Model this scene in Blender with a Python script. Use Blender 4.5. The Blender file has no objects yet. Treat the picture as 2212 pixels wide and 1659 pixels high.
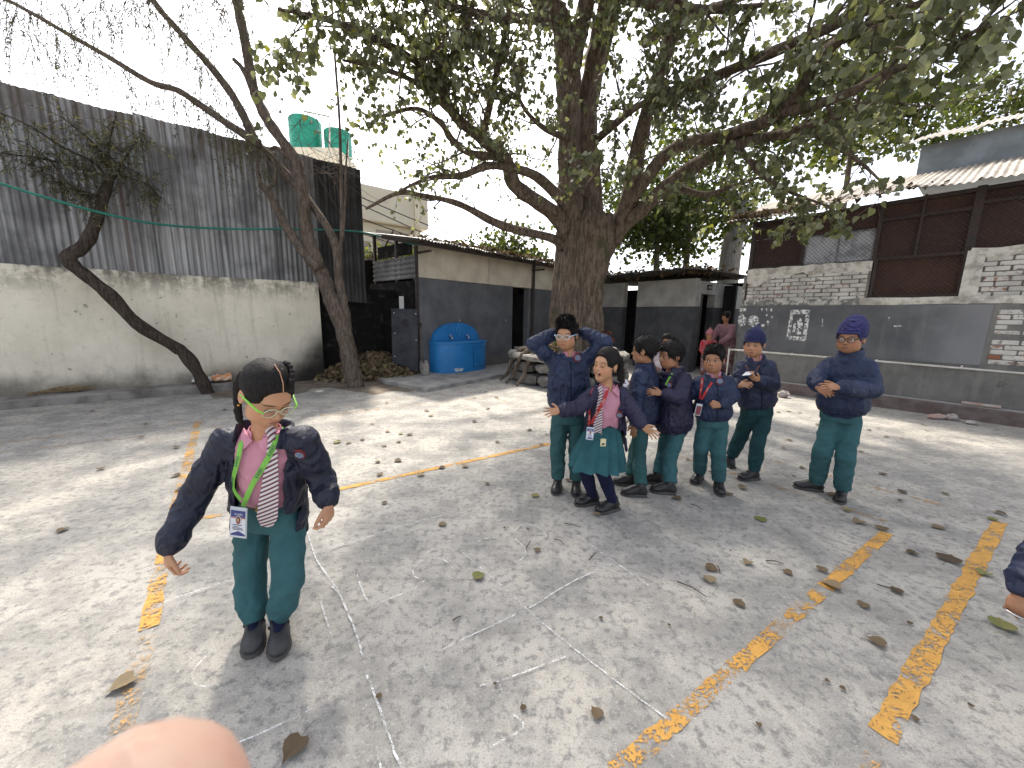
import bpy, math, random
import numpy as np
from mathutils import Vector, Matrix
from mathutils.bvhtree import BVHTree

scene = bpy.context.scene
col = scene.collection
random.seed(11)
rng = np.random.default_rng(11)

# ------------------------------------------------------------------ camera
CAM_H, PITCH, ROLL = 1.35, math.radians(10.1), math.radians(1.0)
FU, CXU, CYU = 828.0, 1106.0, 829.5          # focal length and centre measured on a 2212 x 1659 print of the photo
fw = np.array([0, math.cos(PITCH), -math.sin(PITCH)])
up0 = np.array([0, math.sin(PITCH), math.cos(PITCH)])
rt0 = np.array([1.0, 0, 0])
RT = rt0 * math.cos(ROLL) + up0 * math.sin(ROLL)
UP = -rt0 * math.sin(ROLL) + up0 * math.cos(ROLL)
CAM = np.array([0, 0, CAM_H])
cam_data = bpy.data.cameras.new('camera')
cam_data.sensor_width = 36.0
cam_data.lens = 36.0 * FU / 2212.0
cam_data.clip_start = 0.005
cam_data.clip_end = 2000
cam_data.dof.use_dof = True
cam_data.dof.focus_distance = 2.6
cam_data.dof.aperture_fstop = cam_data.lens / 0.85      # 0.85 mm entrance pupil of a phone lens
cam = bpy.data.objects.new('camera', cam_data)
col.objects.link(cam)
cam.matrix_world = Matrix(((RT[0], UP[0], -fw[0], 0), (RT[1], UP[1], -fw[1], 0), (RT[2], UP[2], -fw[2], CAM_H), (0, 0, 0, 1)))
scene.camera = cam

# ------------------------------------------------------------------ sky, sun, exposure
SUN_DIR = Vector((-0.30, 0.78, 1.12)).normalized()      # towards the sun: high, ahead and a little left
world = bpy.data.worlds.new('World')
scene.world = world
world.use_nodes = True
wn = world.node_tree
bg = wn.nodes['Background']
sky = wn.nodes.new('ShaderNodeTexSky')
sky.sky_type = 'NISHITA'
sky.sun_disc = False
sky.sun_elevation = math.asin(SUN_DIR.z)
sky.sun_rotation = math.atan2(SUN_DIR.x, SUN_DIR.y)
sky.air_density = 0.7
sky.dust_density = 9.0
sky.ozone_density = 1.0
sky.altitude = 1300
haze_white = wn.nodes.new('ShaderNodeHueSaturation')          # thin white winter haze takes most of the blue out of the sky
haze_white.inputs['Saturation'].default_value = 0.38
wn.links.new(sky.outputs[0], haze_white.inputs['Color'])
wn.links.new(haze_white.outputs[0], bg.inputs[0])
bg.inputs[1].default_value = 0.15
sun_data = bpy.data.lights.new('sun', 'SUN')
sun_data.energy = 2.0
sun_data.angle = math.radians(3.4)
sun_data.color = (1.0, 0.93, 0.82)
sun = bpy.data.objects.new('sun', sun_data)
col.objects.link(sun)
sun.rotation_euler = (-SUN_DIR).to_track_quat('-Z', 'Y').to_euler()
sun.location = (-3, 8, 14)
scene.view_settings.view_transform = 'Standard'
scene.view_settings.look = 'None'
scene.view_settings.exposure = 1.80
scene.view_settings.gamma = 1.0
scene.view_settings.use_curve_mapping = False
scene.render.engine = 'CYCLES'
scene.cycles.use_denoising = True
scene.cycles.max_bounces = 8
scene.cycles.transparent_max_bounces = 12
scene.cycles.caustics_reflective = False
scene.cycles.caustics_refractive = False

# ------------------------------------------------------------------ measuring: photo pixel -> point on a real plane
def ray(x, y):
    return RT * ((x - CXU) / FU) + UP * (-(y - CYU) / FU) + fw
def G(x, y, z=0.0):
    d = ray(x, y)
    return CAM + d * ((z - CAM_H) / d[2])
def D(x, y, Y):
    d = ray(x, y)
    return CAM + d * (Y / d[1])
def W(x, y, p, n):
    d = ray(x, y); p = np.asarray(p, float)
    return CAM + d * (np.dot(p - CAM, n) / np.dot(d, n))
def V3(*a): return np.array(a, float)
def unit(v):
    v = np.asarray(v, float); return v / (np.linalg.norm(v) + 1e-12)
def project(P):
    v = np.asarray(P, float) - CAM
    z = v @ fw
    return CXU + FU * (v @ RT) / z, CYU - FU * (v @ UP) / z, z

# ------------------------------------------------------------------ node helpers
class NT:
    def __init__(s, name):
        s.mat = bpy.data.materials.new(name); s.mat.use_nodes = True
        s.t = s.mat.node_tree; s.bsdf = s.t.nodes['Principled BSDF']; s.out = s.t.nodes['Material Output']
    def set(s, node, **kw):
        for k, v in kw.items():
            k = k.replace('_', ' ')
            sock = node.inputs[int(k[1:])] if k[0] == 'i' and k[1:].isdigit() else node.inputs[k]
            if isinstance(v, bpy.types.NodeSocket): s.t.links.new(v, sock)
            else: sock.default_value = v
        return node
    def n(s, kind, props=None, **kw):
        nd = s.t.nodes.new('ShaderNode' + kind)
        for k, v in (props or {}).items(): setattr(nd, k, v)
        return s.set(nd, **kw)
    def pos(s): return s.n('NewGeometry').outputs['Position']
    def obj(s): return s.n('TexCoord').outputs['Object']
    def mapv(s, v, scale=(1, 1, 1), rot=(0, 0, 0), loc=(0, 0, 0)):
        return s.n('Mapping', Vector=v, Scale=scale, Rotation=rot, Location=loc).outputs[0]
    def noise(s, v, scale, detail=4, rough=.55, dist=0):
        return s.n('TexNoise', Vector=v, Scale=scale, Detail=detail, Roughness=rough, Distortion=dist).outputs[0]
    def ramp(s, f, lo, hi, a=0.0, b=1.0):
        return s.n('MapRange', {'interpolation_type': 'SMOOTHSTEP'}, Value=f, i1=lo, i2=hi, i3=a, i4=b).outputs[0]
    def mix(s, f, a, b, mode='MIX'):
        nd = s.n('Mix', {'data_type': 'RGBA', 'blend_type': mode})
        for i, v in ((0, f), (6, a), (7, b)):
            if isinstance(v, bpy.types.NodeSocket): s.t.links.new(v, nd.inputs[i])
            elif i == 0: nd.inputs[0].default_value = v
            else: nd.inputs[i].default_value = (*v, 1) if len(v) == 3 else v
        return nd.outputs[2]
    def m(s, op, a, b=0.0, c=0.0):
        return s.n('Math', {'operation': op}, i0=a, i1=b, i2=c).outputs[0]
    def sep(s, v): return s.n('SeparateXYZ', Vector=v).outputs
    def attr(s, name): return s.n('Attribute', {'attribute_name': name})
    def bump(s, h, strength=.3, dist=.01):
        return s.n('Bump', Height=h, Strength=strength, Distance=dist).outputs[0]
    def rand(s): return s.n('ObjectInfo').outputs['Random']
    def fin(s, color=None, rough=None, normal=None, **kw):
        if color is not None: s.set(s.bsdf, Base_Color=color if isinstance(color, bpy.types.NodeSocket) else (*color, 1))
        if rough is not None: s.set(s.bsdf, Roughness=rough)
        if normal is not None: s.set(s.bsdf, Normal=normal)
        s.set(s.bsdf, **kw)
        return s.mat

def mat_plain(name, c1, c2=None, rough=.8, scale=6, detail=6, bump=.2, bscale=30, lo=.35, hi=.65, randv=0.0, metal=0.0, spec=.35, bdist=.01):
    t = NT(name); v = t.obj()
    c2 = c2 or tuple(x * .75 for x in c1)
    f = t.ramp(t.noise(v, scale, detail, .6), lo, hi)
    c = t.mix(f, c1, c2)
    if randv:
        c = t.mix(1.0, c, t.n('CombineColor', Red=t.m('MULTIPLY_ADD', t.rand(), randv, 1 - randv / 2), Green=t.m('MULTIPLY_ADD', t.rand(), randv, 1 - randv / 2), Blue=t.m('MULTIPLY_ADD', t.rand(), randv, 1 - randv / 2)).outputs[0], 'MULTIPLY')
    nrm = t.bump(t.noise(v, bscale, 6, .65), bump, bdist) if bump else None
    return t.fin(c, rough, nrm, Metallic=metal, Specular_IOR_Level=spec)

# ------------------------------------------------------------------ mesh builder
class MB:
    def __init__(s): s.v = []; s.f = []; s.mi = []; s.cur = 0
    def add(s, vs, fs):
        o = len(s.v)
        s.v.extend(tuple(map(float, p)) for p in vs)
        s.f.extend([tuple(i + o for i in f) for f in fs]); s.mi.extend([s.cur] * len(fs))
        return s
    def box(s, c, size, ax=None, bev=0.0):
        c = np.asarray(c, float); h = np.asarray(size, float) / 2
        ax = np.eye(3) if ax is None else np.asarray(ax, float)
        if bev <= 0:
            vs = [c + ax[0] * h[0] * i + ax[1] * h[1] * j + ax[2] * h[2] * k for i in (-1, 1) for j in (-1, 1) for k in (-1, 1)]
            return s.add(vs, [(0, 1, 3, 2), (4, 6, 7, 5), (0, 4, 5, 1), (2, 3, 7, 6), (0, 2, 6, 4), (1, 5, 7, 3)])
        b = min(bev, h.min() * .9)
        ring = lambda z, o: [c + ax[0] * x + ax[1] * y + ax[2] * z for x, y in ((-h[0] + b + o, -h[1] + o), (h[0] - b - o, -h[1] + o), (h[0] - o, -h[1] + b + o), (h[0] - o, h[1] - b - o), (h[0] - b - o, h[1] - o), (-h[0] + b + o, h[1] - o), (-h[0] + o, h[1] - b - o), (-h[0] + o, -h[1] + b + o))]
        R = [ring(-h[2], b * .7), ring(-h[2] + b, 0), ring(h[2] - b, 0), ring(h[2], b * .7)]
        vs = sum(R, []); fs = [tuple(range(7, -1, -1)), tuple(range(24, 32))]
        for k in range(3):
            for i in range(8):
                j = (i + 1) % 8; fs.append((k * 8 + i, k * 8 + j, k * 8 + 8 + j, k * 8 + 8 + i))
        return s.add(vs, fs)
    def loft(s, rings, cap=True, closed=True):
        n = len(rings[0]); vs = [p for r in rings for p in r]; fs = []
        m = n if closed else n - 1
        for k in range(len(rings) - 1):
            for i in range(m):
                j = (i + 1) % n; fs.append((k * n + i, k * n + j, (k + 1) * n + j, (k + 1) * n + i))
        if cap and closed: fs += [tuple(range(n - 1, -1, -1)), tuple(range((len(rings) - 1) * n, len(rings) * n))]
        return s.add(vs, fs)
    def tube(s, pts, rad, n=8, cap=True, mod=None):
        pts = [np.asarray(p, float) for p in pts]
        rad = [rad] * len(pts) if np.isscalar(rad) else rad
        T = [unit(pts[min(i + 1, len(pts) - 1)] - pts[max(i - 1, 0)]) for i in range(len(pts))]
        a = np.array([0, 0, 1.0]) if abs(T[0][2]) < .9 else np.array([1.0, 0, 0])
        u = unit(np.cross(T[0], a)); rings = []
        for i, (p, r, t) in enumerate(zip(pts, rad, T)):
            u = unit(u - t * np.dot(u, t)); w = np.cross(t, u)
            rings.append([p + (u * math.cos(q) + w * math.sin(q)) * r * (mod(i, q) if mod else 1) for q in np.linspace(0, 2 * math.pi, n, endpoint=False)])
        return s.loft(rings, cap)
    def prism(s, poly, z0, z1):
        n = len(poly); vs = [(x, y, z0) for x, y in poly] + [(x, y, z1) for x, y in poly]
        return s.add(vs, [tuple(range(n - 1, -1, -1)), tuple(range(n, 2 * n))] + [(i, (i + 1) % n, n + (i + 1) % n, n + i) for i in range(n)])
    def build(s, name, mat, parent=None, smooth=False, origin=None, **tags):
        return mkobj(name, s.v, s.f, mat, parent, smooth, origin, mi=s.mi, **tags)

def tag(o, label=None, cat=None, group=None, kind=None):
    if label: o['label'] = label
    if cat: o['category'] = cat
    if group: o['group'] = group
    if kind: o['kind'] = kind
    return o
WLOC = {}
def mkobj(name, v, f, mat, parent=None, smooth=False, origin=None, mi=None, label=None, cat=None, group=None, kind=None):
    v = np.asarray(v, float).reshape(-1, 3)
    if origin is None:
        lo, hi = v.min(0), v.max(0); origin = np.array([(lo[0] + hi[0]) / 2, (lo[1] + hi[1]) / 2, lo[2]])
    origin = np.asarray(origin, float)
    me = bpy.data.meshes.new(name)
    if isinstance(f, np.ndarray):
        n, k = f.shape
        me.vertices.add(len(v)); me.vertices.foreach_set('co', (v - origin).astype(np.float32).ravel())
        me.loops.add(n * k); me.loops.foreach_set('vertex_index', f.astype(np.int32).ravel())
        me.polygons.add(n); me.polygons.foreach_set('loop_start', np.arange(0, n * k, k, dtype=np.int32))
        me.update(calc_edges=True)
    else:
        me.from_pydata([tuple(p) for p in (v - origin)], [], f)
    for m_ in (mat if isinstance(mat, (list, tuple)) else [mat]): me.materials.append(m_)
    if mi is not None and isinstance(mat, (list, tuple)): me.polygons.foreach_set('material_index', np.asarray(mi, np.int32))
    if smooth: me.polygons.foreach_set('use_smooth', np.ones(len(me.polygons), bool))
    me.update()
    o = bpy.data.objects.new(name, me); col.objects.link(o)
    place(o, origin, parent)
    return tag(o, label, cat, group, kind)
def place(o, origin, parent):
    if parent is not None:
        o.parent = parent; o.location = Vector(origin) - Vector(WLOC[parent.name])
    else: o.location = Vector(origin)
    WLOC[o.name] = tuple(origin)
def thing(name, loc, label, cat, group=None):
    o = bpy.data.objects.new(name, None); o.empty_display_size = .2
    col.objects.link(o); o.location = Vector(loc); WLOC[o.name] = tuple(loc)
    return tag(o, label, cat, group)
def catmull(pts, k=6):
    P = [np.asarray(p, float) for p in pts]; P = [2 * P[0] - P[1]] + P + [2 * P[-1] - P[-2]]; out = []
    for i in range(1, len(P) - 2):
        for t in np.linspace(0, 1, k, endpoint=False):
            a, b, c, d = P[i - 1:i + 3]
            out.append(.5 * (2 * b + (c - a) * t + (2 * a - 5 * b + 4 * c - d) * t * t + (3 * b - a - 3 * c + d) * t ** 3))
    out.append(P[-2]); return out
def interp(vals, n): return np.interp(np.linspace(0, len(vals) - 1, n), np.arange(len(vals)), vals)
# ================================================================== materials of the setting
def make_concrete():
    t = NT('yard_concrete'); v = t.pos()
    big = t.noise(v, .7, 3, .5)
    mid = t.noise(v, 3.2, 8, .65)
    fine = t.noise(v, 24, 6, .7)
    grain = t.noise(v, 160, 3, .7)
    st = t.noise(t.mapv(v, (1.2, 9, 1), (0, 0, math.radians(-28))), 1.6, 6, .65)
    c = t.mix(t.ramp(big, .35, .65), (.385, .366, .328), (.44, .408, .352))
    c = t.mix(t.ramp(mid, .40, .60), c, (.265, .254, .230))
    c = t.mix(t.m('MULTIPLY', t.ramp(st, .45, .72), .45), c, (.42, .398, .365))
    c = t.mix(t.m('MULTIPLY', t.ramp(fine, .48, .64), .75), c, (.15, .149, .144))
    c = t.mix(t.m('MULTIPLY', t.ramp(grain, .52, .66), .55), c, (.095, .095, .09))
    c = t.mix(t.m('MULTIPLY', t.ramp(t.noise(v, 70, 4, .7), .56, .68), .5), c, (.52, .50, .465))
    wet = t.n('TexVoronoi', {'feature': 'F1'}, Vector=v, Scale=1.15).outputs[0]
    wet = t.m('ADD', wet, t.m('MULTIPLY', t.noise(v, 18, 3), .05))
    c = t.mix(t.m('MULTIPLY', t.ramp(wet, .052, .066, 1, 0), .7), c, (.13, .13, .135))
    crack = t.n('TexVoronoi', {'feature': 'DISTANCE_TO_EDGE'}, Vector=t.n('VectorMath', {'operation': 'ADD'}, i0=v, i1=t.n('TexNoise', Vector=v, Scale=2.2, Detail=6).outputs[1]).outputs[0], Scale=.13).outputs[0]
    c = t.mix(t.m('MULTIPLY', t.ramp(crack, .0004, .0012, 1, 0), .3), c, (.15, .15, .145))
    h = t.m('ADD', t.m('MULTIPLY', fine, .6), t.m('ADD', t.m('MULTIPLY', grain, .35), t.m('MULTIPLY', mid, .8)))
    return t.fin(c, t.ramp(fine, .3, .7, .93, .78), t.bump(h, .6, .006), Specular_IOR_Level=.25)
M_CONC = make_concrete()

A0 = V3(-6.79, 4.92, 0); dL = unit(V3(.7826, .6225, 0)); nL = V3(.6225, -.7826, 0)   # left boundary: along, towards the yard
def make_leftwall():
    t = NT('stained_cream_plaster'); v = t.pos(); z = t.sep(v)[2]
    s = t.n('VectorMath', {'operation': 'DOT_PRODUCT'}, i0=t.n('VectorMath', {'operation': 'SUBTRACT'}, i0=v, i1=tuple(A0)).outputs[0], i1=tuple(dL)).outputs['Value']
    blot = t.noise(v, 1.6, 8, .62); fine = t.noise(v, 14, 6, .7); run = t.noise(t.mapv(v, (9, 9, .55)), 1.0, 6, .65)
    c = t.mix(t.ramp(blot, .35, .68), (.76, .70, .57), (.65, .595, .475))
    c = t.mix(t.m('MULTIPLY', t.ramp(fine, .52, .72), .35), c, (.36, .33, .26))
    c = t.mix(t.m('MULTIPLY', t.ramp(run, .52, .72), .4), c, (.40, .36, .28))
    top = t.m('MULTIPLY', t.ramp(z, 1.45, 1.95), t.ramp(t.m('ADD', t.noise(v, 5, 7, .7), t.m('MULTIPLY', run, .5)), .62, .88))
    c = t.mix(t.m('MULTIPLY', top, .85), c, (.10, .09, .07))
    edge = t.m('ADD', z, t.m('MULTIPLY', t.noise(v, 4, 5, .6), .22))
    c = t.mix(t.m('MULTIPLY', t.ramp(edge, 2.02, 2.08), .8), c, (.13, .12, .09))
    bot = t.m('ADD', z, t.m('MULTIPLY', t.noise(v, 2.4, 6, .65), -.55))
    c = t.mix(t.m('MULTIPLY', t.ramp(bot, -.16, .22, 1, 0), .88), c, (.15, .13, .105))
    fire = t.m('ADD', t.m('SUBTRACT', 4.12, s), t.m('ADD', t.m('MULTIPLY', z, .85), t.m('MULTIPLY', t.noise(v, 2.5, 5, .6), .75)))
    c = t.mix(t.m('MULTIPLY', t.ramp(fire, .75, 1.75, 1, 0), .97), c, (.022, .019, .017))
    spots = t.ramp(t.noise(v, 9, 2), .70, .74)
    c = t.mix(t.m('MULTIPLY', spots, .6), c, (.16, .14, .11))
    return t.fin(c, .9, t.bump(t.m('ADD', fine, t.m('MULTIPLY', blot, 2.0)), .45, .008), Specular_IOR_Level=.2)
M_LWALL = make_leftwall()
def make_tin(name, soot=0.0, rustx=None):
    t = NT(name); v = t.obj(); r = t.rand()
    off = t.n('CombineXYZ', X=t.m('MULTIPLY', r, 37.0), Y=t.m('MULTIPLY', r, 11.0)).outputs[0]
    w = t.n('VectorMath', {'operation': 'ADD'}, i0=v, i1=off).outputs[0]
    run = t.noise(t.mapv(w, (16, 16, .5)), 1.0, 6, .65); bl = t.noise(w, 1.4, 6, .6); fi = t.noise(w, 30, 5, .7)
    z = t.sep(v)[2]
    c = t.mix(t.ramp(run, .35, .66), (.43, .425, .415), (.19, .187, .183))
    c = t.mix(t.m('MULTIPLY', t.ramp(bl, .45, .65), .6), c, (.105, .105, .11))
    tone = t.m('MULTIPLY_ADD', r, .55, .62)
    c = t.mix(1.0, c, t.n('CombineColor', Red=tone, Green=tone, Blue=tone).outputs[0], 'MULTIPLY')
    rust = t.m('ADD', t.m('MULTIPLY', t.ramp(z, 1.1, 2.3), .26), t.m('ADD', t.m('MULTIPLY', run, .6), t.m('MULTIPLY', bl, .32)))
    c = t.mix(t.m('MULTIPLY', t.ramp(rust, .60, .84), .9), c, t.mix(fi, (.085, .062, .048), (.17, .125, .095)))
    sp = t.m('MULTIPLY', t.ramp(t.m('ADD', t.noise(w, 1.1, 6, .7), t.m('MULTIPLY', run, .45)), .93, 1.0), .9)
    c = t.mix(sp, c, (.12, .035, .018))
    if rustx is not None:
        sx = t.n('VectorMath', {'operation': 'DOT_PRODUCT'}, i0=t.pos(), i1=tuple(dL)).outputs['Value']; dxr = t.m('ABSOLUTE', t.m('SUBTRACT', sx, rustx))
        k_ = t.m('ADD', t.m('MULTIPLY', run, .9), t.m('MULTIPLY', bl, .5)); c = t.mix(t.m('MULTIPLY', t.ramp(t.m('ADD', t.m('MULTIPLY', dxr, 5.0), k_), .58, .86, 1, 0), .8), c, t.mix(fi, (.13, .04, .022), (.075, .03, .02)))
    if soot: c = t.mix(soot, c, (.012, .011, .011))
    return t.fin(c, t.ramp(bl, .3, .7, .5, .75), t.bump(fi, .15, .004), Metallic=.35 * (1 - soot), Specular_IOR_Level=.4 * (1 - soot))
M_TINR = make_tin('rust_streaked_tin', 0, float(np.dot(W(268, 450, A0 - nL * .4, nL), dL)));
M_TIN = make_tin('weathered_tin'); M_TINSOOT = make_tin('sooted_tin', .86)
def make_soot():
    t = NT('soot_blackened_brick'); v = t.pos()
    b = t.noise(v, 5, 6, .7)
    return t.fin(t.mix(t.ramp(b, .5, .75), (.010, .0095, .009), (.045, .04, .037)), .95, t.bump(b, .6, .02), Specular_IOR_Level=.1)
M_SOOT = make_soot()
M_KERB = mat_plain('kerb_concrete', (.27, .25, .225), (.13, .115, .10), .92, 3.5, 8, .7, 22)
M_DIRT = mat_plain('yard_dirt', (.20, .165, .125), (.11, .09, .07), .97, 5, 8, .8, 40)
M_DARKMETAL = mat_plain('dark_painted_steel', (.035, .032, .032), (.06, .04, .032), .65, 9, 5, .15, 60, metal=.2)
M_RUSTSTEEL = mat_plain('rusty_steel', (.075, .045, .036), (.035, .025, .022), .75, 8, 6, .25, 60, metal=.2)
M_BLACKIN = mat_plain('black_interior', (.02, .02, .021), (.012, .012, .013), .95, 4, 4, .2, 20)  # near-black puts unlit interior shade into the colour; sign plate shares it

# ================================================================== ground
b = MB(); b.add([(-90, -60, 0), (90, -60, 0), (90, 140, 0), (-90, 140, 0)], [(0, 1, 2, 3)])
GROUND = b.build('ground', M_CONC, kind='structure', origin=(0, 0, 0))
def patch(name, pts, z, mat, k=5, jag=.03):
    P = catmull([*pts, pts[0]], k)[:-1]; r = random.Random(5)
    c = np.mean(P, axis=0); vs = [(p[0] + r.uniform(-jag, jag), p[1] + r.uniform(-jag, jag), z) for p in P]
    b = MB(); b.add([(c[0], c[1], z + .004)] + vs, [(0, i + 1, (i + 1) % len(vs) + 1) for i in range(len(vs))])
    return b.build(name, mat, kind='structure')
patch('dirt_patch', [G(455, 862), G(520, 858), G(640, 850), G(700, 838), G(800, 852), G(850, 845), G(890, 838), G(850, 790), G(700, 775), G(560, 800), G(470, 828)], .004, M_DIRT, jag=.06)

# ================================================================== left boundary wall, ledge, tin fence
def Lp(s, z=0, off=0): return A0 + dL * s + nL * off + V3(0, 0, z)
def s_of(P): return float(np.dot(np.asarray(P) - A0, dL))
WL = A0 - nL * .34
s_end = s_of(W(690, 650, WL, nL)); z_wall = W(200, 581, WL, nL)[2]; z_tin = W(400, 271, WL, nL)[2]; s_tin = s_of(W(779, 400, WL, nL))
axL = np.array([dL, nL, [0, 0, 1]])
b = MB(); L = s_end + 6.5
ns = 40; prof = []
for i in range(ns + 1):
    s = -6.5 + L * i / ns; wob = .012 * math.sin(s * 2.1) + .008 * math.sin(s * 5.3 + 1)
    prof.append([Lp(s, 0, -.34), Lp(s, .7, -.34 + wob * .4), Lp(s, 1.4, -.34 - wob * .3), Lp(s, z_wall - .02 + wob * .5, -.34), Lp(s, z_wall + wob * .5, -.36), Lp(s, z_wall + wob * .4, -.54), Lp(s, 0, -.54)])
b.loft(prof)
b.build('boundary_wall', M_LWALL, label='long stained cream plaster boundary wall under the tin fence', cat='wall')
b = MB(); prof = []; r = random.Random(3)
s_k = s_of(G(505, 842))
for i in range(61):
    s = -6.5 + (s_k + 6.5) * i / 60; q = r.uniform(-.008, .008); e = r.uniform(0, .016)
    prof.append([Lp(s, 0, q), Lp(s, .105 + q * .3, q), Lp(s, .125, -.02 - e), Lp(s, .13, -.338), Lp(s, 0, -.338)])
b.loft(prof)
b.build('ledge', M_KERB, label='low concrete ledge along the foot of the cream wall', cat='ledge')

def corr(b, o, u, v, nrm, width, length, pitch=.080, amp=.0135, rows=3, seg=6, jit=None, phase=0.0):
    nc = max(4, int(width / pitch * seg)); vs = []
    for j in range(rows + 1):
        for i in range(nc + 1):
            x = width * i / nc
            p = o + u * x + v * (length * j / rows) + nrm * (amp * math.sin(2 * math.pi * x / pitch + phase))
            if jit: p = p + jit(x / width, j / rows)
            vs.append(p)
    b.add(vs, [(j * (nc + 1) + i, j * (nc + 1) + i + 1, (j + 1) * (nc + 1) + i + 1, (j + 1) * (nc + 1) + i) for j in range(rows) for i in range(nc)])
fence = thing('tin_fence', Lp(-1, z_wall, -.42), 'tall corrugated tin fence standing on the cream wall, sooty at its right end', 'fence')
r = random.Random(8); s = -6.4; k = 0
UPV = V3(0, 0, 1)
while s < s_tin - .05:
    w = min(.86, s_tin - s + .03) if s > s_end - .25 else .86
    dark = s > s_end - .5
    zt = z_tin + r.uniform(-.02, .02); zb = z_wall + (r.uniform(.01, .02) if r.random() < .2 else -.025) if not dark else z_wall - .35
    bb = MB(); lean = r.uniform(-.012, .012); bow = r.uniform(-.008, .008)
    corr(bb, Lp(s, zb, -.40 + (k % 2) * .024), dL, UPV, nL, w, zt - zb, phase=r.uniform(0, 6), jit=lambda x, y: nL * (lean * y + bow * math.sin(3 * x)) + UPV * (.008 * math.sin(7 * x + s)))
    s_r = s_of(W(268, 450, A0 - nL * .4, nL)); o = bb.build('tin_sheet', M_TINSOOT if dark else (M_TINR if s - .2 < s_r < s + 1.0 else M_TIN), fence, smooth=True)
    if dark: o['label'] = 'soot blackened tin sheet'
    s += .81; k += 1
bb = MB()
bb.box(Lp((s_tin - 6.4) / 2, z_tin - .25, -.46), (s_tin + 6.4, .04, .05), axL)
bb.build('rail', M_DARKMETAL, fence)
# blackened corner behind the wall's end
b = MB()
c0, c1 = Lp(s_end + .02, 0, -.62), Lp(s_tin + 1.5, 0, -.62)
b.box((c0 + c1) / 2 + V3(0, 0, .93), (np.linalg.norm(c1 - c0), .2, 1.86), axL)
b.build('burnt_wall', M_SOOT, label='soot black brick wall in the corner behind the leaf heap', cat='wall')
b = MB()
o1 = Lp(s_tin, 0, -.66)
b.box(o1 + V3(0, 0, 2.9), (.09, .06, 2.4), axL)
fp = b.build('fence_post', M_SOOT, label='sooty post at the right end of the tin fence', cat='post')

# ================================================================== wash shed
S0 = V3(-2.03, 8.40, 0); aS = math.radians(42)
dS = V3(math.sin(aS), math.cos(aS), 0); nS = V3(math.cos(aS), -math.sin(aS), 0); bS = -nS
axS = np.array([dS, bS, [0, 0, 1]])
def Sp(t, z=0, back=0): return S0 + dS * t + bS * back + V3(0, 0, z)
def t_of(P): return float(np.dot(np.asarray(P) - S0, dS))
def make_dado():
    t = NT('charcoal_painted_plaster'); v = t.pos(); z = t.sep(v)[2]
    bl = t.noise(v, 2.2, 7, .62); run = t.noise(t.mapv(v, (7, 7, .6)), 1.2, 6, .65); fi = t.noise(v, 40, 5, .7)
    c = t.mix(t.ramp(bl, .36, .66), (.085, .088, .094), (.125, .128, .134))
    c = t.mix(t.m('MULTIPLY', t.ramp(run, .55, .75), .4), c, (.19, .19, .19))
    c = t.mix(t.m('MULTIPLY', t.ramp(t.m('ADD', z, t.m('MULTIPLY', bl, -.6)), -.12, .16, 1, 0), .8), c, (.15, .135, .115))
    c = t.mix(t.ramp(t.noise(v, 7, 2), .765, .78), c, (.6, .6, .58))
    return t.fin(c, .72, t.bump(t.m('ADD', fi, t.m('MULTIPLY', bl, 3)), .3, .006), Specular_IOR_Level=.35)
M_DADO = make_dado()
M_CREAM = mat_plain('cream_panel', (.60, .54, .42), (.45, .40, .31), .85, 2.2, 8, .2, 30)
M_WHITEP = mat_plain('whitewashed_plaster', (.62, .61, .58), (.47, .46, .43), .9, 2.6, 8, .35, 26)
shed = thing('wash_shed', S0, 'low shed with charcoal dado, cream upper wall and leaf strewn tin roof', 'shed')
t1, t2 = t_of(W(1107, 700, S0, nS)), t_of(W(1141, 700, S0, nS)); tE = 7.2
z_band = W(905, 599, S0, nS)[2]; z_top = 2.86
for t0_, t1_ in ((0, t1), (t2, tE)):
    b = MB(); b.box(Sp((t0_ + t1_) / 2, z_band / 2, .10), (t1_ - t0_, .2, z_band), axS, .012)
    b.build('dado_wall', M_DADO, shed)
pm = t_of(W(1310, 640, S0, nS)); cuts = [0, t_of(W(1055, 600, S0, nS)), t_of(W(1149, 620, S0, nS)), t_of(W(1149, 620, S0, nS)) + 1.6, tE]
for a_, c_ in zip(cuts, cuts[1:]):
    b = MB(); b.box(Sp((a_ + c_) / 2, (z_band + z_top) / 2 + .002, .085), (c_ - a_ - .006, .16, z_top - z_band - .004), axS, .006)
    b.build('cream_panel', M_CREAM, shed)
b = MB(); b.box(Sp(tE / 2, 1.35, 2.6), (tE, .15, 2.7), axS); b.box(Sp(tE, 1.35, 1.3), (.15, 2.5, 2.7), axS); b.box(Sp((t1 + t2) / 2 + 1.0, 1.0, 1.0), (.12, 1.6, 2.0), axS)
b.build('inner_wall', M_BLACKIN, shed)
b = MB(); P = Sp(cuts[2], 0, -.06); b.tube([P, P + V3(0, 0, z_top)], .04, 10); b.build('post', M_DARKMETAL, shed)
for tt in (.02, cuts[2]):
    b = MB(); b.box(Sp(tt, 2.62, -.2), (.04, .46, .04), axS); b.build('bracket', M_RUSTSTEEL, shed)
b = MB(); b.box(Sp(tE / 2 - .4, 2.745, -.34), (tE + 1.2, .05, .06), axS); b.build('purlin', M_DARKMETAL, shed)
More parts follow.
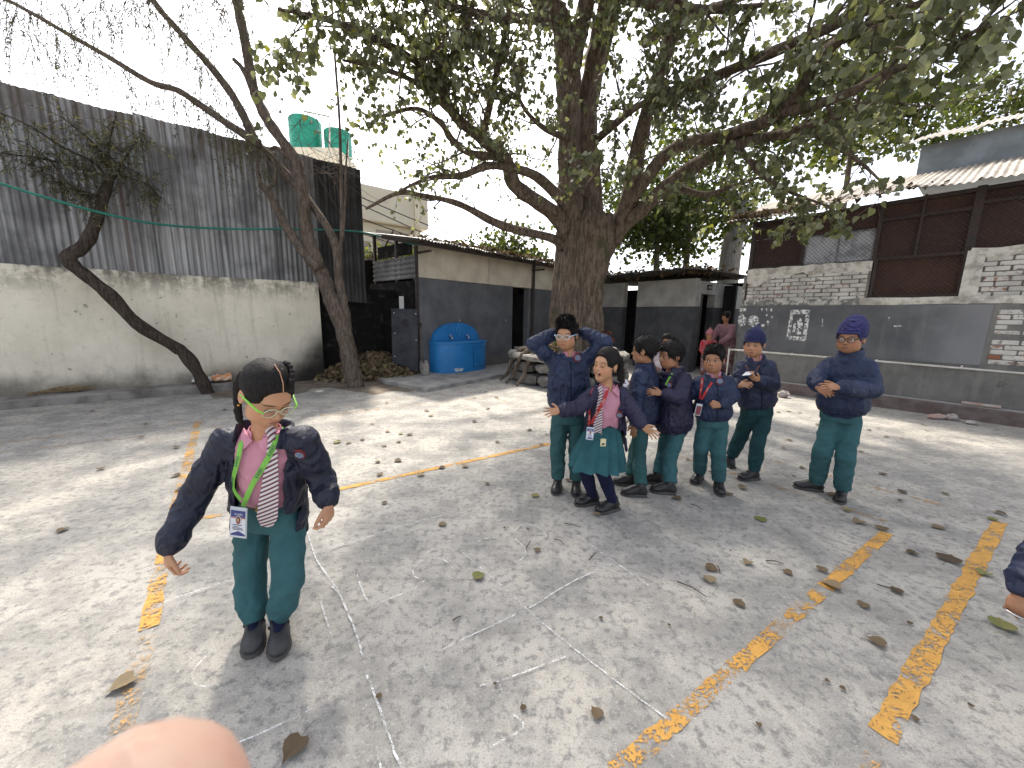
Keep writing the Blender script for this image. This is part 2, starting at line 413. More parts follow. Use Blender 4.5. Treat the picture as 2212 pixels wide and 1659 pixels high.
# roof: rises towards the back; sheets laid side by side
rs = .17
e0 = Sp(-.35, 2.80, -.5)
vR = unit(bS + V3(0, 0, rs)); nRf = unit(np.cross(dS, vR)); r = random.Random(4)
tt = 0.0
while tt < tE + .4:
    bb = MB(); corr(bb, e0 + dS * tt + nRf * (.004 * (int(tt * 10) % 2)) + vR * r.uniform(-.05, .03), dS, vR, nRf, .84, 3.3, jit=lambda x, y: nRf * .012 * math.sin(9 * x + 4 * y + tt), rows=5)
    bb.build('roof_sheet', M_TIN, shed, smooth=True); tt += .80
# lean-to side: posts, brace, corrugated panel, sooty lower wall
bEnd = float(np.dot(W(812, 560, S0, dS) - S0, bS))
for k_, bb_ in enumerate((.03, bEnd * .45, bEnd)):
    b = MB(); b.box(Sp(-.02, 1.3 + (.27 if k_ else .1), bb_), (.06, .06, 2.7 + .3 * k_), axS); b.build('post', M_DARKMETAL, shed)
zp0, zp1 = W(850, 606, S0, dS)[2], W(850, 560, S0, dS)[2]
b = MB(); corr(b, Sp(-.06, zp0, .0), V3(0, 0, 1), bS, -dS, zp1 - zp0, bEnd * 1.02, pitch=.105, amp=.016, rows=3)
b.build('side_sheet', make_tin('dull_tin', .45), shed, smooth=True)
b = MB(); b.box(Sp(-.03, zp1 + .17, bEnd * .5), (.03, bEnd * .8, .26), axS); b.build('dark_board', M_SOOT, shed)
for p_, q_ in ((Sp(-.02, zp1 + .05, bEnd * .9), Sp(-.02, zp1 + .62, bEnd * .5)), (Sp(-.02, zp1 + .3, .42), Sp(-.02, zp1 + .55, .05)), (Sp(-.02, zp1 + .08, bEnd), Sp(-.02, zp1 + .08, bEnd + 1.2))):
    b = MB(); b.tube([p_, q_], .018, 6); b.build('brace', M_DARKMETAL, shed)
b = MB(); b.box(Sp(.0, zp0 / 2 - .02, bEnd * .6), (.12, bEnd * 1.1, zp0 - .05), axS); b.build('sooty_side_wall', M_SOOT, shed)

# leaf heart shape shared by every leaf in the yard
HEART = [(0, .03), (.26, -.06), (.47, .12), (.49, .40), (.34, .66), (.11, .84), (0, 1.06), (-.11, .84), (-.34, .66), (-.49, .40), (-.47, .12), (-.26, -.06)]
def leaf_arrays(fold=.18, curl=.0, low=False):
    idx = [0, 2, 4, 6, 8, 10] if low else list(range(12))
    P = [HEART[i] for i in idx]
    vs = [(0, .45, 0)] + [(x, y, abs(x) * fold * 2 - curl * (y - .4) ** 2) for x, y in P]
    n = len(P)
    return np.array(vs), np.array([(0, i + 1, (i + 1) % n + 1) for i in range(n)])
def make_leafmat(name, cols, transl=.35, rough=.6):
    t = NT(name); a = t.attr('tone').outputs['Fac']; v = t.obj()
    cr = t.n('ValToRGB', Fac=a); e = cr.color_ramp.elements
    while len(e) < len(cols): e.new(.5)
    for el, (p, c) in zip(e, cols): el.position = p; el.color = (*c, 1)
    c = t.mix(t.m('MULTIPLY', t.ramp(t.noise(v, 45, 3), .4, .7), .3), cr.outputs[0], (.06, .05, .03))
    t.fin(c, rough, None, Specular_IOR_Level=.3)
    if transl:
        tr = t.n('BsdfTranslucent', Color=t.mix(1.0, c, (1.0, 1.0, .45), 'MULTIPLY'))
        mx = t.n('MixShader', Fac=transl)
        t.t.links.new(t.bsdf.outputs[0], mx.inputs[1]); t.t.links.new(tr.outputs[0], mx.inputs[2]); t.t.links.new(mx.outputs[0], t.out.inputs[0])
    return t.mat
M_DRY = make_leafmat('dry_leaf', [(0, (.05, .035, .022)), (.45, (.15, .105, .06)), (.8, (.26, .20, .12)), (.95, (.22, .20, .07)), (1, (.16, .19, .05))], .1, .75)
def leaf_cloud(name, mats, locs, mx3, scale, tone, base, parent=None, **tags):
    """many leaves joined into one mesh: locs (n,3), mx3 (n,3,3), scale (n,), tone (n,)"""
    bv, bf = base; n = len(locs); k = len(bv)
    v = np.einsum('nij,kj->nki', mx3 * scale[:, None, None], bv) + locs[:, None, :]
    f = (bf[None] + (np.arange(n) * k)[:, None, None]).reshape(-1, 3)
    o = mkobj(name, v.reshape(-1, 3), f, mats, parent, **tags)
    at = o.data.attributes.new('tone', 'FLOAT', 'POINT'); at.data.foreach_set('value', np.repeat(tone, k).astype(np.float32))
    return o
def rand_frames(n, ydir, spread, nrm=None, rg=rng):
    """frames whose y axis (leaf axis) scatters round ydir and whose z axis (leaf normal) scatters round nrm"""
    y = np.asarray(ydir, float).reshape(-1, 3) + rg.normal(0, spread, (n, 3)); y /= np.linalg.norm(y, axis=1)[:, None]
    z = rg.normal(0, 1, (n, 3)) if nrm is None else np.asarray(nrm, float) + rg.normal(0, .5, (n, 3))
    x = np.cross(y, z); x /= np.linalg.norm(x, axis=1)[:, None] + 1e-9
    z = np.cross(x, y)
    return np.stack([x, y, z], 2)
# leaf litter lying on the shed roof
n = 5200
uu, ww = rng.uniform(.05, tE + .6, n), np.abs(rng.normal(0, .8, n)) + rng.uniform(-.03, .03, n)
dens = rng.uniform(0, 1, n) < np.clip(.12 + uu * .45 - .2, .08, 1)
uu, ww = uu[dens], np.clip(ww[dens], 0, 3.0); n = len(uu)
loc = e0 + dS * uu[:, None] + vR * ww[:, None] + nRf * (.012 + np.abs(rng.normal(0, .022, n)))[:, None]
leaf_cloud('roof_litter', M_DRY, loc, rand_frames(n, np.tile([0, 0, 0.], (n, 1)), 1, nRf), rng.uniform(.05, .11, n), rng.uniform(0, .75, n), leaf_arrays(.3, .3, True), shed, kind='stuff')

# concrete apron in front of the shed
M_SLAB = mat_plain('apron_concrete', (.36, .345, .32), (.22, .21, .195), .9, 3.5, 8, .5, 30)
poly = [G(829, 822, .07), G(921, 839, .07), G(1096, 806, .07), Sp(t1 + .05, 0, .0), Sp(-.3, 0, .25), G(800, 806, .07)]
b = MB(); b.prism([(p[0], p[1]) for p in poly], .0, .07); b.build('apron', M_SLAB, kind='structure')

# pillar stub and dark metal sheet beside the shed
b = MB(); px_ = D(862, 655, 8.75); b.box(V3(px_[0] - .08, 8.85, .84), (.62, .3, 1.68), None, .02)
pil = b.build('masonry_pier', M_SOOT, label='soot black masonry pier beside the shed with a white top patch', cat='pier')
b = MB(); q0, q1 = D(862, 640, 8.69), D(888, 668, 8.69); b.box(((q0[0] + q1[0]) / 2, 8.69, (q0[2] + q1[2]) / 2), (q1[0] - q0[0], .02, q0[2] - q1[2]), None, .003)
b.build('white_patch', M_WHITEP, pil)
q = [D(848, 800, 8.25), D(903, 803, 8.25), D(902, 668, 8.32), D(845, 666, 8.32)]
b = MB(); b.add(q + [p + V3(0, .03, 0) for p in q], [(0, 1, 2, 3), (7, 6, 5, 4), (0, 4, 5, 1), (1, 5, 6, 2), (2, 6, 7, 3), (3, 7, 4, 0)])
ms = b.build('metal_sheet', mat_plain('navy_steel', (.022, .025, .034), (.05, .05, .055), .55, 3, 6, .1, 30, metal=.3), label='dark navy steel sheet propped beside the shed behind the shovel', cat='metal sheet')
for ux, uy in ((851, 676), (898, 678), (853, 720), (899, 735), (853, 770)):
    b = MB(); c = D(ux, uy, 8.24); b.box(c, (.022, .02, .022), None, .005); b.build('rivet', M_WHITEP, ms)
b = MB(); c = D(874, 697, 8.23); b.tube([c + V3(.05 * math.cos(a), 0, .065 * math.sin(a)) for a in np.linspace(0, 6.283, 17)], .011, 6, False); b.build('ring_handle', M_DARKMETAL, ms)
# mesh fence glimpsed behind
b = MB(); y_ = 10.6
for ux in (786, 804, 812): b.tube([D(ux, 640, y_), D(ux, 545, y_)], .018, 6)
for uy in (556, 578, 600): b.tube([D(770, uy, y_), D(822, uy + 2, y_)], .014, 6)
for i in range(16):
    a, c = D(770 + 4 * i, 640, y_ + .02), D(770 + 4 * i - 24 + 12 * (i % 2) * 4, 552, y_ + .02); b.tube([a, c], .004, 4)
b.build('mesh_fence', M_DARKMETAL, label='rusty mesh fence in the gap between tin fence and shed', cat='fence')
# ================================================================== right-hand brick building
C0 = V3(5.08, 7.07, 0); eT = V3(.6225, -.7826, 0); nR = V3(-.7826, -.6225, 0)
WR = C0 - nR * .13
R0 = W(1602, 700, WR, nR); R0[2] = 0
axR = np.array([eT, nR, [0, 0, 1]])
def Rp(t, z=0, off=0): return R0 + eT * t + nR * off + V3(0, 0, z)
def RT_(ux, uy, off=0):
    P = W(ux, uy, R0 + nR * off, nR); return float(np.dot(P - R0, eT)), P[2]
TE = 6.6
def make_greywall():
    t = NT('grey_cement_render'); v = t.pos(); z = t.sep(v)[2]
    bl = t.noise(v, 1.7, 8, .65); fi = t.noise(v, 22, 7, .72); run = t.noise(t.mapv(v, (6, 6, .5)), 1.3, 6, .65)
    c = t.mix(t.ramp(bl, .36, .64), (.20, .195, .18), (.135, .132, .125))
    c = t.mix(t.m('MULTIPLY', t.ramp(run, .52, .74), .5), c, (.27, .26, .235))
    c = t.mix(t.m('MULTIPLY', t.ramp(t.noise(v, 4.5, 5, .6), .60, .70), .6), c, (.085, .08, .072))
    hi = t.m('MULTIPLY', t.ramp(z, 1.60, 1.66), t.ramp(t.noise(v, 9, 6, .7), .46, .58))
    c = t.mix(hi, c, (.52, .495, .44))
    return t.fin(c, .93, t.bump(t.m('ADD', fi, t.m('MULTIPLY', bl, 3)), .7, .01), Specular_IOR_Level=.2)
M_GREYW = make_greywall()
def make_band():
    t = NT('dark_grey_board_paint'); v = t.pos()
    bl = t.noise(v, 1.5, 8, .6); run = t.noise(t.mapv(v, (5, 5, .5)), 1.4, 6, .65); fi = t.noise(v, 35, 5, .7)
    c = t.mix(t.ramp(bl, .35, .65), (.088, .09, .094), (.125, .127, .13))
    c = t.mix(t.m('MULTIPLY', t.ramp(run, .52, .75), .45), c, (.19, .19, .19))
    s = t.n('VectorMath', {'operation': 'DOT_PRODUCT'}, i0=v, i1=tuple(eT)).outputs['Value']
    c = t.mix(t.m('MULTIPLY', t.ramp(t.m('ADD', s, t.m('MULTIPLY', bl, .8)), float(np.dot(Rp(2.55), eT)) + .1, float(np.dot(Rp(3.0), eT)) + .5), .55), c, (.27, .27, .275))
    return t.fin(c, .8, t.bump(t.m('ADD', fi, t.m('MULTIPLY', bl, 2)), .3, .006), Specular_IOR_Level=.3)
M_BAND = make_band()
def make_brick():
    t = NT('whitewashed_brick'); v = t.pos(); r = t.rand()
    a = t.noise(v, 16, 6, .7); bl = t.noise(v, 3.2, 5, .6)
    c = t.mix(t.ramp(bl, .35, .65), (.58, .555, .505), (.42, .40, .36))
    red = t.mix(t.noise(v, 50, 4), (.30, .10, .05), (.21, .12, .085))
    c = t.mix(t.m('MULTIPLY', t.ramp(t.m('ADD', a, t.m('MULTIPLY', r, .16)), .66, .72), .85), c, t.mix(t.ramp(r, .8, .9), (.15, .14, .125), red))
    c = t.mix(t.ramp(r, .985, .988), c, red)
    return t.fin(c, .93, t.bump(a, .6, .01), Specular_IOR_Level=.2)
M_BRICK = make_brick()
M_MORTAR = mat_plain('dark_mortar', (.13, .115, .10), (.24, .215, .19), .95, 14, 6, .8, 40)
M_PLASTER = mat_plain('flaking_limewash', (.60, .57, .50), (.33, .30, .26), .93, 7, 8, .7, 26, .42, .62)
bldg = thing('brick_building', Rp(2, 0), 'brick and mesh classroom building with tin roof on the right', 'building')
tA, zA = RT_(1876, 640); tB, zB = RT_(2070, 640)
zsill = RT_(1750, 573)[1]; zw = 1.66
b = MB(); b.box(Rp(TE / 2, zw / 2, -.14), (TE, .28, zw), axR); b.build('rendered_wall', M_GREYW, bldg)
b = MB(); b.box(Rp(0.0, 1.1, -2.6), (.2, 5.0, 2.2), axR); b.build('end_wall', M_GREYW, bldg)
zbm = RT_(1650, 661)[1]; tC = RT_(2128, 740)[0]
b = MB(); b.box(Rp(tC / 2 - .0, (.77 + zbm) / 2, .006), (tC, .016, zbm - .77), axR, .004); b.build('painted_band', M_BAND, bldg)
b = MB(); b.box(Rp(TE / 2, .37, .014), (TE, .032, .70), axR, .01); b.build('plinth', M_GREYW, bldg)
r = random.Random(2)
b = MB(); prof = []
for i in range(50):
    t_ = -.1 + (TE + .1) * i / 49; q = r.uniform(-.006, .006)
    prof.append([Rp(t_, 0, .13 + q), Rp(t_, .19 + q, .13 + q), Rp(t_, .205, .115), Rp(t_, .21, .031), Rp(t_, 0, .031)])
b.loft(prof[::-1]); 
def make_redkerb():
    t = NT('kerb_red_oxide'); v = t.pos(); z = t.sep(v)[2]; a = t.noise(v, 6, 7, .65)
    c = t.mix(t.ramp(z, .195, .205), t.mix(t.ramp(a, .35, .65), (.105, .075, .068), (.16, .13, .12)), (.30, .285, .26))
    return t.fin(c, .9, t.bump(a, .6, .01))
b.build('kerb', make_redkerb(), bldg)
# backing for bricks and the bricks themselves
for a_, c_, z0, z1 in ((0, tA - .02, zw, zsill), (tB + .03, TE, zw, zsill + .06)):
    b = MB(); b.box(Rp((a_ + c_) / 2, (z0 + z1) / 2 + .001, -.15), (c_ - a_, .25, z1 - z0), axR); b.build('brick_backing', M_MORTAR, bldg)
bmesh_var = []
for k in range(7):
    rr = random.Random(k); b = MB(); w_ = rr.uniform(.216, .232)
    b.box((0, 0, 0), (w_, .05, rr.uniform(.054, .060)), None, rr.uniform(.005, .011))
    me = bpy.data.meshes.new('brick'); me.from_pydata([(x + rr.uniform(-.003, .003), y, z + rr.uniform(-.003, .003)) for x, y, z in b.v], [], b.f); me.materials.append(M_BRICK); bmesh_var.append(me)
RB = Matrix((tuple(eT), tuple(nR), (0, 0, 1))).transposed()
def lay(t0, t1, z0, z1, skip=0.0, dz=.068, depth=-.03):
    row = 0; z = z0 + dz / 2
    while z < z1 - .02:
        t_ = t0 - (.115 if row % 2 else 0) + random.uniform(-.01, .01)
        while t_ < t1:
            if t_ + .23 > t0 and random.random() >= skip:
                a_, c_ = max(t_, t0), min(t_ + .235, t1); f = (c_ - a_) / .235
                if f > .2:
                    o = bpy.data.objects.new('brick', random.choice(bmesh_var)); col.objects.link(o)
                    p = Rp((a_ + c_) / 2, z, depth + random.uniform(-.006, .006)); M = Matrix.Translation(Vector(p)) @ (RB @ Matrix.Diagonal((f, 1, 1))).to_4x4()
                    o.parent = bldg; o.matrix_basis = Matrix.Translation(-Vector(WLOC[bldg.name])) @ M
            t_ += .242
        z += dz; row += 1
lay(.02, tA - .05, zw + .045, zsill - .12)
lay(tB + .06, TE, zw + .06, zsill + .04)
lay(tC + .05, TE, .80, zbm - .03, .22, depth=-.016)
def plaster_patch(t0, t1, z0, z1, name='plaster_patch', off=.004, n=16, mat=None, jag=.03, seed=1):
    rr = random.Random(seed); topv, botv = [], []
    for i in range(n + 1):
        t_ = t0 + (t1 - t0) * i / n
        topv.append((t_, z1 + rr.uniform(-jag, jag) * .3)); botv.append((t_, z0 + rr.uniform(-jag, jag)))
    b = MB(); vs = [Rp(t_, z, off + rr.uniform(-.004, .004)) for t_, z in topv] + [Rp(t_, (z + z2) / 2, off + rr.uniform(0, .008)) for (t_, z), (_, z2) in zip(topv, botv)] + [Rp(t_, z, off - .004) for t_, z in botv] + [Rp(t_, z, off - .035) for t_, z in botv]
    m = n + 1; fs = []
    for k in range(3): fs += [(k * m + i, k * m + i + 1, (k + 1) * m + i + 1, (k + 1) * m + i) for i in range(n)]
    b.add(vs, fs); return b.build(name, mat or M_PLASTER, bldg, smooth=False)
plaster_patch(.0, tA - .02, zsill - .15, zsill + .005, seed=1, jag=.045)
plaster_patch(.0, .42, zsill - .30, zsill - .1, seed=8, jag=.05, n=8)
plaster_patch(tB + .03, TE, zsill - .06, zsill + .06, seed=2, jag=.05)
plaster_patch(tB - .0, tB + .17, zw - .01, zsill + .04, seed=4, jag=.02, n=5)
plaster_patch(0, tA, zw - .05, zw + .07, seed=5, mat=M_GREYW, jag=.04)
plaster_patch(tA - .1, TE, zw - .04, zw + .075, seed=6, mat=M_PLASTER, jag=.02, off=.012)
# upper storey of brown sheet panels behind mesh
def make_brownpanel():
    t = NT('brown_sheet_panel'); v = t.pos(); a = t.noise(v, 2.2, 6, .6); r = t.rand()
    c = t.mix(t.ramp(a, .35, .65), (.060, .030, .022), (.095, .046, .030)); c = t.mix(r, c, (.045, .026, .022))
    return t.fin(c, .75, t.bump(t.noise(v, 30, 4), .15, .004), Specular_IOR_Level=.3)
M_BROWN = make_brownpanel()
def make_dimglass():
    t = NT('dusty_window_glass'); v = t.pos(); a = t.noise(v, 4, 6, .65)
    return t.fin(t.mix(t.ramp(a, .4, .62), (.46, .47, .49), (.22, .225, .235)), .35, None, Specular_IOR_Level=.5)
M_DGLASS = make_dimglass()
zev = 3.22
tW0, tW1 = RT_(1738, 535)[0], RT_(1886, 530)[0]; zW1 = RT_(1812, 503)[1]; tP = RT_(2106, 480)[0]; zO = RT_(1970, 642)[1]
zr = RT_(1990, 552)[1]
def panel(t0, t1, z0, z1, mat=M_BROWN, off=-.10, th=.02, name='sheet_panel'):
    b = MB(); b.box(Rp((t0 + t1) / 2, (z0 + z1) / 2, off), (t1 - t0 - .004, th, z1 - z0 - .004), axR); return b.build(name, mat, bldg)
panel(.04, tW0 - .04, zsill, zW1 + .06); panel(.04, tW0 - .04, zW1 + .06, zev)
panel(tW0 - .04, tW1 + .02, zW1 + .03, zev)
tm = RT_(1986, 500)[0]
panel(tW1 + .02, tm, zr + .02, zW1 + .12); panel(tm, tP + .0, zr + .02, zW1 + .12); panel(tW1 + .02, tm, zW1 + .12, zev); panel(tm, tP + .0, zW1 + .12, zev)
panel(tA, tB, zO, zr, off=-.16)
tq = tP + .004
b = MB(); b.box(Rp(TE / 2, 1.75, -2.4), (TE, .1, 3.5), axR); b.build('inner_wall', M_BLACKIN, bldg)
while tq < TE: panel(tq, min(tq + .9, TE), zsill + .06, zW1 + .18); panel(tq, min(tq + .9, TE), zW1 + .18, zev); tq += .9
for i in (0, 1):
    a_ = tW0 + (tW1 - tW0) * i / 2; panel(a_ + .012, a_ + (tW1 - tW0) / 2 - .012, zsill + .03, zW1 - .01, M_DGLASS, -.075, .012, 'window_pane')
M_ALU = mat_plain('dull_window_frame', (.30, .30, .31), (.16, .16, .165), .5, 10, 4, .05, 40, metal=.4)
b = MB()
for a_ in (tW0, (tW0 + tW1) / 2, tW1): b.box(Rp(a_, (zsill + zW1) / 2 + .01, -.068), (.024, .03, zW1 - zsill), axR)
for z_ in (zsill + .015, zW1): b.box(Rp((tW0 + tW1) / 2, z_, -.066), (tW1 - tW0 + .02, .026, .024), axR)
b.build('window_frame', M_ALU, bldg)
for t_, z0, z1, w_ in ((.02, zw, zev, .07), (tW0 - .03, zsill, zev, .04), (tW1 + .035, zsill - .02, zev, .05), (tP, zsill + .06, zev, .09), (tB, zO, zsill + .1, .05), (tA + .015, zO, zr, .04), (tm, zr, zev, .03), (tP + .95, zsill + .06, zev, .04), (tP + 1.9, zsill + .06, zev, .07)):
    b = MB(); b.box(Rp(t_, (z0 + z1) / 2, -.045), (w_, .06, z1 - z0), axR); b.build('frame_post', M_DARKMETAL, bldg)
for a_, c_, z_ in ((.0, tW0, zsill + .02), (tW1 + .03, tP, zr), (tW1 + .03, tP, zW1 + .12), (tA, tB, zO + .02), (tP, TE, zW1 + .18), (0, TE, zev - .05)):
    b = MB(); b.box(Rp((a_ + c_) / 2, z_, -.05), (c_ - a_, .05, .045), axR); b.build('frame_rail', M_DARKMETAL, bldg)
M_WIRE = mat_plain('rusty_wire', (.14, .095, .08), (.07, .05, .045), .7, 20, 4, 0, metal=.4)
def wire_mesh(t0, t1, z0, z1, off=-.012, p=.062, rad=.0022):
    b = MB(); w_, h_ = t1 - t0, z1 - z0
    for sg in (1, -1):
        k = -h_
        while k < w_:
            x0, x1 = max(k, 0), min(k + h_, w_)
            if x1 - x0 > .01:
                y0, y1 = x0 - k, x1 - k
                if sg < 0: y0, y1 = h_ - y0, h_ - y1
                m_ = np.linspace(0, 1, 5)
                b.tube([Rp(t0 + x0 + (x1 - x0) * q, z0 + y0 + (y1 - y0) * q, off + .004 * sg) for q in (0, .5, 1)], rad, 4, False)
            k += p
    b.build('wire_mesh', M_WIRE, bldg)
wire_mesh(.06, tA - .02, zsill + .01, zev - .1); wire_mesh(tA + .02, tB - .02, zO + .01, zsill); wire_mesh(tA, tP, zsill, zev - .1); wire_mesh(tP, 4.6, zsill + .07, zev - .1)
# roof: main slope and raised ridge monitor
def make_bright_tin():
    t = NT('sun_bleached_tin'); v = t.pos(); a = t.noise(v, 2.5, 7, .65); f = t.noise(v, 20, 5, .7)
    c = t.mix(t.ramp(a, .36, .66), (.50, .455, .39), (.36, .31, .255)); c = t.mix(t.m('MULTIPLY', t.ramp(f, .55, .7), .5), c, (.19, .145, .11))
    return t.fin(c, .65, t.bump(f, .15, .004), Metallic=.15)
M_BTIN = make_bright_tin()
eo = .34; zE = (RT_(1640, 465, .34)[1] + RT_(2100, 394, .34)[1]) / 2; slope = .36; print('zE', zE, RT_(1640, 465, .34), RT_(2100, 394, .34))
o_ = Rp(-.35, zE, eo); vv = unit(-nR + V3(0, 0, slope)); nn = unit(np.cross(eT, vv)); r = random.Random(12)
t_ = 0.0
while t_ < TE + .6:
    bb = MB(); ph = r.uniform(0, 6)
    corr(bb, o_ + eT * t_ + vv * r.uniform(-.05, .02), eT, vv, nn, .82, 2.1, pitch=.08, amp=.012, rows=5, phase=ph, jit=lambda x, y: nn * .02 * math.sin(5 * x + t_ * 3) * (1 - y) - UPV * .03 * math.sin(t_ * 1.7 + 2.5 * x) * (1 - y))
    bb.build('roof_sheet', M_BTIN, bldg, smooth=True); t_ += .78
bm = 1.85
tM = float(np.dot(W(1985, 345, R0 - nR * (bm - eo), nR) - R0, eT)); zM0 = zE + slope * bm; zM1 = W(1985, 318, R0 - nR * (bm - eo), nR)[2]
b = MB(); b.box(Rp((tM + TE) / 2, (zM0 + zM1) / 2 - .05, eo - bm - .6), (TE - tM, 1.2, zM1 - zM0 + .1), axR)
b.build('monitor_wall', mat_plain('blue_grey_sheet', (.25, .28, .30), (.17, .19, .20), .5, 3, 6, .1, 20, metal=.3), bldg)
o_ = Rp(tM - .15, zM1 + .0, eo - bm + .3); t_ = 0
while t_ < TE - tM + .4:
    bb = MB(); corr(bb, o_ + eT * t_, eT, vv, nn, .82, 1.3, pitch=.08, amp=.012, rows=3, jit=lambda x, y: nn * .015 * math.sin(5 * x + t_))
    bb.build('roof_sheet', M_BTIN, bldg, smooth=True); t_ += .78
n = 420; uu = rng.uniform(.05, 3.0, n); ww = np.abs(rng.normal(0, .25, n)) + .05
loc = Rp(-.35, zE, eo) + eT * np.minimum(uu, rng.exponential(.9, n))[:, None] + vv * ww[:, None] + nn * .008
leaf_cloud('roof_litter', M_DRY, loc, rand_frames(n, np.zeros((n, 3)), 1, nn), rng.uniform(.05, .11, n), rng.uniform(0, .6, n), leaf_arrays(.3, .3, True), bldg, kind='stuff')
# white paint remnants on the dark band
def make_worn(name, c, lo, hi, scale=14):
    t = NT(name); v = t.pos(); a = t.noise(v, scale, 6, .7)
    t.fin(c, .85); tr = t.n('BsdfTransparent'); mx = t.n('MixShader', Fac=t.ramp(a, lo, hi))
    t.t.links.new(tr.outputs[0], mx.inputs[1]); t.t.links.new(t.bsdf.outputs[0], mx.inputs[2]); t.t.links.new(mx.outputs[0], t.out.inputs[0])
    return t.mat
M_STENCIL = make_worn('worn_white_paint', (.66, .66, .64), .45, .52, 26)
def stencil(polys, name):
    b = MB()
    for P in polys:
        Q = [W(x, y, R0 + nR * .0175, nR) for x, y in P]; b.add(Q, [tuple(range(len(Q)))])
    b.build(name, M_STENCIL, bldg)
stencil([[(1708, 669), (1751, 669), (1749, 678), (1707, 679)], [(1701, 725), (1741, 728), (1738, 737), (1697, 733)], [(1708, 669), (1715, 669), (1706, 733), (1698, 732)], [(1742, 669), (1751, 669), (1741, 735), (1733, 734)]], 'painted_frame')
stencil([[(1722, 690), (1730, 686), (1734, 700), (1730, 722), (1718, 724), (1722, 708)], [(1714, 700), (1720, 694), (1718, 716), (1712, 718)]], 'paint_remnant')
ell = lambda cx, cy, rx, ry: [(cx + rx * math.cos(a), cy + ry * math.sin(a)) for a in np.linspace(0, 6.283, 18, endpoint=False)]
stencil([ell(1603, 692, 9, 13)], 'paint_remnant'); stencil([ell(1628, 694, 12, 13)], 'paint_remnant')
stencil([[(1596, 666), (1612, 666), (1611, 672), (1597, 673)], [(1644, 666), (1648, 666), (1646, 673), (1643, 672)], [(1654, 666), (1658, 666), (1656, 673)], [(1664, 666), (1668, 667), (1668, 673), (1664, 672)], ell(1657, 681, 3, 2), ell(1668, 685, 2.5, 3), ell(1659, 697, 3, 5), ell(1648, 703, 4, 3)], 'paint_remnant')
stencil([[(1931, 703), (1949, 702), (1949, 705), (1931, 706)], [(1776, 688), (1778, 688), (1777, 705), (1775, 705)], [(1920, 684), (1922, 684), (1921, 694), (1919, 694)]], 'paint_remnant')
# white water pipe along the wall
M_PVC = mat_plain('white_pvc', (.62, .60, .54), (.48, .46, .41), .5, 8, 5, .05, 30)
pw = thing('water_pipe', Rp(0, .2, .19), 'long white plastic water pipe running along the right wall', 'pipe')
zp = RT_(1700, 764, .15)[1]
b = MB(); tl = RT_(1575, 757, .15)[0]; b.tube([Rp(tl, .05, .15), Rp(tl, zp - .03, .15), Rp(tl + .03, zp, .15), Rp(2.2, zp - .012, .15), Rp(3.4, zp - .03, .11), Rp(TE, zp - .05, .07)], .0145, 10); b.build('tube', M_PVC, pw, smooth=True)
for t_ in (.35, .95, 2.1, 3.0, 4.2):
    b = MB(); b.box(Rp(t_, zp - .005, .10), (.02, .11, .034), axR, .004); b.build('clip', M_PVC, pw)
b = MB(); b.tube([Rp(tl, zp - .05, .15), Rp(tl, zp + .018, .15)], .019, 10); b.build('elbow', M_PVC, pw)
# rubble along the kerb
def rock(name, c, size, mat, seed, label, cat, flat=.7, group=None):
    rr = np.random.default_rng(seed); b = MB(); rings = []
    for j, ph in enumerate(np.linspace(-1.35, 1.35, 5)):
        rings.append([np.asarray(c) + V3(math.cos(a) * math.cos(ph) * size[0], math.sin(a) * math.cos(ph) * size[1], (math.sin(ph) + .85) * size[2] * .5) * rr.uniform(.82, 1.15) for a in np.linspace(0, 6.283, 8, endpoint=False)])
    b.loft(rings); return b.build(name, mat, label=label, cat=cat, group=group)
M_RUB = mat_plain('rubble_stone', (.40, .375, .345), (.24, .20, .18), .93, 9, 7, .7, 40)
M_RUBR = mat_plain('broken_brick', (.36, .22, .18), (.42, .36, .33), .93, 7, 7, .7, 40)
rock('rubble_chunk', G(1690, 858), (.10, .09, .13), M_RUB, 1, 'crumpled pale lump at the kerb behind the boy with the phone', 'rubble')
rock('brick_piece', G(2022, 905), (.16, .06, .08), M_RUBR, 2, 'long broken brick piece lying by the right kerb', 'brick')
rock('rubble_chunk', G(2056, 908), (.07, .07, .10), M_RUB, 3, 'dark rounded stone touching the long broken brick by the kerb', 'stone')
rock('rubble_chunk', G(2098, 917), (.07, .05, .06), M_RUB, 4, 'small pale stone standing apart right of the broken brick', 'stone')
b = MB(); P0, P1 = Rp(3.05, .217, .1), Rp(3.45, .217, .09); b.box((P0 + P1) / 2 + V3(0, 0, .02), (.36, .05, .04), axR, .01); b.build('brick_piece', M_RUBR, label='broken brick resting on top of the right kerb', cat='brick')
# ================================================================== toilet block behind the tree
T0 = D(1497, 690, 9.7); T0[2] = 0; dR = -eT
axT = np.array([dR, [-dL[0], -dL[1], 0], [0, 0, 1]])
def Tp(a, z=0, b_=0): return T0 + dR * a + dL * b_ + V3(0, 0, z)     # a along the face to the left, b along the door face to the right
M_WHITET = mat_plain('shaded_whitewash', (.44, .43, .40), (.31, .30, .28), .92, 2.4, 8, .35, 26); M_DADOT = mat_plain('shaded_charcoal_paint', (.055, .057, .062), (.085, .086, .09), .75, 3, 7, .25, 26)  # both wall colours darkened to stand in for the canopy's shade
toilet = thing('toilet_block', T0, 'small white over charcoal toilet block in deep shade behind the tree', 'building')
nA = np.cross(dR, V3(0, 0, 1))
zb = W(1480, 662, T0, nA)[2]; zt = W(1480, 602, T0, nA)[2]
aOf = lambda ux: float(np.dot(W(ux, 640, T0, nA) - T0, dR))
a1, a2, a3 = aOf(1376), aOf(1347), aOf(1270)
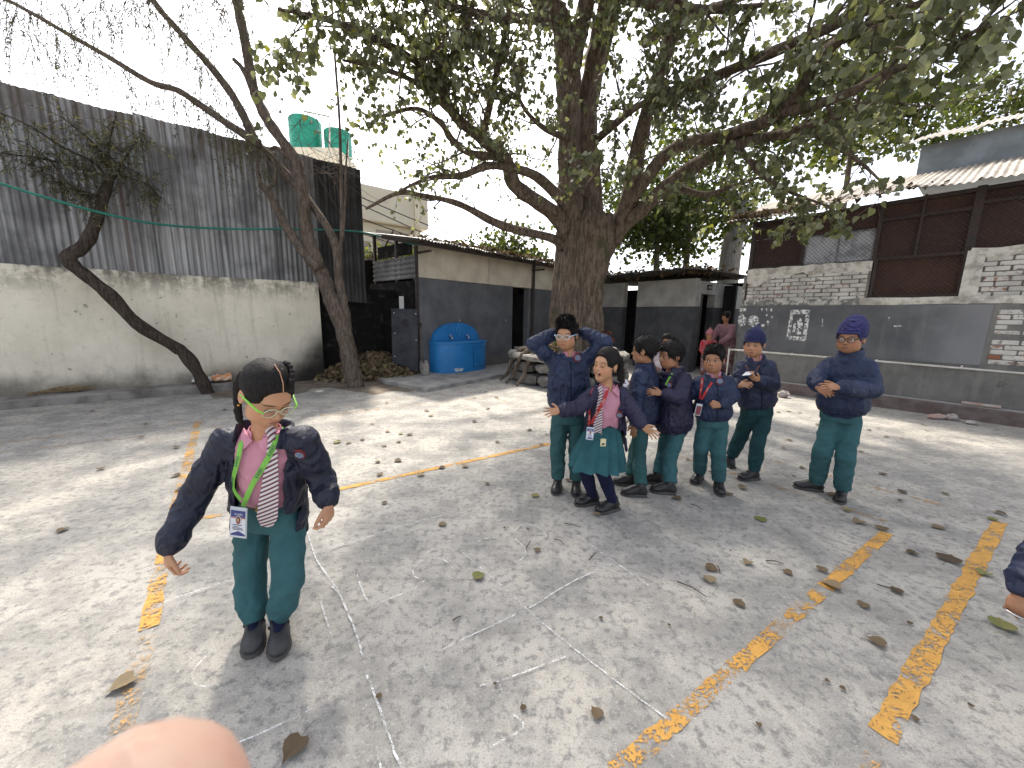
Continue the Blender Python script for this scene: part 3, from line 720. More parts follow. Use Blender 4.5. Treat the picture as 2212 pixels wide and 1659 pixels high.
for lo, hi in ((0, a1), (a2, a3)):
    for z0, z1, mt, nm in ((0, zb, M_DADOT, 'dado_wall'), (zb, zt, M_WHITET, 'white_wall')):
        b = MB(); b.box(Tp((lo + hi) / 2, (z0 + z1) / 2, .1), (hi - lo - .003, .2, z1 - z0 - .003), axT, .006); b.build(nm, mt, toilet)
bOf = lambda ux: float(np.dot(W(ux, 660, T0, np.cross(dL, V3(0, 0, 1))) - T0, dL))
b1, b2 = bOf(1513), bOf(1543); zd = 1.98
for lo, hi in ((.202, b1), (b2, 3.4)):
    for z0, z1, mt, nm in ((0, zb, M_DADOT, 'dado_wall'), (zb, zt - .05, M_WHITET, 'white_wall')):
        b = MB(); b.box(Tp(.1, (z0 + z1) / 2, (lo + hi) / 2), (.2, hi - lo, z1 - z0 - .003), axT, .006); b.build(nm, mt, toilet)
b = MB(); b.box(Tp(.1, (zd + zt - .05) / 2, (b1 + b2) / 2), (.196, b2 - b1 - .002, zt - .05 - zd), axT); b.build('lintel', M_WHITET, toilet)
b = MB(); b.box(Tp(.35, zd / 2, b1 + .28), (.5, .03, zd - .02), axT); b.build('door', mat_plain('dull_grey_door', (.16, .165, .16), (.10, .10, .10), .7, 4, 5, .1, 20), toilet)
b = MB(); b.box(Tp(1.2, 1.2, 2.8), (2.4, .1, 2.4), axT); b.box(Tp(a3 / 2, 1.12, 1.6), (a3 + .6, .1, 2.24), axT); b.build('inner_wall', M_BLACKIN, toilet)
sg = thing('door_sign', Tp(-.02, zd + .1, (b1 + b2) / 2), 'small dark sign over the toilet block door', 'sign')
axD = axT
b = MB(); b.box(Tp(-.012, zd + .17, (b1 + b2) / 2), (.02, .24, .12), axT); b.build('plate', M_BLACKIN, sg)
for k in range(6):
    b = MB(); b.box(Tp(-.025, zd + .165 + .008 * (k % 2), (b1 + b2) / 2 - .085 + k * .034), (.004, .012, .05 + .012 * (k % 3)), axT); b.build('stroke', M_WHITEP, sg)
# roof over the block, strewn with leaves, its overhang lengthened to darken the walls below; plus the long dark passage roof on its left
for (lo, hi, b0, b3, zz) in ((-.4, a3 + 1.0, -.95, 3.2, zt + .12),):
    tt = lo
    while tt < hi:
        bb = MB(); corr(bb, Tp(tt, zz, b0), dR, unit(dL + V3(0, 0, .02)), V3(0, 0, 1), .84, b3 - b0, rows=4, jit=lambda x, y: V3(0, 0, .02 * math.sin(4 * x + tt)))
        bb.build('roof_sheet', M_TINSOOT, toilet, smooth=True); tt += .8
n = 1500; loc = Tp(0, zt + .13, 0) + dR * rng.uniform(-.4, a3 + .9, n)[:, None] + dL * (rng.exponential(.7, n) - .45)[:, None] + V3(0, 0, 1) * np.abs(rng.normal(0, .06, n))[:, None]
leaf_cloud('roof_litter', M_DRY, loc, rand_frames(n, np.zeros((n, 3)), 1, V3(0, 0, 1)), rng.uniform(.05, .12, n), rng.uniform(0, .5, n), leaf_arrays(.3, .3, True), toilet, kind='stuff')
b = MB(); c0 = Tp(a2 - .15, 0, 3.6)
b.box(c0 + V3(0, 0, 1.1), (3.6, .2, 2.06), axT); b.build('passage_shade_wall', M_BLACKIN, label='dark wall closing the shaded passage beside the toilet block', cat='wall')  # black colour stands for the passage's deep shade

# ================================================================== pale house and water tanks beyond the fence
M_HOUSE = mat_plain('pale_cream_render', (.78, .71, .56), (.70, .63, .49), .85, .6, 6, .1, 10)
M_HOUSEW = mat_plain('pale_window_shade', (.42, .36, .30), (.35, .30, .25), .6, 3, 4, .05, 10)
YH = 19.0
HP = D(911, 560, 15.5); HP[2] = 0
def Hp(a, z=0, off=0): return HP - dL * a + nL * off + V3(0, 0, z)
def HZ(ux, uy): return W(ux, uy, HP, nL)[2]
house = thing('pale_house', HP, 'cream rendered house seen beyond the shed roof', 'building')
hzm = HZ(905, 497); zq = HZ(905, 428)
b = MB(); b.box(Hp(3.5, hzm / 2, -2), (7, 4, hzm), axL, .03); b.build('wall', M_HOUSE, house)
b = MB(); b.box(Hp(3.3, (hzm + zq) / 2 + .01, -1.9), (7, 4.3, zq - hzm), axL, .03); b.build('parapet', M_HOUSE, house)
for x0, x1, y0, y1 in ((814, 889, 496, 545), (785, 800, 520, 590)):
    p, q = W(x0, y1, HP, nL), W(x1, y0, HP, nL); ap, aq = -np.dot(p - HP, dL), -np.dot(q - HP, dL); zlo, zhi = min(p[2], q[2]), W(x0, y0, HP, nL)[2]
    b = MB(); b.box(Hp((ap + aq) / 2, (zlo + zhi) / 2, 0), (abs(ap - aq), .06, zhi - zlo), axL); w_ = b.build('window', M_HOUSEW, house)
    b = MB(); b.box(Hp((ap + aq) / 2, zlo - .05, .08), (abs(ap - aq) + .2, .2, .1), axL); b.build('sill', M_HOUSE, w_)
b = MB(); b.tube([Hp(.25, .5, .1), Hp(.25, hzm - .1, .1), Hp(.3, hzm + .1, .32), Hp(.3, zq, .32)], .08, 8); b.build('downpipe', M_HOUSE, house)
b = MB(); tb = thing('tank_platform', D(690, 420, YH + 1), 'concrete stair tower carrying the green water tanks behind the fence', 'building')
p, q = D(560, 345, YH + 2), D(752, 345, YH + 2); zbt = D(690, 338, YH + 2)[2]
b.box(((p[0] + q[0]) / 2, YH + 2, zbt / 2), (q[0] - p[0], 2.2, zbt), None, .03); b.build('tower_wall', M_HOUSE, tb)
M_TANK = mat_plain('green_plastic_tank', (.015, .25, .17), (.03, .33, .22), .45, 3, 4, .05, 20)
for ux, w_, ut, lab in ((661, 58, 255, 'larger green ribbed water tank on the left behind the fence'), (730, 50, 283, 'smaller green ribbed water tank on the right with pipes in front')):
    c = D(ux, 300, YH + 2); R_ = w_ / 2 / FU * (YH + 2); ztop = D(ux, ut, YH + 2)[2]; c[2] = zbt
    tk = thing('water_tank', c, lab, 'water tank', 'green roof water tanks'); h_ = ztop - zbt
    rings = []
    for k in range(40):
        z_ = h_ * .9 * k / 39; rr_ = R_ * (1 + .022 * abs(math.sin(k * math.pi / 5)))
        rings.append([c + V3(rr_ * math.cos(a), rr_ * math.sin(a), z_) for a in np.linspace(0, 6.283, 28, endpoint=False)])
    for f_, z_ in ((.93, .95), (.7, .985), (.32, 1.0)): rings.append([c + V3(R_ * f_ * math.cos(a), R_ * f_ * math.sin(a), h_ * z_) for a in np.linspace(0, 6.283, 28, endpoint=False)])
    b = MB(); b.loft(rings); b.build('tank_shell', M_TANK, tk, smooth=True)
    b = MB(); b.loft([[c + V3(R_ * .3 * math.cos(a), R_ * .3 * math.sin(a), h_ * z_) for a in np.linspace(0, 6.283, 20, endpoint=False)] for z_ in (.99, 1.05)]); b.build('lid', M_TANK, tk)
pp = thing('tank_pipework', D(715, 340, YH + .2), 'thin white pipe frame in front of the water tanks', 'pipe')
for pts in (((712, 265), (712, 350)), ((678, 323), (775, 345)), ((668, 318), (690, 328)), ((752, 300), (752, 352)), ((655, 240), (712, 252))):
    b = MB(); b.tube([D(*q, YH + .3) for q in pts], .035, 6); b.build('tube', M_PVC, pp)
# overhead cables
M_CABLE = mat_plain('black_cable', (.03, .03, .032), None, .6, 5, 2, 0)
for k, (p, q, lab) in enumerate((((780, 424), (1015, 520), 'uppermost of the overhead cables crossing the pale house'), ((780, 440), (1010, 542), 'second overhead cable from the top crossing the pale house'), ((780, 470), (1005, 548), 'third overhead cable just above the shed roof'), ((770, 498), (905, 540), 'lowest cable disappearing behind the shed roof'))):
    a, c = D(*p, 12.2), D(*q, 12.6); d_ = c - a; a = a - d_ * .8; c = c + d_ * .8
    b = MB(); b.tube([a + (c - a) * f - V3(0, 0, 1) * .5 * (1 - (2 * f - 1) ** 2) * .3 + V3(0, 0, .1) for f in np.linspace(0, 1, 14)], .016, 5); b.build('overhead_cable', M_CABLE, label=lab, cat='cable', group='overhead cables')
# green hose slung from the left to the shed roof
M_HOSE = mat_plain('green_hose', (.015, .15, .115), (.03, .20, .15), .5, 12, 4, .05, 30)
pts = [D(-120, 358, 4.5), D(0, 396, 4.75), D(100, 427, 5.0), D(220, 460, 5.4), D(340, 484, 5.9), D(480, 494, 6.6), D(640, 495, 7.4), D(740, 498, 7.9), D(790, 503, 8.15), D(860, 520, 8.3), D(903, 530, 8.35)]
b = MB(); b.tube(catmull(pts, 5), .016, 8); b.build('garden_hose', M_HOSE, smooth=True, label='green hose slung across in front of the tin fence to the shed roof', cat='hose')

# ================================================================== blue wash basin
M_BLUE = NT('blue_gloss_paint'); _v = M_BLUE.obj()
_c = M_BLUE.mix(M_BLUE.ramp(M_BLUE.noise(_v, 3, 6, .6), .35, .65), (.012, .155, .40), (.02, .19, .46))
_c = M_BLUE.mix(M_BLUE.m('MULTIPLY', M_BLUE.ramp(M_BLUE.noise(_v, 18, 6, .7), .62, .7), .5), _c, (.05, .10, .17))
M_BLUE = M_BLUE.fin(_c, .42, M_BLUE.bump(M_BLUE.noise(_v, 12, 5), .15, .01), Specular_IOR_Level=.45)
zb0 = .07
bl_, br_ = t_of(W(932, 800, S0 - bS * .08, nS)), t_of(W(1036, 800, S0 - bS * .08, nS))
tc = (bl_ + br_) / 2; hw = (br_ - bl_) / 2; dep = .56
basin = thing('wash_basin', Sp(tc, zb0, -.3), 'bright blue rounded wash basin with arched back against the shed', 'wash basin')
zt_ = W(985, 738, Sp(tc, 0, -.45), nS)[2]
def oval(z, g=0.0):
    pts = [Sp(tc - hw - g, z, -.02)]
    for a in np.linspace(math.pi, 0, 25): pts.append(Sp(tc + (hw + g) * (abs(math.cos(a)) ** .8) * np.sign(math.cos(a)), z, -.16 - (dep - .16 + g) * abs(math.sin(a)) ** .85))
    pts.append(Sp(tc + hw + g, z, -.02)); return pts
b = MB(); b.loft([oval(zb0), oval(zt_ - .05), oval(zt_ - .045, .018), oval(zt_ - .012, .02), oval(zt_, .008)]); b.build('body', M_BLUE, basin)
b = MB(); b.loft([oval(zt_ + .002, -.09), oval(zt_ - .002, -.1), oval(zt_ + .003, -.11)][:2]); b.build('bowl_rim', M_BLUE, basin)
R_ = hw * .93; zarc = W(985, 697, Sp(tc, 0, -.06), nS)[2]
arc = [(tc - R_, zt_ - .06)] + [(tc + R_ * math.cos(a), zt_ + (zarc - zt_) * math.sin(a) ** .9) for a in np.linspace(math.pi, 0, 29)] + [(tc + R_, zt_ - .06)]
b = MB(); b.loft([[Sp(t_, z_, -.005) for t_, z_ in arc], [Sp(t_, z_, -.10) for t_, z_ in arc]]); b.build('arched_back', M_BLUE, basin)
drop = [(.0, .155), (.022, .08), (.042, .0), (.044, -.045), (.028, -.082), (0, -.095), (-.028, -.082), (-.044, -.045), (-.042, .0), (-.022, .08), (0, .155)]
zc = zt_ + (zarc - zt_) * .52
b = MB(); b.tube([Sp(tc + .02 + x * 1.15, zc + y * 1.1, -.110) for x, y in drop], .013, 8); b.build('water_drop_emblem', mat_plain('emblem_blue', (.03, .23, .52), (.02, .19, .46), .35), basin, smooth=True)
M_CHROME = mat_plain('worn_chrome', (.62, .62, .62), (.4, .4, .4), .25, 8, 3, 0, metal=.9)
for tt in (tc - .24, tc + .26):
    b = MB(); zz = zt_ + .075; b.tube([Sp(tt, zz, -.10), Sp(tt, zz + .01, -.17), Sp(tt, zz - .005, -.21), Sp(tt, zz - .045, -.225)], .021, 8); b.tube([Sp(tt, zz + .005, -.16), Sp(tt, zz + .05, -.16)], .010, 6); b.box(Sp(tt, zz + .055, -.16), (.075, .016, .014), axS, .004); b.build('tap', M_CHROME, basin, smooth=True)
# cupboard panel on the curved front; a dark blue line paints its shadow gap
def front(t_, z, g):
    u = np.clip((t_ - tc) / hw, -1, 1); ca = abs(u) ** (1 / .8); sa = math.sqrt(max(0, 1 - ca * ca))
    return Sp(t_, z, -.16 - (dep - .16 + g) * sa ** .85)
pa, pb = tc + hw * .12, tc + hw * .72; za, zb_ = zb0 + .09, zt_ - .14
rows = [[front(t_, z, .006) for t_ in np.linspace(pa, pb, 8)] for z in np.linspace(za, zb_, 4)]
b = MB(); b.loft(rows, False, False); b.build('cupboard_door', M_BLUE, basin)
b = MB(); b.tube([front(t_, za, .007) for t_ in np.linspace(pa, pb, 8)] + [front(pb, z, .007) for z in np.linspace(za, zb_, 4)] + [front(t_, zb_, .007) for t_ in np.linspace(pb, pa, 8)] + [front(pa, z, .007) for z in np.linspace(zb_, za, 4)], .005, 5); b.build('door_edge', mat_plain('blue_shadow_gap', (.006, .07, .19), None, .6), basin)
b = MB(); M_CHIP = make_worn('chipped_white_mark', (.62, .62, .6), .42, .5, 40)
b.loft([[front(t_, z, .004) for t_ in np.linspace(tc - hw * .58, tc - hw * .28, 6)] for z in (zb0 + .03, zb0 + .10)], False, False); b.build('chipped_mark', M_CHIP, basin)
# shovel leaning on the shed corner
sh = thing('shovel', G(901, 815), 'old steel shovel with T grip leaning upright beside the blue basin', 'shovel')
M_WOODOLD = mat_plain('old_shaft', (.13, .10, .085), (.08, .06, .05), .8, 12, 6, .3, 50)
f0, f1 = Sp(-.12, .34, -.30), Sp(-.03, 1.04, -.06); ud = unit(f1 - f0)
b = MB(); b.tube([f0, f1], .015, 8); b.build('shaft', M_WOODOLD, sh, smooth=True)
b = MB(); g0 = f1 + ud * .11; b.tube([f1, f1 + ud * .05 - dS * .045, g0 - dS * .05], .010, 6); b.tube([f1, f1 + ud * .05 + dS * .045, g0 + dS * .05], .010, 6); b.tube([g0 - dS * .055, g0 + dS * .055], .012, 8); b.build('grip', M_DARKMETAL, sh, smooth=True)
rows = []
bn = unit(np.cross(dS, ud))
for f_, w_ in ((0, .085), (.08, .115), (.2, .12), (.28, .09), (.34, .02)):
    rows.append([f0 - ud * (f_ - .04) + dS * (w_ * x) - bn * (.028 * (1 - x * x)) for x in np.linspace(-1, 1, 7)])
b = MB(); b.loft(rows, False, False); b.loft([[p + bn * .003 for p in rw[::-1]] for rw in rows], False, False); b.build('blade', mat_plain('shovel_steel', (.30, .28, .25), (.18, .16, .14), .6, 12, 5, .2, 40, metal=.3), sh, smooth=True)

# heap of swept leaves
hc = G(745, 822); 
def heap_h(x, y):
    return .46 * np.exp(-(((x + 3.15) / .75) ** 2 + ((y - 8.75) / .75) ** 2)) + .12 * np.exp(-(((x + 3.6) / .6) ** 2 + ((y - 8.05) / .5) ** 2)) + .10 * np.exp(-(((x + 2.55) / .4) ** 2 + ((y - 8.3) / .35) ** 2))
b = MB(); gx, gy = np.linspace(-4.9, -1.9, 30), np.linspace(7.2, 9.9, 26)
b.add([(x, y, heap_h(x, y) - .03) for y in gy for x in gx], [(j * 30 + i, j * 30 + i + 1, (j + 1) * 30 + i + 1, (j + 1) * 30 + i) for j in range(25) for i in range(29)])
heap = b.build('leaf_heap', M_DIRT, smooth=True, label='heap of swept dry brown leaves in the corner', cat='leaf heap', kind='stuff')
n = 5200; x = rng.normal(-3.2, .62, n); y = rng.normal(8.45, .55, n); k_ = (heap_h(x, y) > .035) & (x > -4.8) & (y > 7.3); x, y = x[k_], y[k_]; n = len(x)
z = heap_h(x, y) + rng.uniform(-.02, .03, n)
nrm = np.stack([-(heap_h(x + .02, y) - heap_h(x - .02, y)) / .04, -(heap_h(x, y + .02) - heap_h(x, y - .02)) / .04, np.ones(n)], 1)
leaf_cloud('heap_leaves', M_DRY, np.stack([x, y, z], 1), rand_frames(n, np.zeros((n, 3)), 1, nrm), rng.uniform(.06, .12, n), np.clip(rng.normal(.52, .2, n), 0, .9), leaf_arrays(.3, .35), heap, kind='stuff')
# litter by the wall: plastic bag, straw broom, log
bag = thing('plastic_sack', Lp(s_of(G(455, 826)), .13, -.15), 'crumpled silver and orange plastic sack on the ledge behind the crooked tree', 'sack')
for k, (c1, c2, x0, x1, nm) in enumerate((((.62, .63, .60), (.35, .36, .35), 413, 462, 'silver_part'), ((.62, .22, .05), (.7, .55, .4), 452, 500, 'orange_part'))):
    rr = np.random.default_rng(k + 3); rows = []
    P, Q = W(x0, 818, WL + nL * .1, nL), W(x1, 816, WL + nL * .1, nL)
    for i in range(9):
        c = P + (Q - P) * i / 8; c[2] = .14; w_ = .15 * (1 - .45 * abs(i / 4 - 1))
        rows.append([c + nL * (w_ * math.cos(a)) * rr.uniform(.7, 1.2) + V3(0, 0, 1) * (.055 * (1 + math.sin(a))) * rr.uniform(.45, 1.3) for a in np.linspace(0, 6.283, 9, endpoint=False)])
    b = MB(); b.loft(rows); b.build(nm, mat_plain('sack_' + nm, c1, c2, .4, 14, 4, .1, 30), bag)
br = thing('straw_broom', Lp(s_of(G(130, 868)), .13, -.2), 'straw broom lying on the ledge at far left', 'broom')
P, Q = W(60, 858, WL + nL * .12, nL), W(205, 833, WL + nL * .06, nL); b = MB(); rr = np.random.default_rng(5)
for i in range(110):
    e = rr.normal(0, 1, 3) * V3(.035, .035, .02); m_ = rr.uniform(.55, 1.0); P_ = P + (Q - P) * rr.uniform(0, .1); P_[2] = .14 + rr.uniform(0, .03); Q_ = P + (Q - P) * m_ + e; Q_[2] = .145 + abs(e[2]) * 2
    b.tube([P_, (P_ + Q_) / 2 + V3(0, 0, .015), Q_], .0022, 3, False)
b.build('bristles', mat_plain('straw', (.32, .24, .13), (.20, .14, .08), .85, 20, 3, 0), br)
b = MB(); b.tube([P + V3(0, 0, .01), P + (Q - P) * .12 + V3(0, 0, .02)], .02, 8); b.build('binding', M_WOODOLD, br)
b = MB(); p, q = G(484, 843), G(520, 838); b.tube([p + V3(0, 0, .05), (p + q) / 2 + V3(0, 0, .055), q + V3(0, 0, .05)], [.05, .055, .05], 9, mod=lambda i, a: 1 + .1 * math.sin(3 * a + i)); b.build('log', mat_plain('weathered_log', (.30, .255, .19), (.17, .14, .10), .9, 8, 6, .6, 40), smooth=True, label='short weathered log lying behind the near girl', cat='log')
# ================================================================== trees
def make_bark(name, c1, c2, moss=None, scale=(9, 9, 1.6)):
    t = NT(name); v = t.obj(); a = t.noise(t.mapv(v, scale), 2.2, 8, .7); bl = t.noise(v, 2.6, 6, .6); f = t.noise(v, 26, 6, .7)
    c = t.mix(t.ramp(a, .36, .64), c1, c2)
    c = t.mix(t.m('MULTIPLY', t.ramp(f, .55, .72), .5), c, tuple(min(1, x * 2.1) for x in c1))
    if moss: c = t.mix(t.m('MULTIPLY', t.ramp(bl, .54, .68), .75), c, moss)
    return t.fin(c, .95, t.bump(t.m('ADD', t.m('MULTIPLY', a, 2), f), .9, .025), Specular_IOR_Level=.15)
M_BARK = make_bark('fig_bark', (.20, .155, .118), (.072, .054, .041), (.068, .07, .036))
M_BARK2 = make_bark('dark_rough_bark', (.10, .077, .062), (.042, .033, .028), (.05, .045, .025), (14, 14, 2.5))
M_BARK3 = make_bark('grey_brown_bark', (.19, .15, .118), (.085, .066, .054), (.085, .075, .045), (14, 14, 3))
M_FIG = make_leafmat('fig_leaf', [(0, (.08, .09, .05)), (.3, (.13, .142, .085)), (.6, (.215, .23, .155)), (.82, (.35, .365, .29)), (.9, (.20, .22, .06)), (.95, (.36, .33, .06)), (1, (.40, .29, .06))], .5, .5)

class Tree:
    def __init__(s, seed): s.r = np.random.default_rng(seed); s.tw = MB(); s.loc = []; s.ax = []; s.sz = []; s.tn = []
    def twig(s, p, d, L, r, leaves, droop=.4, size=(.085, .14), tone=(.0, .9), seg=5):
        pts = [np.asarray(p, float)]; d = unit(d)
        for i in range(seg):
            d = unit(d + s.r.normal(0, .16, 3) + V3(0, 0, -droop / seg * (i > 0)))
            pts.append(pts[-1] + d * L / seg)
        s.tw.tube(pts, [r * (1 - .75 * i / seg) for i in range(seg + 1)], 4, False)
        for _ in range(leaves):
            f = s.r.uniform(.15, 1.0) * seg; i = min(int(f), seg - 1); q = pts[i] + (pts[i + 1] - pts[i]) * (f - i)
            dd = unit(s.r.normal(0, .55, 3) + V3(0, 0, -.75) + d * .25)
            s.loc.append(q + dd * .035); s.ax.append(dd); s.sz.append(s.r.uniform(*size)); s.tn.append(s.r.uniform(*tone))
        return pts
    def limb(s, pts, r0, r1, mat, parent, nsub=14, sublen=(.5, 1.3), twigs=4, leaves=8, start=.25, name='limb', up=.25, size=(.056, .096), tone=(0, .92), n=8, out=None, droop=.4):
        P = catmull(pts, 6); R = np.linspace(r0, r1, len(P))
        ph = s.r.uniform(0, 6, 3)
        b = MB(); b.tube(P, list(R), max(n, 8), True, mod=lambda i, q: 1 + .10 * math.sin(2 * q + ph[0] + i * .3) + .07 * math.sin(5 * q + ph[1] - i * .5) + .05 * math.sin(i * 1.3 + ph[2]))
        if name: b.build(name, mat, parent, smooth=True)
        for _ in range(nsub):
            f = s.r.uniform(start, 1.0) ** .8 * (len(P) - 1); i = min(int(f), len(P) - 2); q = P[i]
            t = unit(P[i + 1] - P[i]); rd = unit(s.r.normal(0, 1, 3) + V3(0, 0, up)); d = unit(t * .55 + rd)
            if out is not None: d = unit(d + np.asarray(out))
            L = s.r.uniform(*sublen)
            sp = s.twig(q, d, L, max(.006, min(.018, R[i] * .4)), int(leaves * .6), .2, size, tone, 6)
            for _ in range(twigs):
                j = s.r.integers(1, len(sp)); dd = unit(sp[j] - sp[j - 1]) * .5 + s.r.normal(0, .6, 3)
                s.twig(sp[j], dd, s.r.uniform(.22, .55), .005, leaves, droop, size, tone, 4)
        return P
    def finish(s, tree, leafmat, name='twigs', bark=None, near=300, base=None):
        s.tw.build(name, bark, tree, kind='stuff')
        loc = np.array(s.loc); ax = np.array(s.ax); sz = np.array(s.sz); tn = np.array(s.tn); n = len(loc)
        rg = s.r; z = rg.normal(0, 1, (n, 3)) + V3(0, -.4, .5); x = np.cross(ax, z); x /= np.linalg.norm(x, axis=1)[:, None]; z = np.cross(x, ax)
        mx = np.stack([x, ax, z], 2)
        u, v, dpt = project(loc); vis = (u > -20) & (u < 2232) & (v > -20) & (v < 1680) & (dpt > .3)
        score = np.where(vis, sz / np.maximum(dpt, .3), 0); order = np.argsort(-score); big = order[:near] if near else order[:0]; big = big[score[big] > 0]
        if len(big):
            bv, bf = leaf_arrays(.16, .25); meshes = []
            for q in range(10):
                me = bpy.data.meshes.new('leaf'); bv2, _ = leaf_arrays(.08 + .02 * q, .1 + .04 * (q % 5)); me.from_pydata([tuple(p) for p in bv2], [], [tuple(map(int, f)) for f in bf]); me.materials.append(leafmat)
                at = me.attributes.new('tone', 'FLOAT', 'POINT'); at.data.foreach_set('value', np.full(len(bv2), q / 10 * .88 + .05, np.float32)); meshes.append(me)
            for i in big:
                o = bpy.data.objects.new('leaf', meshes[min(9, int(tn[i] * 10))]); col.objects.link(o); o.parent = tree
                M3 = Matrix([tuple(rw) for rw in mx[i]]) * float(sz[i])
                o.matrix_basis = Matrix.Translation(Vector(loc[i]) - Vector(WLOC[tree.name])) @ M3.to_4x4()
        rest = np.setdiff1d(np.arange(n), big)
        closer = rest[dpt[rest] < 5.5]; far = rest[dpt[rest] >= 5.5]
        for k_, idx, low in ((0, closer, False), (1, far, True)):
            if len(idx): leaf_cloud('crown', leafmat, loc[idx], mx[idx], sz[idx], tn[idx], base or leaf_arrays(.16, .2, low), tree, kind='stuff')
        print(tree.name, 'leaves', n)

# ---- big sacred fig
YT = 8.3
fb = G(1252, 800); fb = V3(1.22, YT, 0)
fig = thing('fig_tree', fb, 'huge fluted fig tree with spreading leafy limbs over the stone planter', 'tree')
T = Tree(21)
tp = [D(1252, 830, YT), D(1252, 760, YT), D(1250, 690, YT), D(1252, 620, YT), D(1262, 560, YT), D(1272, 510, YT), D(1278, 470, YT)]
P = catmull(tp, 8); R = interp([.70, .60, .53, .50, .53, .60, .50], len(P))
b = MB()
def flute(i, q):
    k = i / len(P)
    return 1 + (.10 - .05 * k) * math.sin(5 * q + .8) + .06 * math.sin(8 * q + 2.2 + k * 2) + .035 * math.sin(13 * q + k * 3) - .16 * math.exp(-((math.atan2(math.sin(q - 4.55), math.cos(q - 4.55))) / .13) ** 2) - .10 * math.exp(-((math.atan2(math.sin(q - 5.15), math.cos(q - 5.15))) / .1) ** 2) + .02 * math.sin(i * .9 + 3 * q)
b.tube(P, list(R), 64, True, flute)
b.build('trunk', M_BARK, fig, smooth=True)
LT = dict(mat=M_BARK, parent=fig)
def L_(pts, r0, r1, **kw): return T.limb([D(*p) for p in pts], r0, r1, M_BARK, fig, **kw)
# rising stems
L_([(1238, 520, 8.2), (1232, 440, 8.1), (1229, 347, 8.0), (1230, 243, 7.9), (1224, 139, 7.7), (1212, 45, 7.4), (1165, -10, 7.1), (1110, -160, 6.6)], .27, .14, nsub=7, start=.6, n=14)
L_([(1229, 170, 7.7), (1245, 90, 7.4), (1266, 10, 7.1), (1275, -150, 6.6)], .17, .11, nsub=6, start=.4, n=12)
L_([(1290, 520, 8.3), (1272, 420, 8.3), (1264, 330, 8.2), (1266, 243, 8.1), (1284, 146, 7.9), (1303, 69, 7.7), (1318, -10, 7.4), (1350, -180, 6.8)], .27, .15, nsub=7, start=.6, n=14)
L_([(1320, 520, 8.2), (1345, 470, 8.0), (1360, 430, 7.8), (1375, 340, 7.5), (1400, 230, 7.0), (1440, 110, 6.4), (1480, -30, 5.8)], .21, .07, nsub=12, start=.35, n=12)
# right limbs reaching towards the viewer over the yard
L_([(1330, 500, 8.1), (1390, 451, 7.7), (1444, 399, 7.2), (1531, 340, 6.5), (1590, 312, 6.0), (1739, 278, 5.2), (1843, 235, 4.8), (1940, 200, 4.5)], .16, .02, nsub=14, start=.25, twigs=5, n=12, up=.1)
L_([(1360, 440, 7.8), (1444, 330, 6.9), (1583, 288, 6.0), (1687, 243, 5.2), (1791, 104, 4.5), (1930, 35, 3.9), (2090, -40, 3.5)], .12, .02, nsub=17, start=.25, twigs=5, n=10, up=.1)
L_([(1400, 230, 7.0), (1560, 160, 6.0), (1720, 90, 5.0), (1860, 30, 4.3), (2000, -30, 3.8)], .09, .02, nsub=16, start=.05, twigs=5, up=.0)
L_([(1687, 243, 5.2), (1800, 215, 4.4), (1900, 165, 3.8), (2010, 120, 3.4), (2120, 60, 3.1)], .06, .012, nsub=14, start=.0, twigs=5, up=.25, sublen=(.35, .75))
L_([(1739, 278, 5.2), (1830, 330, 4.7), (1880, 370, 4.4), (1910, 400, 4.2)], .03, .008, leaves=3, nsub=4, start=.1, twigs=3, up=-.2, sublen=(.25, .6))
L_([(1590, 312, 6.0), (1650, 380, 5.6), (1720, 420, 5.3), (1790, 445, 5.0)], .045, .01, nsub=8, start=.0, twigs=4, up=-.1, sublen=(.3, .7))
L_([(1444, 399, 7.2), (1520, 420, 6.9), (1590, 400, 6.6), (1680, 370, 6.2)], .06, .015, nsub=8, start=.1, twigs=4, up=.0, sublen=(.3, .8))
# left limbs
L_([(1215, 535, 8.2), (1192, 514, 8.1), (1112, 496, 7.8), (1067, 479, 7.6), (991, 441, 7.3), (921, 424, 7.1), (862, 417, 6.9), (790, 451, 6.7)], .105, .02, nsub=6, start=.35, twigs=3, leaves=4, size=(.046, .08), n=10, sublen=(.3, .8), up=.4)
L_([(1225, 500, 8.1), (1199, 462, 8.0), (1147, 427, 7.7), (1112, 399, 7.4), (1092, 347, 7.2), (1040, 299, 6.9), (977, 243, 6.5), (956, 170, 6.2), (991, 97, 5.9), (1025, 0, 5.6)], .17, .03, nsub=27, start=.2, twigs=5, size=(.048, .085), leaves=8, n=12)
L_([(1225, 450, 8.0), (1199, 417, 7.8), (1147, 375, 7.4), (1060, 358, 7.0), (1001, 378, 6.8), (928, 385, 6.6), (862, 413, 6.5)], .11, .02, nsub=11, start=.3, twigs=4, leaves=5, size=(.046, .08), n=10, sublen=(.35, .9), up=.5)
L_([(1081, 340, 7.1), (1015, 330, 6.8), (974, 299, 6.6), (953, 267, 6.4), (900, 235, 6.1), (817, 253, 5.9)], .07, .02, nsub=14, start=.1, twigs=4, leaves=7, size=(.048, .085))
L_([(956, 170, 6.2), (880, 120, 5.7), (800, 80, 5.2), (700, 40, 4.8), (600, 20, 4.5)], .06, .015, nsub=24, start=.0, twigs=5, size=(.048, .085), leaves=8, up=-.05)
L_([(977, 243, 6.5), (900, 180, 6.0), (830, 150, 5.6), (740, 130, 5.2)], .05, .015, nsub=13, start=.2, twigs=5, leaves=9, up=.0, size=(.048, .085))
L_([(1040, 299, 6.9), (1060, 220, 6.6), (1080, 120, 6.2), (1100, 20, 5.7)], .07, .02, nsub=18, start=.05, twigs=5, leaves=9, size=(.048, .085))
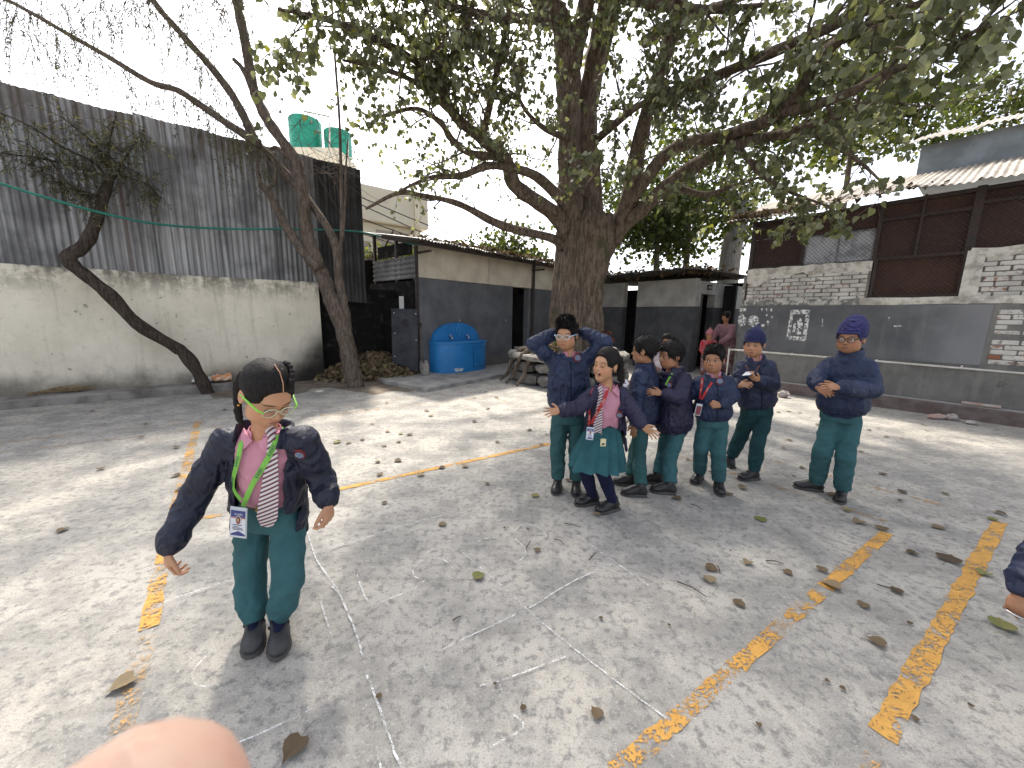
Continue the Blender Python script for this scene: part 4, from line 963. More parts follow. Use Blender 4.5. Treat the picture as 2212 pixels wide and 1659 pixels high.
L_([(1212, 45, 7.4), (1130, 40, 6.6), (1040, 30, 5.8), (930, 0, 5.2), (820, -40, 4.7)], .08, .02, nsub=27, start=.1, twigs=5, size=(.048, .085), leaves=8, up=-.1)
L_([(1230, 300, 7.8), (1180, 280, 7.0), (1130, 230, 6.4), (1110, 160, 6.0)], .06, .015, nsub=14, start=.1, twigs=5, leaves=8, size=(.048, .085))
# foliage hanging in front of the stems
L_([(1262, 420, 7.8), (1270, 400, 7.0), (1290, 370, 6.2), (1300, 330, 5.6)], .05, .012, nsub=8, start=.2, twigs=4, leaves=6, sublen=(.3, .6), up=0)
L_([(1290, 300, 8.0), (1350, 250, 7.0), (1430, 200, 6.2), (1520, 170, 5.6)], .07, .015, nsub=21, start=.1, twigs=5, up=.0)
L_([(1318, -10, 7.4), (1420, 10, 6.4), (1540, 20, 5.6), (1660, 10, 5.0)], .09, .02, nsub=24, start=.0, twigs=5, up=-.1)
# crown above and beyond the frame, shading the yard
def Lw(pts, r0, r1, **kw): return T.limb([V3(*p) for p in pts], r0, r1, M_BARK, fig, **kw)
for pts in (((1.0, 7.0, 6.6), (.2, 6.2, 7.6), (-.8, 5.4, 8.2), (-2.0, 4.6, 8.4)), ((1.4, 7.2, 6.8), (1.6, 6.0, 7.8), (1.4, 4.6, 8.2), (1.0, 3.2, 8.2)), ((1.9, 7.2, 6.6), (3.0, 6.2, 7.4), (4.0, 5.0, 7.6), (5.0, 3.8, 7.4)), ((1.5, 7.8, 7.6), (1.0, 8.4, 9.0), (.2, 8.8, 10)), ((2.0, 7.8, 7.4), (3.2, 8.2, 8.8), (4.4, 8.4, 9.6)), ((1.2, 7.6, 7.2), (-.4, 7.6, 8.6), (-1.8, 7.4, 9.2)), ((2.4, 6.4, 6.2), (3.8, 5.6, 6.2), (5.2, 4.8, 6.0), (6.4, 4.0, 5.6)), ((1.5, 6.6, 7.0), (.6, 5.0, 7.4), (-.2, 3.8, 7.2)), ((2.2, 6.2, 7.0), (2.6, 4.8, 7.2), (3.0, 3.4, 6.8)), ((1.6, 8.3, 7.5), (2.2, 9.6, 8.4), (2.6, 10.8, 9)), ((2.4, 8.3, 6.5), (4.0, 9.0, 7.6), (5.6, 9.4, 8.2)), ((.8, 8.0, 6.8), (-.6, 8.8, 8.0), (-1.8, 9.4, 8.6)), ((.9, 7.2, 6.8), (-.6, 6.6, 8.0), (-1.8, 6.0, 8.4), (-3.0, 5.6, 8.4)), ((.6, 6.6, 7.4), (-.8, 5.6, 8.0), (-1.6, 4.6, 7.8))):
    Lw(pts, .10, .02, size=(.07, .115), nsub=22 if pts[-1][0] < .5 else 10, start=.0, twigs=5, leaves=7, sublen=(.6, 1.5), tone=(0, .8))
T.finish(fig, M_FIG, 'twigs', M_BARK, 300)

# ---- forked leaning tree
fk = thing('leaning_tree', G(768, 836), 'leaning forked tree with drooping feathery twigs beside the leaf heap', 'tree')
F = Tree(5)
def FL(pts, r0, r1, Y, name='limb', **kw):
    pts3 = [D(p[0], p[1], p[2] if len(p) > 2 else Y) for p in pts]; pts3 = catmull(pts3, 5)
    b = MB(); R = np.linspace(r0, r1, len(pts3)); ph = F.r.uniform(0, 6)
    b.tube(pts3, list(R), 12, True, lambda i, q: 1 + .10 * math.sin(3 * q + i * .5 + ph) + .07 * math.sin(7 * q - i) + .06 * math.sin(i * 1.7 + ph)); b.build(name, M_BARK3, fk, smooth=True); return pts3
g0 = G(768, 836); Yk = g0[1]
FL([(770, 842), (764, 815), (752, 760), (738, 705), (718, 650), (700, 605), (686, 575)], .150, .118, Yk, 'trunk')
FL([(690, 585), (672, 530), (660, 486), (654, 420), (645, 375), (639, 347), (600, 292), (568, 240), (548, 194), (536, 121), (520, 50), (506, -20), (480, -140)], .108, .055, Yk - .05)
FL([(752, 715), (742, 660), (734, 615), (729, 576), (722, 521), (690, 465), (642, 403), (590, 345), (555, 308)], .080, .055, Yk + .06)
b1_ = FL([(555, 310), (530, 260), (503, 208), (465, 155), (434, 121), (380, 60), (330, 0), (270, -90)], .07, .035, Yk - .1)
b2_ = FL([(560, 312), (520, 285), (486, 264), (430, 225), (382, 194), (323, 177), (243, 128), (139, 69), (35, 10), (-80, -50)], .065, .02, Yk - .3)
b3_ = FL([(690, 580), (660, 550), (635, 514), (610, 475), (590, 434), (575, 410), (563, 398)], .09, .045, Yk - .1)
FL([(563, 400), (556, 370), (560, 345), (572, 335)], .03, .014, Yk - .1); FL([(575, 408), (592, 395), (594, 365), (588, 345)], .03, .012, Yk - .12); FL([(640, 350), (612, 330), (596, 318), (585, 322)], .04, .02, Yk - .1)
FL([(548, 200), (525, 150), (505, 128)], .045, .03, Yk - .1)
FL([(729, 580), (738, 500), (737, 400), (733, 260), (722, 100), (716, -30)], .035, .012, Yk + .1); FL([(740, 520), (745, 440), (746, 380), (752, 300)], .025, .01, Yk + .1)
# drooping twigs
strand_src = []
for bb_, m_ in ((b1_, 110), (b2_, 130)):
    for _ in range(m_): strand_src.append(bb_[F.r.integers(2, len(bb_))] + F.r.normal(0, .12, 3))
for ux, uy, k in ((60, -20, 30), (200, -30, 40), (340, -40, 40), (440, -40, 40), (520, -40, 24), (150, 60, 16), (60, 60, 16)):
    for _ in range(k): strand_src.append(D(ux + F.r.uniform(-70, 70), uy + F.r.uniform(-40, 60), Yk - F.r.uniform(.0, 1.2)))
for q in strand_src:
    d = unit(V3(F.r.normal(0, .4), F.r.normal(0, .3), -.4)); L = F.r.uniform(.35, 1.15); pts = [q]
    for i in range(6): d = unit(d + V3(F.r.normal(0, .1), F.r.normal(0, .1), -.35)); pts.append(pts[-1] + d * L / 6)
    F.tw.tube(pts, [.004, .004, .0035, .003, .003, .0025, .002], 3, False)
    for i in range(int(L * 28)):
        f = F.r.uniform(.1, 1) * 6; j = min(int(f), 5); p = pts[j] + (pts[j + 1] - pts[j]) * (f - j)
        dd = unit(F.r.normal(0, .5, 3) + V3(0, 0, -.6)); F.loc.append(p); F.ax.append(dd); F.sz.append(F.r.uniform(.05, .085)); F.tn.append(F.r.uniform(.1, .8))
# upper crown above the frame: long drooping sprays that streak the left of the yard with shade
for _ in range(230):
    q = V3(F.r.uniform(-7.5, -2.2), F.r.uniform(5.2, 8.2), F.r.uniform(7.4, 9.2)); d = unit(V3(F.r.normal(.2, .5), F.r.normal(0, .5), -.5)); pts = [q]
    for i in range(6): d = unit(d + V3(F.r.normal(0, .15), F.r.normal(0, .15), -.25)); pts.append(pts[-1] + d * .16)
    F.tw.tube(pts, [.009, .008, .007, .006, .005, .004, .003], 3, False)
    for i in range(34):
        f = F.r.uniform(0, 1) * 6; jx = min(int(f), 5); p = pts[jx] + (pts[jx + 1] - pts[jx]) * (f - jx); F.loc.append(p); F.ax.append(unit(F.r.normal(0, .8, 3) + V3(0, 0, -.4))); F.sz.append(F.r.uniform(.12, .2)); F.tn.append(F.r.uniform(.1, .8))
for p_ in ([(520, 20, 7.6), (480, -140, 7.3), (430, -260, 7.0)], [(330, 0, 7.4), (250, -110, 7.0), (150, -200, 6.6)], [(480, -140, 7.4), (560, -240, 7.6)]): FL(p_, .06, .02, Yk)
# bare tangled twigs to the right of the stem
for _ in range(110):
    q = D(F.r.uniform(600, 765), F.r.uniform(120, 420), Yk + F.r.uniform(-.2, .3)); d = F.r.normal(0, 1, 3); pts = [q]; cv = F.r.normal(0, .3, 3)
    for i in range(7): d = unit(d + cv * .6 + F.r.normal(0, .12, 3)); pts.append(pts[-1] + d * .11)
    F.tw.tube(pts, .0035, 3, False)
BLADE = (np.array([(0, 0, 0), (.075, .4, .01), (0, 1, 0), (-.075, .4, .01)]), np.array([(0, 1, 2), (0, 2, 3)]))
M_WILLOW = make_leafmat('narrow_leaf', [(0, (.04, .045, .025)), (.5, (.085, .09, .045)), (.85, (.14, .135, .06)), (1, (.24, .21, .05))], .3, .6)
F.finish(fk, M_WILLOW, 'twigs', M_BARK3, 0, BLADE)

# ---- small crooked tree against the left wall
ck = thing('crooked_tree', G(449, 852), 'thin crooked dark tree zigzagging up against the cream wall', 'tree')
K = Tree(9)
gk = G(449, 852); s0 = s_of(gk); offk = .10
def LW(ux, uy, off=offk): return W(ux, uy, A0 + nL * off, nL)
pts = [LW(452, 858), LW(446, 842), LW(427, 806), LW(399, 764), LW(375, 747), LW(295, 699), LW(236, 636), LW(190, 598), LW(158, 574), LW(147, 561), LW(156, 548), LW(174, 537), LW(195, 508), LW(212, 468), LW(226, 417), LW(240, 375)]
P = catmull(pts, 5); b = MB(); b.tube(P, list(interp([.098, .088, .082, .09, .084, .08, .082, .078, .08, .082, .08, .075, .07, .065, .058, .05], len(P))), 12, True, lambda i, q: 1 + .09 * math.sin(3 * q + i * .4) + .06 * math.sin(7 * q - i * .8) + .07 * math.sin(i * 1.1)); b.build('trunk', M_BARK2, ck, smooth=True)
top = P[-1]
for pts_ in ([(240, 380), (235, 340), (238, 300), (250, 250)], [(238, 390), (200, 350), (140, 320), (60, 270), (-20, 235)], [(238, 385), (180, 365), (100, 345), (0, 330)], [(240, 380), (265, 350), (290, 310), (310, 280)], [(236, 400), (200, 420), (150, 400), (90, 370)], [(240, 375), (280, 385), (320, 400), (345, 430)], [(228, 420), (190, 425), (150, 400), (110, 350), (60, 310)], [(238, 380), (220, 330), (180, 290), (130, 250)]):
    q = [LW(x, y, offk + i * K.r.uniform(-.02, .14)) for i, (x, y) in enumerate(pts_)]
    Q = catmull(q, 5); b = MB(); b.tube(Q, list(np.linspace(.022, .006, len(Q))), 6); b.build('limb', M_BARK2, ck, smooth=True)
    for _ in range(42):
        p = Q[K.r.integers(3, len(Q))]; d = unit(K.r.normal(0, .8, 3) + V3(0, 0, -.15)); L = K.r.uniform(.15, .45); w = [p]
        for i in range(4): d = unit(d + K.r.normal(0, .15, 3) + V3(0, 0, -.18)); w.append(w[-1] + d * L / 4)
        K.tw.tube(w, [.004, .0035, .003, .0025, .002], 3, False)
        for i in range(18):
            f = K.r.uniform(.1, 1) * 4; j = min(int(f), 3); pp_ = w[j] + (w[j + 1] - w[j]) * (f - j); K.loc.append(pp_); K.ax.append(unit(d * .6 + K.r.normal(0, .55, 3))); K.sz.append(K.r.uniform(.05, .09)); K.tn.append(min(1, K.r.beta(1.6, 2.2) * 1.1))
K.finish(ck, make_leafmat('wispy_leaf', [(0, (.045, .05, .035)), (.6, (.12, .12, .08)), (.85, (.24, .22, .11)), (1, (.34, .30, .12))], .25, .7), 'twigs', M_BARK2, 0, BLADE)

# ---- trees and shrubs further back
M_BGLEAF = make_leafmat('background_leaf', [(0, (.03, .045, .012)), (.5, (.065, .09, .022)), (.85, (.13, .16, .03)), (1, (.24, .24, .05))], .45, .6)
def bush(name, c, rad, nleaf, label, cat='tree', trunk=None, size=(.08, .16), seed=0, tone=(0, 1), twigs=60, bark=M_BARK3, gap=.45):
    B = Tree(seed + 40); c = np.asarray(c, float); rad = np.asarray(rad, float)
    o = thing(name, (c[0], c[1], 0), label, cat)
    b = MB(); base = V3(c[0] + (trunk or 0), c[1], 0)
    b.tube(catmull([base, (base + c) / 2 + V3(.1, 0, -.1), c + V3(0, 0, rad[2] * .3)], 5), list(np.linspace(.18, .05, 11)), 9); b.build('trunk', bark, o, smooth=True)
    cl = [c + unit(B.r.normal(0, 1, 3)) * rad * B.r.uniform(.35, .95) for _ in range(max(8, nleaf // 90))]
    for q in cl:
        B.tw.tube([c + (q - c) * .15 + B.r.normal(0, .1, 3), (c + q) / 2 + B.r.normal(0, .15, 3), q], [.02, .014, .006], 4, False)
        k = int(90 * B.r.uniform(.6, 1.4)); L = B.r.normal(0, gap, (k, 3)) * (rad / rad.max()) + q
        for p in L: B.loc.append(p); B.ax.append(unit(B.r.normal(0, .6, 3) + V3(0, 0, -.5))); B.sz.append(B.r.uniform(*size)); B.tn.append(B.r.uniform(*tone))
        for _ in range(3): B.tw.tube([q, q + B.r.normal(0, .3, 3)], .004, 3, False)
    B.finish(o, M_BGLEAF, 'twigs', bark, 0, leaf_arrays(.15, .2, True))
bush('background_tree', D(1490, 420, 13.5), (3.2, 1.8, 2.4), 7000, 'leafy yellow green tree rising behind the toilet block', seed=1)
bush('background_tree', D(1420, 480, 12.0), (1.6, 1.2, 1.0), 2600, 'dense tangled low tree overhanging the toilet block roof', seed=2, tone=(0, .6))
bush('background_tree', D(1850, 235, 15), (4.2, 2.0, 2.0), 6000, 'pale leafy tree behind the brick building roof', seed=3, size=(.1, .2))
bush('background_tree', D(2180, 215, 19), (2.6, 2.0, 1.6), 2500, 'distant tree showing at the right edge above the ridge', seed=4, size=(.1, .2))
bush('background_tree', D(1110, 540, 14.5), (2.0, 1.2, .8), 2000, 'leafy tree top showing over the shed roof left of the trunk', seed=5)
bush('background_shrub', D(860, 565, 11.6), (1.0, .5, .5), 700, 'yellow green shrub seen through the shed frame', 'shrub', seed=6, size=(.07, .13), tone=(.5, 1))
b = MB(); q = [D(1570, 640, 13), D(1577, 560, 13), D(1590, 500, 13), D(1600, 420, 13)]; q[0][2] = 0; b.tube(catmull(q, 4), list(np.linspace(.34, .24, 13)), 12); b.build('bare_trunk', make_bark('pale_bark', (.33, .31, .27), (.22, .2, .17)), smooth=True, label='pale bare trunk standing between toilet block and brick building', cat='tree')
# ================================================================== people: sculpting with distance fields
import openvdb
_LAT = np.random.default_rng(77).uniform(0, 1, (32, 32, 32)).astype(np.float32)
def vnoise(p):
    i = np.floor(p).astype(np.int32); f = (p - i).astype(np.float32); f = f * f * (3 - 2 * f); i &= 31; j = (i + 1) & 31
    x0, y0, z0 = i[..., 0], i[..., 1], i[..., 2]; x1, y1, z1 = j[..., 0], j[..., 1], j[..., 2]; fx, fy, fz = f[..., 0], f[..., 1], f[..., 2]
    a = _LAT[x0, y0, z0] * (1 - fx) + _LAT[x1, y0, z0] * fx; b_ = _LAT[x0, y1, z0] * (1 - fx) + _LAT[x1, y1, z0] * fx
    c = _LAT[x0, y0, z1] * (1 - fx) + _LAT[x1, y0, z1] * fx; d = _LAT[x0, y1, z1] * (1 - fx) + _LAT[x1, y1, z1] * fx
    return (a * (1 - fy) + b_ * fy) * (1 - fz) + (c * (1 - fy) + d * fy) * fz
def folds(p, axis, fa, fp, amp, seed=0.0):
    """cloth folds: ridged noise, fa cycles/m along axis and fp across it"""
    ax = unit(axis).astype(np.float32); t = p @ ax
    q = p * np.float32(fp) + (t * np.float32(fa - fp))[..., None] * ax + np.float32(seed)
    n1 = vnoise(q); n2 = vnoise(q * 2.1 + 7.3)
    n3 = vnoise(q * 4.7 + 3.1)
    return amp * ((1 - np.abs(2 * n1 - 1)) * .62 + .5 * (1 - np.abs(2 * n2 - 1)) + .3 * n3 - .75)

def near(r, P, disp):
    if disp is None: return r
    m = np.abs(r) < .03
    r[m] = r[m] - disp(P[m]); return r
class Field:
    adapt = .12
    def __init__(s, lo, hi, h):
        s.h = h; s.lo = np.asarray(lo, float) - 4 * h; s.n = np.ceil((np.asarray(hi, float) + 4 * h - s.lo) / h).astype(int) + 1
        s.a = np.full(s.n, 1.0, np.float32)
    def sub(s, lo, hi):
        i0 = np.clip(np.floor((np.asarray(lo) - s.lo) / s.h).astype(int), 0, s.n - 1); i1 = np.clip(np.ceil((np.asarray(hi) - s.lo) / s.h).astype(int) + 1, 1, s.n)
        if np.any(i1 <= i0): return None, None
        ax = [(s.lo[k] + s.h * np.arange(i0[k], i1[k])).astype(np.float32) for k in range(3)]
        P = np.stack(np.meshgrid(*ax, indexing='ij'), -1)
        return tuple(slice(a, b_) for a, b_ in zip(i0, i1)), P
    def put(s, fn, lo, hi, k=.01, op='u', pad=None):
        pad = (k + 3 * s.h) if pad is None else pad
        sl, P = s.sub(np.asarray(lo) - pad, np.asarray(hi) + pad)
        if sl is None: return s
        d = fn(P).astype(np.float32); a = s.a[sl]
        if op == 'u':
            h = np.clip(.5 + .5 * (a - d) / k, 0, 1); s.a[sl] = a * (1 - h) + d * h - k * h * (1 - h)
        else:
            d = -d; h = np.clip(.5 - .5 * (a - d) / k, 0, 1); s.a[sl] = a * (1 - h) + d * h + k * h * (1 - h)
        return s
    # primitives
    def cone(s, a, b_, ra, rb, k=.012, op='u', disp=None, sq=None):
        a = np.asarray(a, np.float32); b_ = np.asarray(b_, np.float32); ab = b_ - a; L2 = float(ab @ ab) + 1e-9; rm = max(ra, rb) + .012
        def fn(P):
            q = P - a; t = np.clip((q @ ab) / L2, 0, 1); d = q - t[..., None] * ab
            if sq is not None:                       # squash along a direction: (dir, factor)
                u, f_ = np.asarray(sq[0], np.float32), np.float32(sq[1]); d = d + (d @ u * (1 / f_ - 1))[..., None] * u
            r = np.linalg.norm(d, axis=-1) - (ra + (rb - ra) * t)
            return near(r, P, disp)
        return s.put(fn, np.minimum(a, b_) - rm, np.maximum(a, b_) + rm, k, op)
    def chain(s, pts, rad, k=.012, disp=None, sq=None):
        for i in range(len(pts) - 1): s.cone(pts[i], pts[i + 1], rad[i], rad[i + 1], k, 'u', disp, sq)
        return s
    def ell(s, c, r, M=None, k=.01, op='u', disp=None):
        c = np.asarray(c, np.float32); r = np.asarray(r, np.float32); M = np.eye(3, dtype=np.float32) if M is None else np.asarray(M, np.float32)
        def fn(P):
            q = (P - c) @ M.T; k0 = np.linalg.norm(q / r, axis=-1); k1 = np.linalg.norm(q / (r * r), axis=-1) + 1e-6
            d = k0 * (k0 - 1) / k1
            return near(d, P, disp)
        e = np.abs(M.T) @ r
        return s.put(fn, c - e, c + e, k, op)
    def box(s, c, hsz, M=None, rad=.01, k=.008, op='u'):
        c = np.asarray(c, np.float32); hs = np.asarray(hsz, np.float32) - rad; M = np.eye(3, dtype=np.float32) if M is None else np.asarray(M, np.float32)
        def fn(P):
            q = np.abs((P - c) @ M.T) - hs
            return np.linalg.norm(np.maximum(q, 0), axis=-1) + np.minimum(q.max(-1), 0) - rad
        e = np.abs(M.T) @ (hs + rad)
        return s.put(fn, c - e, c + e, k, op)
    def tower(s, secs, right, k=.015, op='u', disp=None, p=2.4, grow=0.0):
        """stack of rounded sections [(centre, half width, half depth)], bottom to top; right = width direction"""
        C = np.array([c for c, _, _ in secs], np.float32); Wd = np.array([w for _, w, _ in secs]) + grow; Dp = np.array([d for _, _, d in secs]) + grow
        axis = unit(C[-1] - C[0]).astype(np.float32); T = (C - C[0]) @ axis
        rt = np.asarray(right, np.float32); rt = rt - axis * (rt @ axis); rt /= np.linalg.norm(rt); fwv = np.cross(axis, rt)
        def fn(P):
            q = P - C[0]; t = q @ axis; tc = np.clip(t, T[0], T[-1])
            c = np.stack([np.interp(tc, T, C[:, i]) for i in range(3)], -1).astype(np.float32)
            w = np.interp(tc, T, Wd); d = np.interp(tc, T, Dp); e = P - c
            x = np.abs(e @ rt) / w; y = np.abs(e @ fwv) / d
            r = ((x ** p + y ** p) ** (1 / p) - 1) * np.minimum(w, d)
            r = near(r, P, disp)
            o = np.maximum(T[0] - t, t - T[-1])
            return np.where(o > 0, np.sqrt(np.maximum(r, 0) ** 2 + o ** 2) + np.minimum(r, 0) * 0, np.maximum(r, o - .0))
        m = max(Wd.max(), Dp.max()) + .02
        return s.put(fn, C.min(0) - m, C.max(0) + m, k, op)
    def mesh(s):
        lim = 3 * s.h; a = np.clip(s.a, -lim, lim)
        g = openvdb.FloatGrid(lim); g.copyFromArray(np.ascontiguousarray(a), tolerance=0.0)
        p, t3, q = g.convertToPolygons(0.0, s.adapt)
        q = q.astype(np.int32); f = np.concatenate([t3.astype(np.int32).reshape(-1, 3), q[:, [0, 1, 2]], q[:, [0, 2, 3]]])
        return p.astype(np.float64) * s.h + s.lo, f[:, ::-1]

def smooth_mesh(v, q, it=2, lam=.5):
    k = q.shape[1]; e = np.concatenate([q[:, [i, (i + 1) % k]] for i in range(k)]); e = np.concatenate([e, e[:, ::-1]])
    cnt = np.bincount(e[:, 0], minlength=len(v))[:, None]
    for _ in range(it):
        s = np.stack([np.bincount(e[:, 0], weights=v[e[:, 1], k], minlength=len(v)) for k in range(3)], 1); v = v + lam * (s / np.maximum(cnt, 1) - v)
    return v
def field_obj(F, name, mat, parent, it=2, lam=.5, attrs=None, post=None, **tags):
    v, q = F.mesh(); v = smooth_mesh(v, q, it, lam)
    if post is not None: v, q = post(v, q)
    o = mkobj(name, v, q, mat, parent, True, **tags)
    if attrs:
        for nm, fn in attrs.items():
            at = o.data.attributes.new(nm, 'FLOAT_VECTOR', 'POINT'); at.data.foreach_set('vector', fn(v).astype(np.float32).ravel())
    return o, v, q

# ---- materials of people
def make_skin(name, base, lip, brow=(.012, .009, .008), browth=1.0, mouth_line=True):
    t = NT(name); hl = t.attr('hl').outputs['Vector']; x, y, z = t.sep(hl); ax = t.m('ABSOLUTE', x)
    v = t.obj(); c = t.mix(t.ramp(t.noise(v, 14, 4), .35, .65), base, tuple(k * .86 for k in base))
    def blob(cx, cz, rx, rz, xx=None):
        dx = t.m('DIVIDE', t.m('SUBTRACT', xx if xx is not None else ax, cx), rx); dz = t.m('DIVIDE', t.m('SUBTRACT', z, cz), rz)
        return t.m('ADD', t.m('MULTIPLY', dx, dx), t.m('MULTIPLY', dz, dz))
    front = t.ramp(y, .03, .05)
    ch = t.m('MULTIPLY', t.ramp(blob(.04, -.035, .03, .026), .2, 1.2, 1, 0), front)
    c = t.mix(t.m('MULTIPLY', ch, .35), c, (base[0] * 1.12, base[1] * .82, base[2] * .78))
    ey = t.m('MULTIPLY', t.ramp(blob(.030, -.002, .024, .016), .2, 1.3, 1, 0), front)
    c = t.mix(t.m('MULTIPLY', ey, .32), c, tuple(k * .5 for k in base))
    bz = t.m('SUBTRACT', z, t.m('MULTIPLY', t.m('MULTIPLY', t.m('SUBTRACT', ax, .032), t.m('SUBTRACT', ax, .032)), -7.0))
    dx = t.m('DIVIDE', t.m('SUBTRACT', ax, .032), .0225); dz = t.m('DIVIDE', t.m('SUBTRACT', bz, .0215), .0036 * browth)
    bro = t.m('MULTIPLY', t.ramp(t.m('ADD', t.m('MULTIPLY', dx, dx), t.m('MULTIPLY', dz, dz)), .35, 1.2, 1, 0), front)
    c = t.mix(t.m('MULTIPLY', bro, .82), c, brow)
    lp = t.m('MULTIPLY', t.ramp(blob(0, -.0625, .0225, .0095, x), .55, 1.1, 1, 0), front)
    c = t.mix(t.m('MULTIPLY', lp, .7), c, lip)
    if mouth_line:
        ml = t.m('MULTIPLY', t.ramp(blob(0, -.0615, .021, .0017, x), .4, 1.2, 1, 0), front); c = t.mix(t.m('MULTIPLY', ml, .75), c, tuple(k * .3 for k in lip))
    ns = t.m('MULTIPLY', t.ramp(blob(.0065, -.0405, .0035, .0022), .4, 1.2, 1, 0), t.ramp(y, .08, .09)); c = t.mix(t.m('MULTIPLY', ns, .7), c, tuple(k * .25 for k in base))
    return t.fin(c, .48, t.bump(t.noise(v, 220, 3), .06, .002), Subsurface_Weight=.12, Subsurface_Radius=(.8, .35, .2), Subsurface_Scale=.01, Specular_IOR_Level=.4)
SKIN_A = make_skin('skin_light_brown', (0.505, 0.269, 0.153), (.33, .11, .085))
SKIN_B = make_skin('skin_brown', (0.378, 0.186, 0.100), (.24, .09, .065))
SKIN_C = make_skin('skin_tan', (0.463, 0.240, 0.133), (.30, .11, .08))
SKIN_OPEN = make_skin('skin_light_brown_open_mouth', (0.505, 0.269, 0.153), (.36, .12, .09), mouth_line=False)
def make_cloth(name, c1, c2=None, rough=.85, weave=420, wr=.35, sheen=.0, spec=.3, wscale=16):
    t = NT(name); v = t.obj(); c2 = c2 or tuple(x * .78 for x in c1)
    a = t.noise(v, 9, 5, .6); w = t.noise(v, weave, 2, .5)
    c = t.mix(t.ramp(a, .35, .65), c1, c2)
    def crease(sc, dist):
        q = t.m('ABSOLUTE', t.m('SUBTRACT', t.noise(t.mapv(v, (1, 1, .75), (.4, .3, .2)), sc, 2, .45, dist), .5)); return t.ramp(q, 0, .16, 1, 0)
    h = t.m('ADD', t.m('ADD', t.m('MULTIPLY', crease(wscale * .55, .8), .8), t.m('MULTIPLY', crease(wscale * 1.2, .5), .18)), t.m('ADD', t.m('MULTIPLY', t.noise(v, wscale * 2.5, 3), .12), t.m('MULTIPLY', w, .04)))
    return t.fin(c, rough, t.bump(h, min(1.0, wr * 1.9), .016), Specular_IOR_Level=spec, Sheen_Weight=sheen)
M_NAVY = make_cloth('navy_jacket_nylon', (0.0147, 0.0222, 0.0562), (0.0094, 0.0140, 0.0374), .55, wr=.3, spec=.4)
M_NAVY2 = make_cloth('navy_jacket_bluer', (0.0141, 0.0262, 0.0685), (0.0091, 0.0161, 0.0454), .58, wr=.3, spec=.4)
M_NAVYP = make_cloth('navy_jacket_purplish', (0.0197, 0.0175, 0.0491), (0.0120, 0.0109, 0.0328), .58, wr=.3, spec=.4)
M_BLACKJ = make_cloth('dark_jacket', (0.0094, 0.0126, 0.0318), (0.0056, 0.0075, 0.0197), .55, wr=.35, spec=.42)
M_LINING = make_cloth('jacket_lining', (.010, .013, .035), (.006, .008, .02), .9, wr=.2)
M_RIB = make_cloth('rib_knit', (.012, .016, .034), None, .95, 300, .15)
M_TEAL = make_cloth('teal_trousers', (.040, .118, .128), (.033, .097, .106), .88, wr=.22, wscale=10)
M_TEAL2 = make_cloth('teal_trousers_greener', (.033, .098, .099), (.027, .080, .081), .88, wr=.22, wscale=10)
M_TEALD = make_cloth('dark_teal_trousers', (0.0135, 0.0567, 0.0621), (0.0108, 0.0432, 0.0486), .88, wr=.22, wscale=10)
M_SKIRT = make_cloth('teal_skirt', (0.0247, 0.0986, 0.1109), (0.0184, 0.0777, 0.0887), .88, wr=.12)
M_PINK = make_cloth('pink_shirt', (0.5520, 0.2580, 0.3240), (0.4920, 0.2220, 0.2880), .85, wr=.22, wscale=11)
M_SOCK = make_cloth('navy_sock', (.009, .012, .04), None, .95, 250, .1)
M_SHOE = mat_plain('black_shoe_leather', (.014, .013, .013), (.022, .021, .021), .38, 14, 4, .12, 80, spec=.5)
M_SHOEG = mat_plain('dusty_shoe_leather', (.030, .031, .034), (.055, .054, .053), .55, 12, 5, .12, 80)
M_SOLE = mat_plain('shoe_sole', (.05, .045, .042), (.08, .075, .07), .8, 12, 4, .1, 60)
def make_hair(name, c=(.010, .0085, .008)):
    t = NT(name); v = t.obj(); w = t.noise(t.mapv(v, (60, 60, 9)), 3, 4, .6)
    return t.fin(t.mix(t.ramp(w, .35, .7), c, tuple(k * 2.0 for k in c)), .6, t.bump(w, .4, .006), Specular_IOR_Level=.12)
M_HAIR = make_hair('black_hair'); M_HAIRB = make_hair('soft_black_hair', (.013, .0105, .009))
M_EYEW = mat_plain('eye_white', (.55, .52, .49), (.5, .45, .42), .25, 20, 2, 0)
M_IRIS = mat_plain('dark_iris', (.012, .007, .005), None, .15, 20, 2, 0, spec=.6)
M_TOOTH = mat_plain('tooth', (.72, .69, .62), None, .3, 20, 2, 0)
M_MOUTH = mat_plain('mouth_inside', (.06, .012, .012), (.12, .03, .03), .5, 30, 2, 0)
def make_stripes(name, cols, scale, ang, rough=.6):
    t = NT(name); v = t.attr('tc').outputs['Vector']; x, y, z = t.sep(v)
    w = t.m('FRACT', t.m('MULTIPLY', t.m('ADD', t.m('MULTIPLY', x, math.sin(ang)), t.m('MULTIPLY', y, math.cos(ang))), scale))
    cr = t.n('ValToRGB', Fac=w); cr.color_ramp.interpolation = 'CONSTANT'; e = cr.color_ramp.elements
    while len(e) < len(cols): e.new(.5)
    for el, (p, c) in zip(e, cols): el.position = p; el.color = (*c, 1)
    return t.fin(cr.outputs[0], rough, None, Specular_IOR_Level=.35)
M_TIE = make_stripes('striped_tie', [(0, (.62, .58, .58)), (.36, (.12, .11, .12)), (.46, (.15, .022, .045)), (.74, (.12, .11, .12)), (.84, (.62, .58, .58))], 62, math.radians(33))
def plainc(name, c, rough=.5, spec=.4, metal=0): return mat_plain(name, c, tuple(k * .9 for k in c), rough, 12, 3, 0, metal=metal, spec=spec)
M_LGREEN = make_cloth('green_lanyard', (0.1955, 0.4830, 0.0747), (0.1667, 0.4140, 0.0633), .6, wr=.05)
M_LRED = make_cloth('red_lanyard', (0.4140, 0.0322, 0.0345), (0.3450, 0.0253, 0.0287), .6, wr=.05)
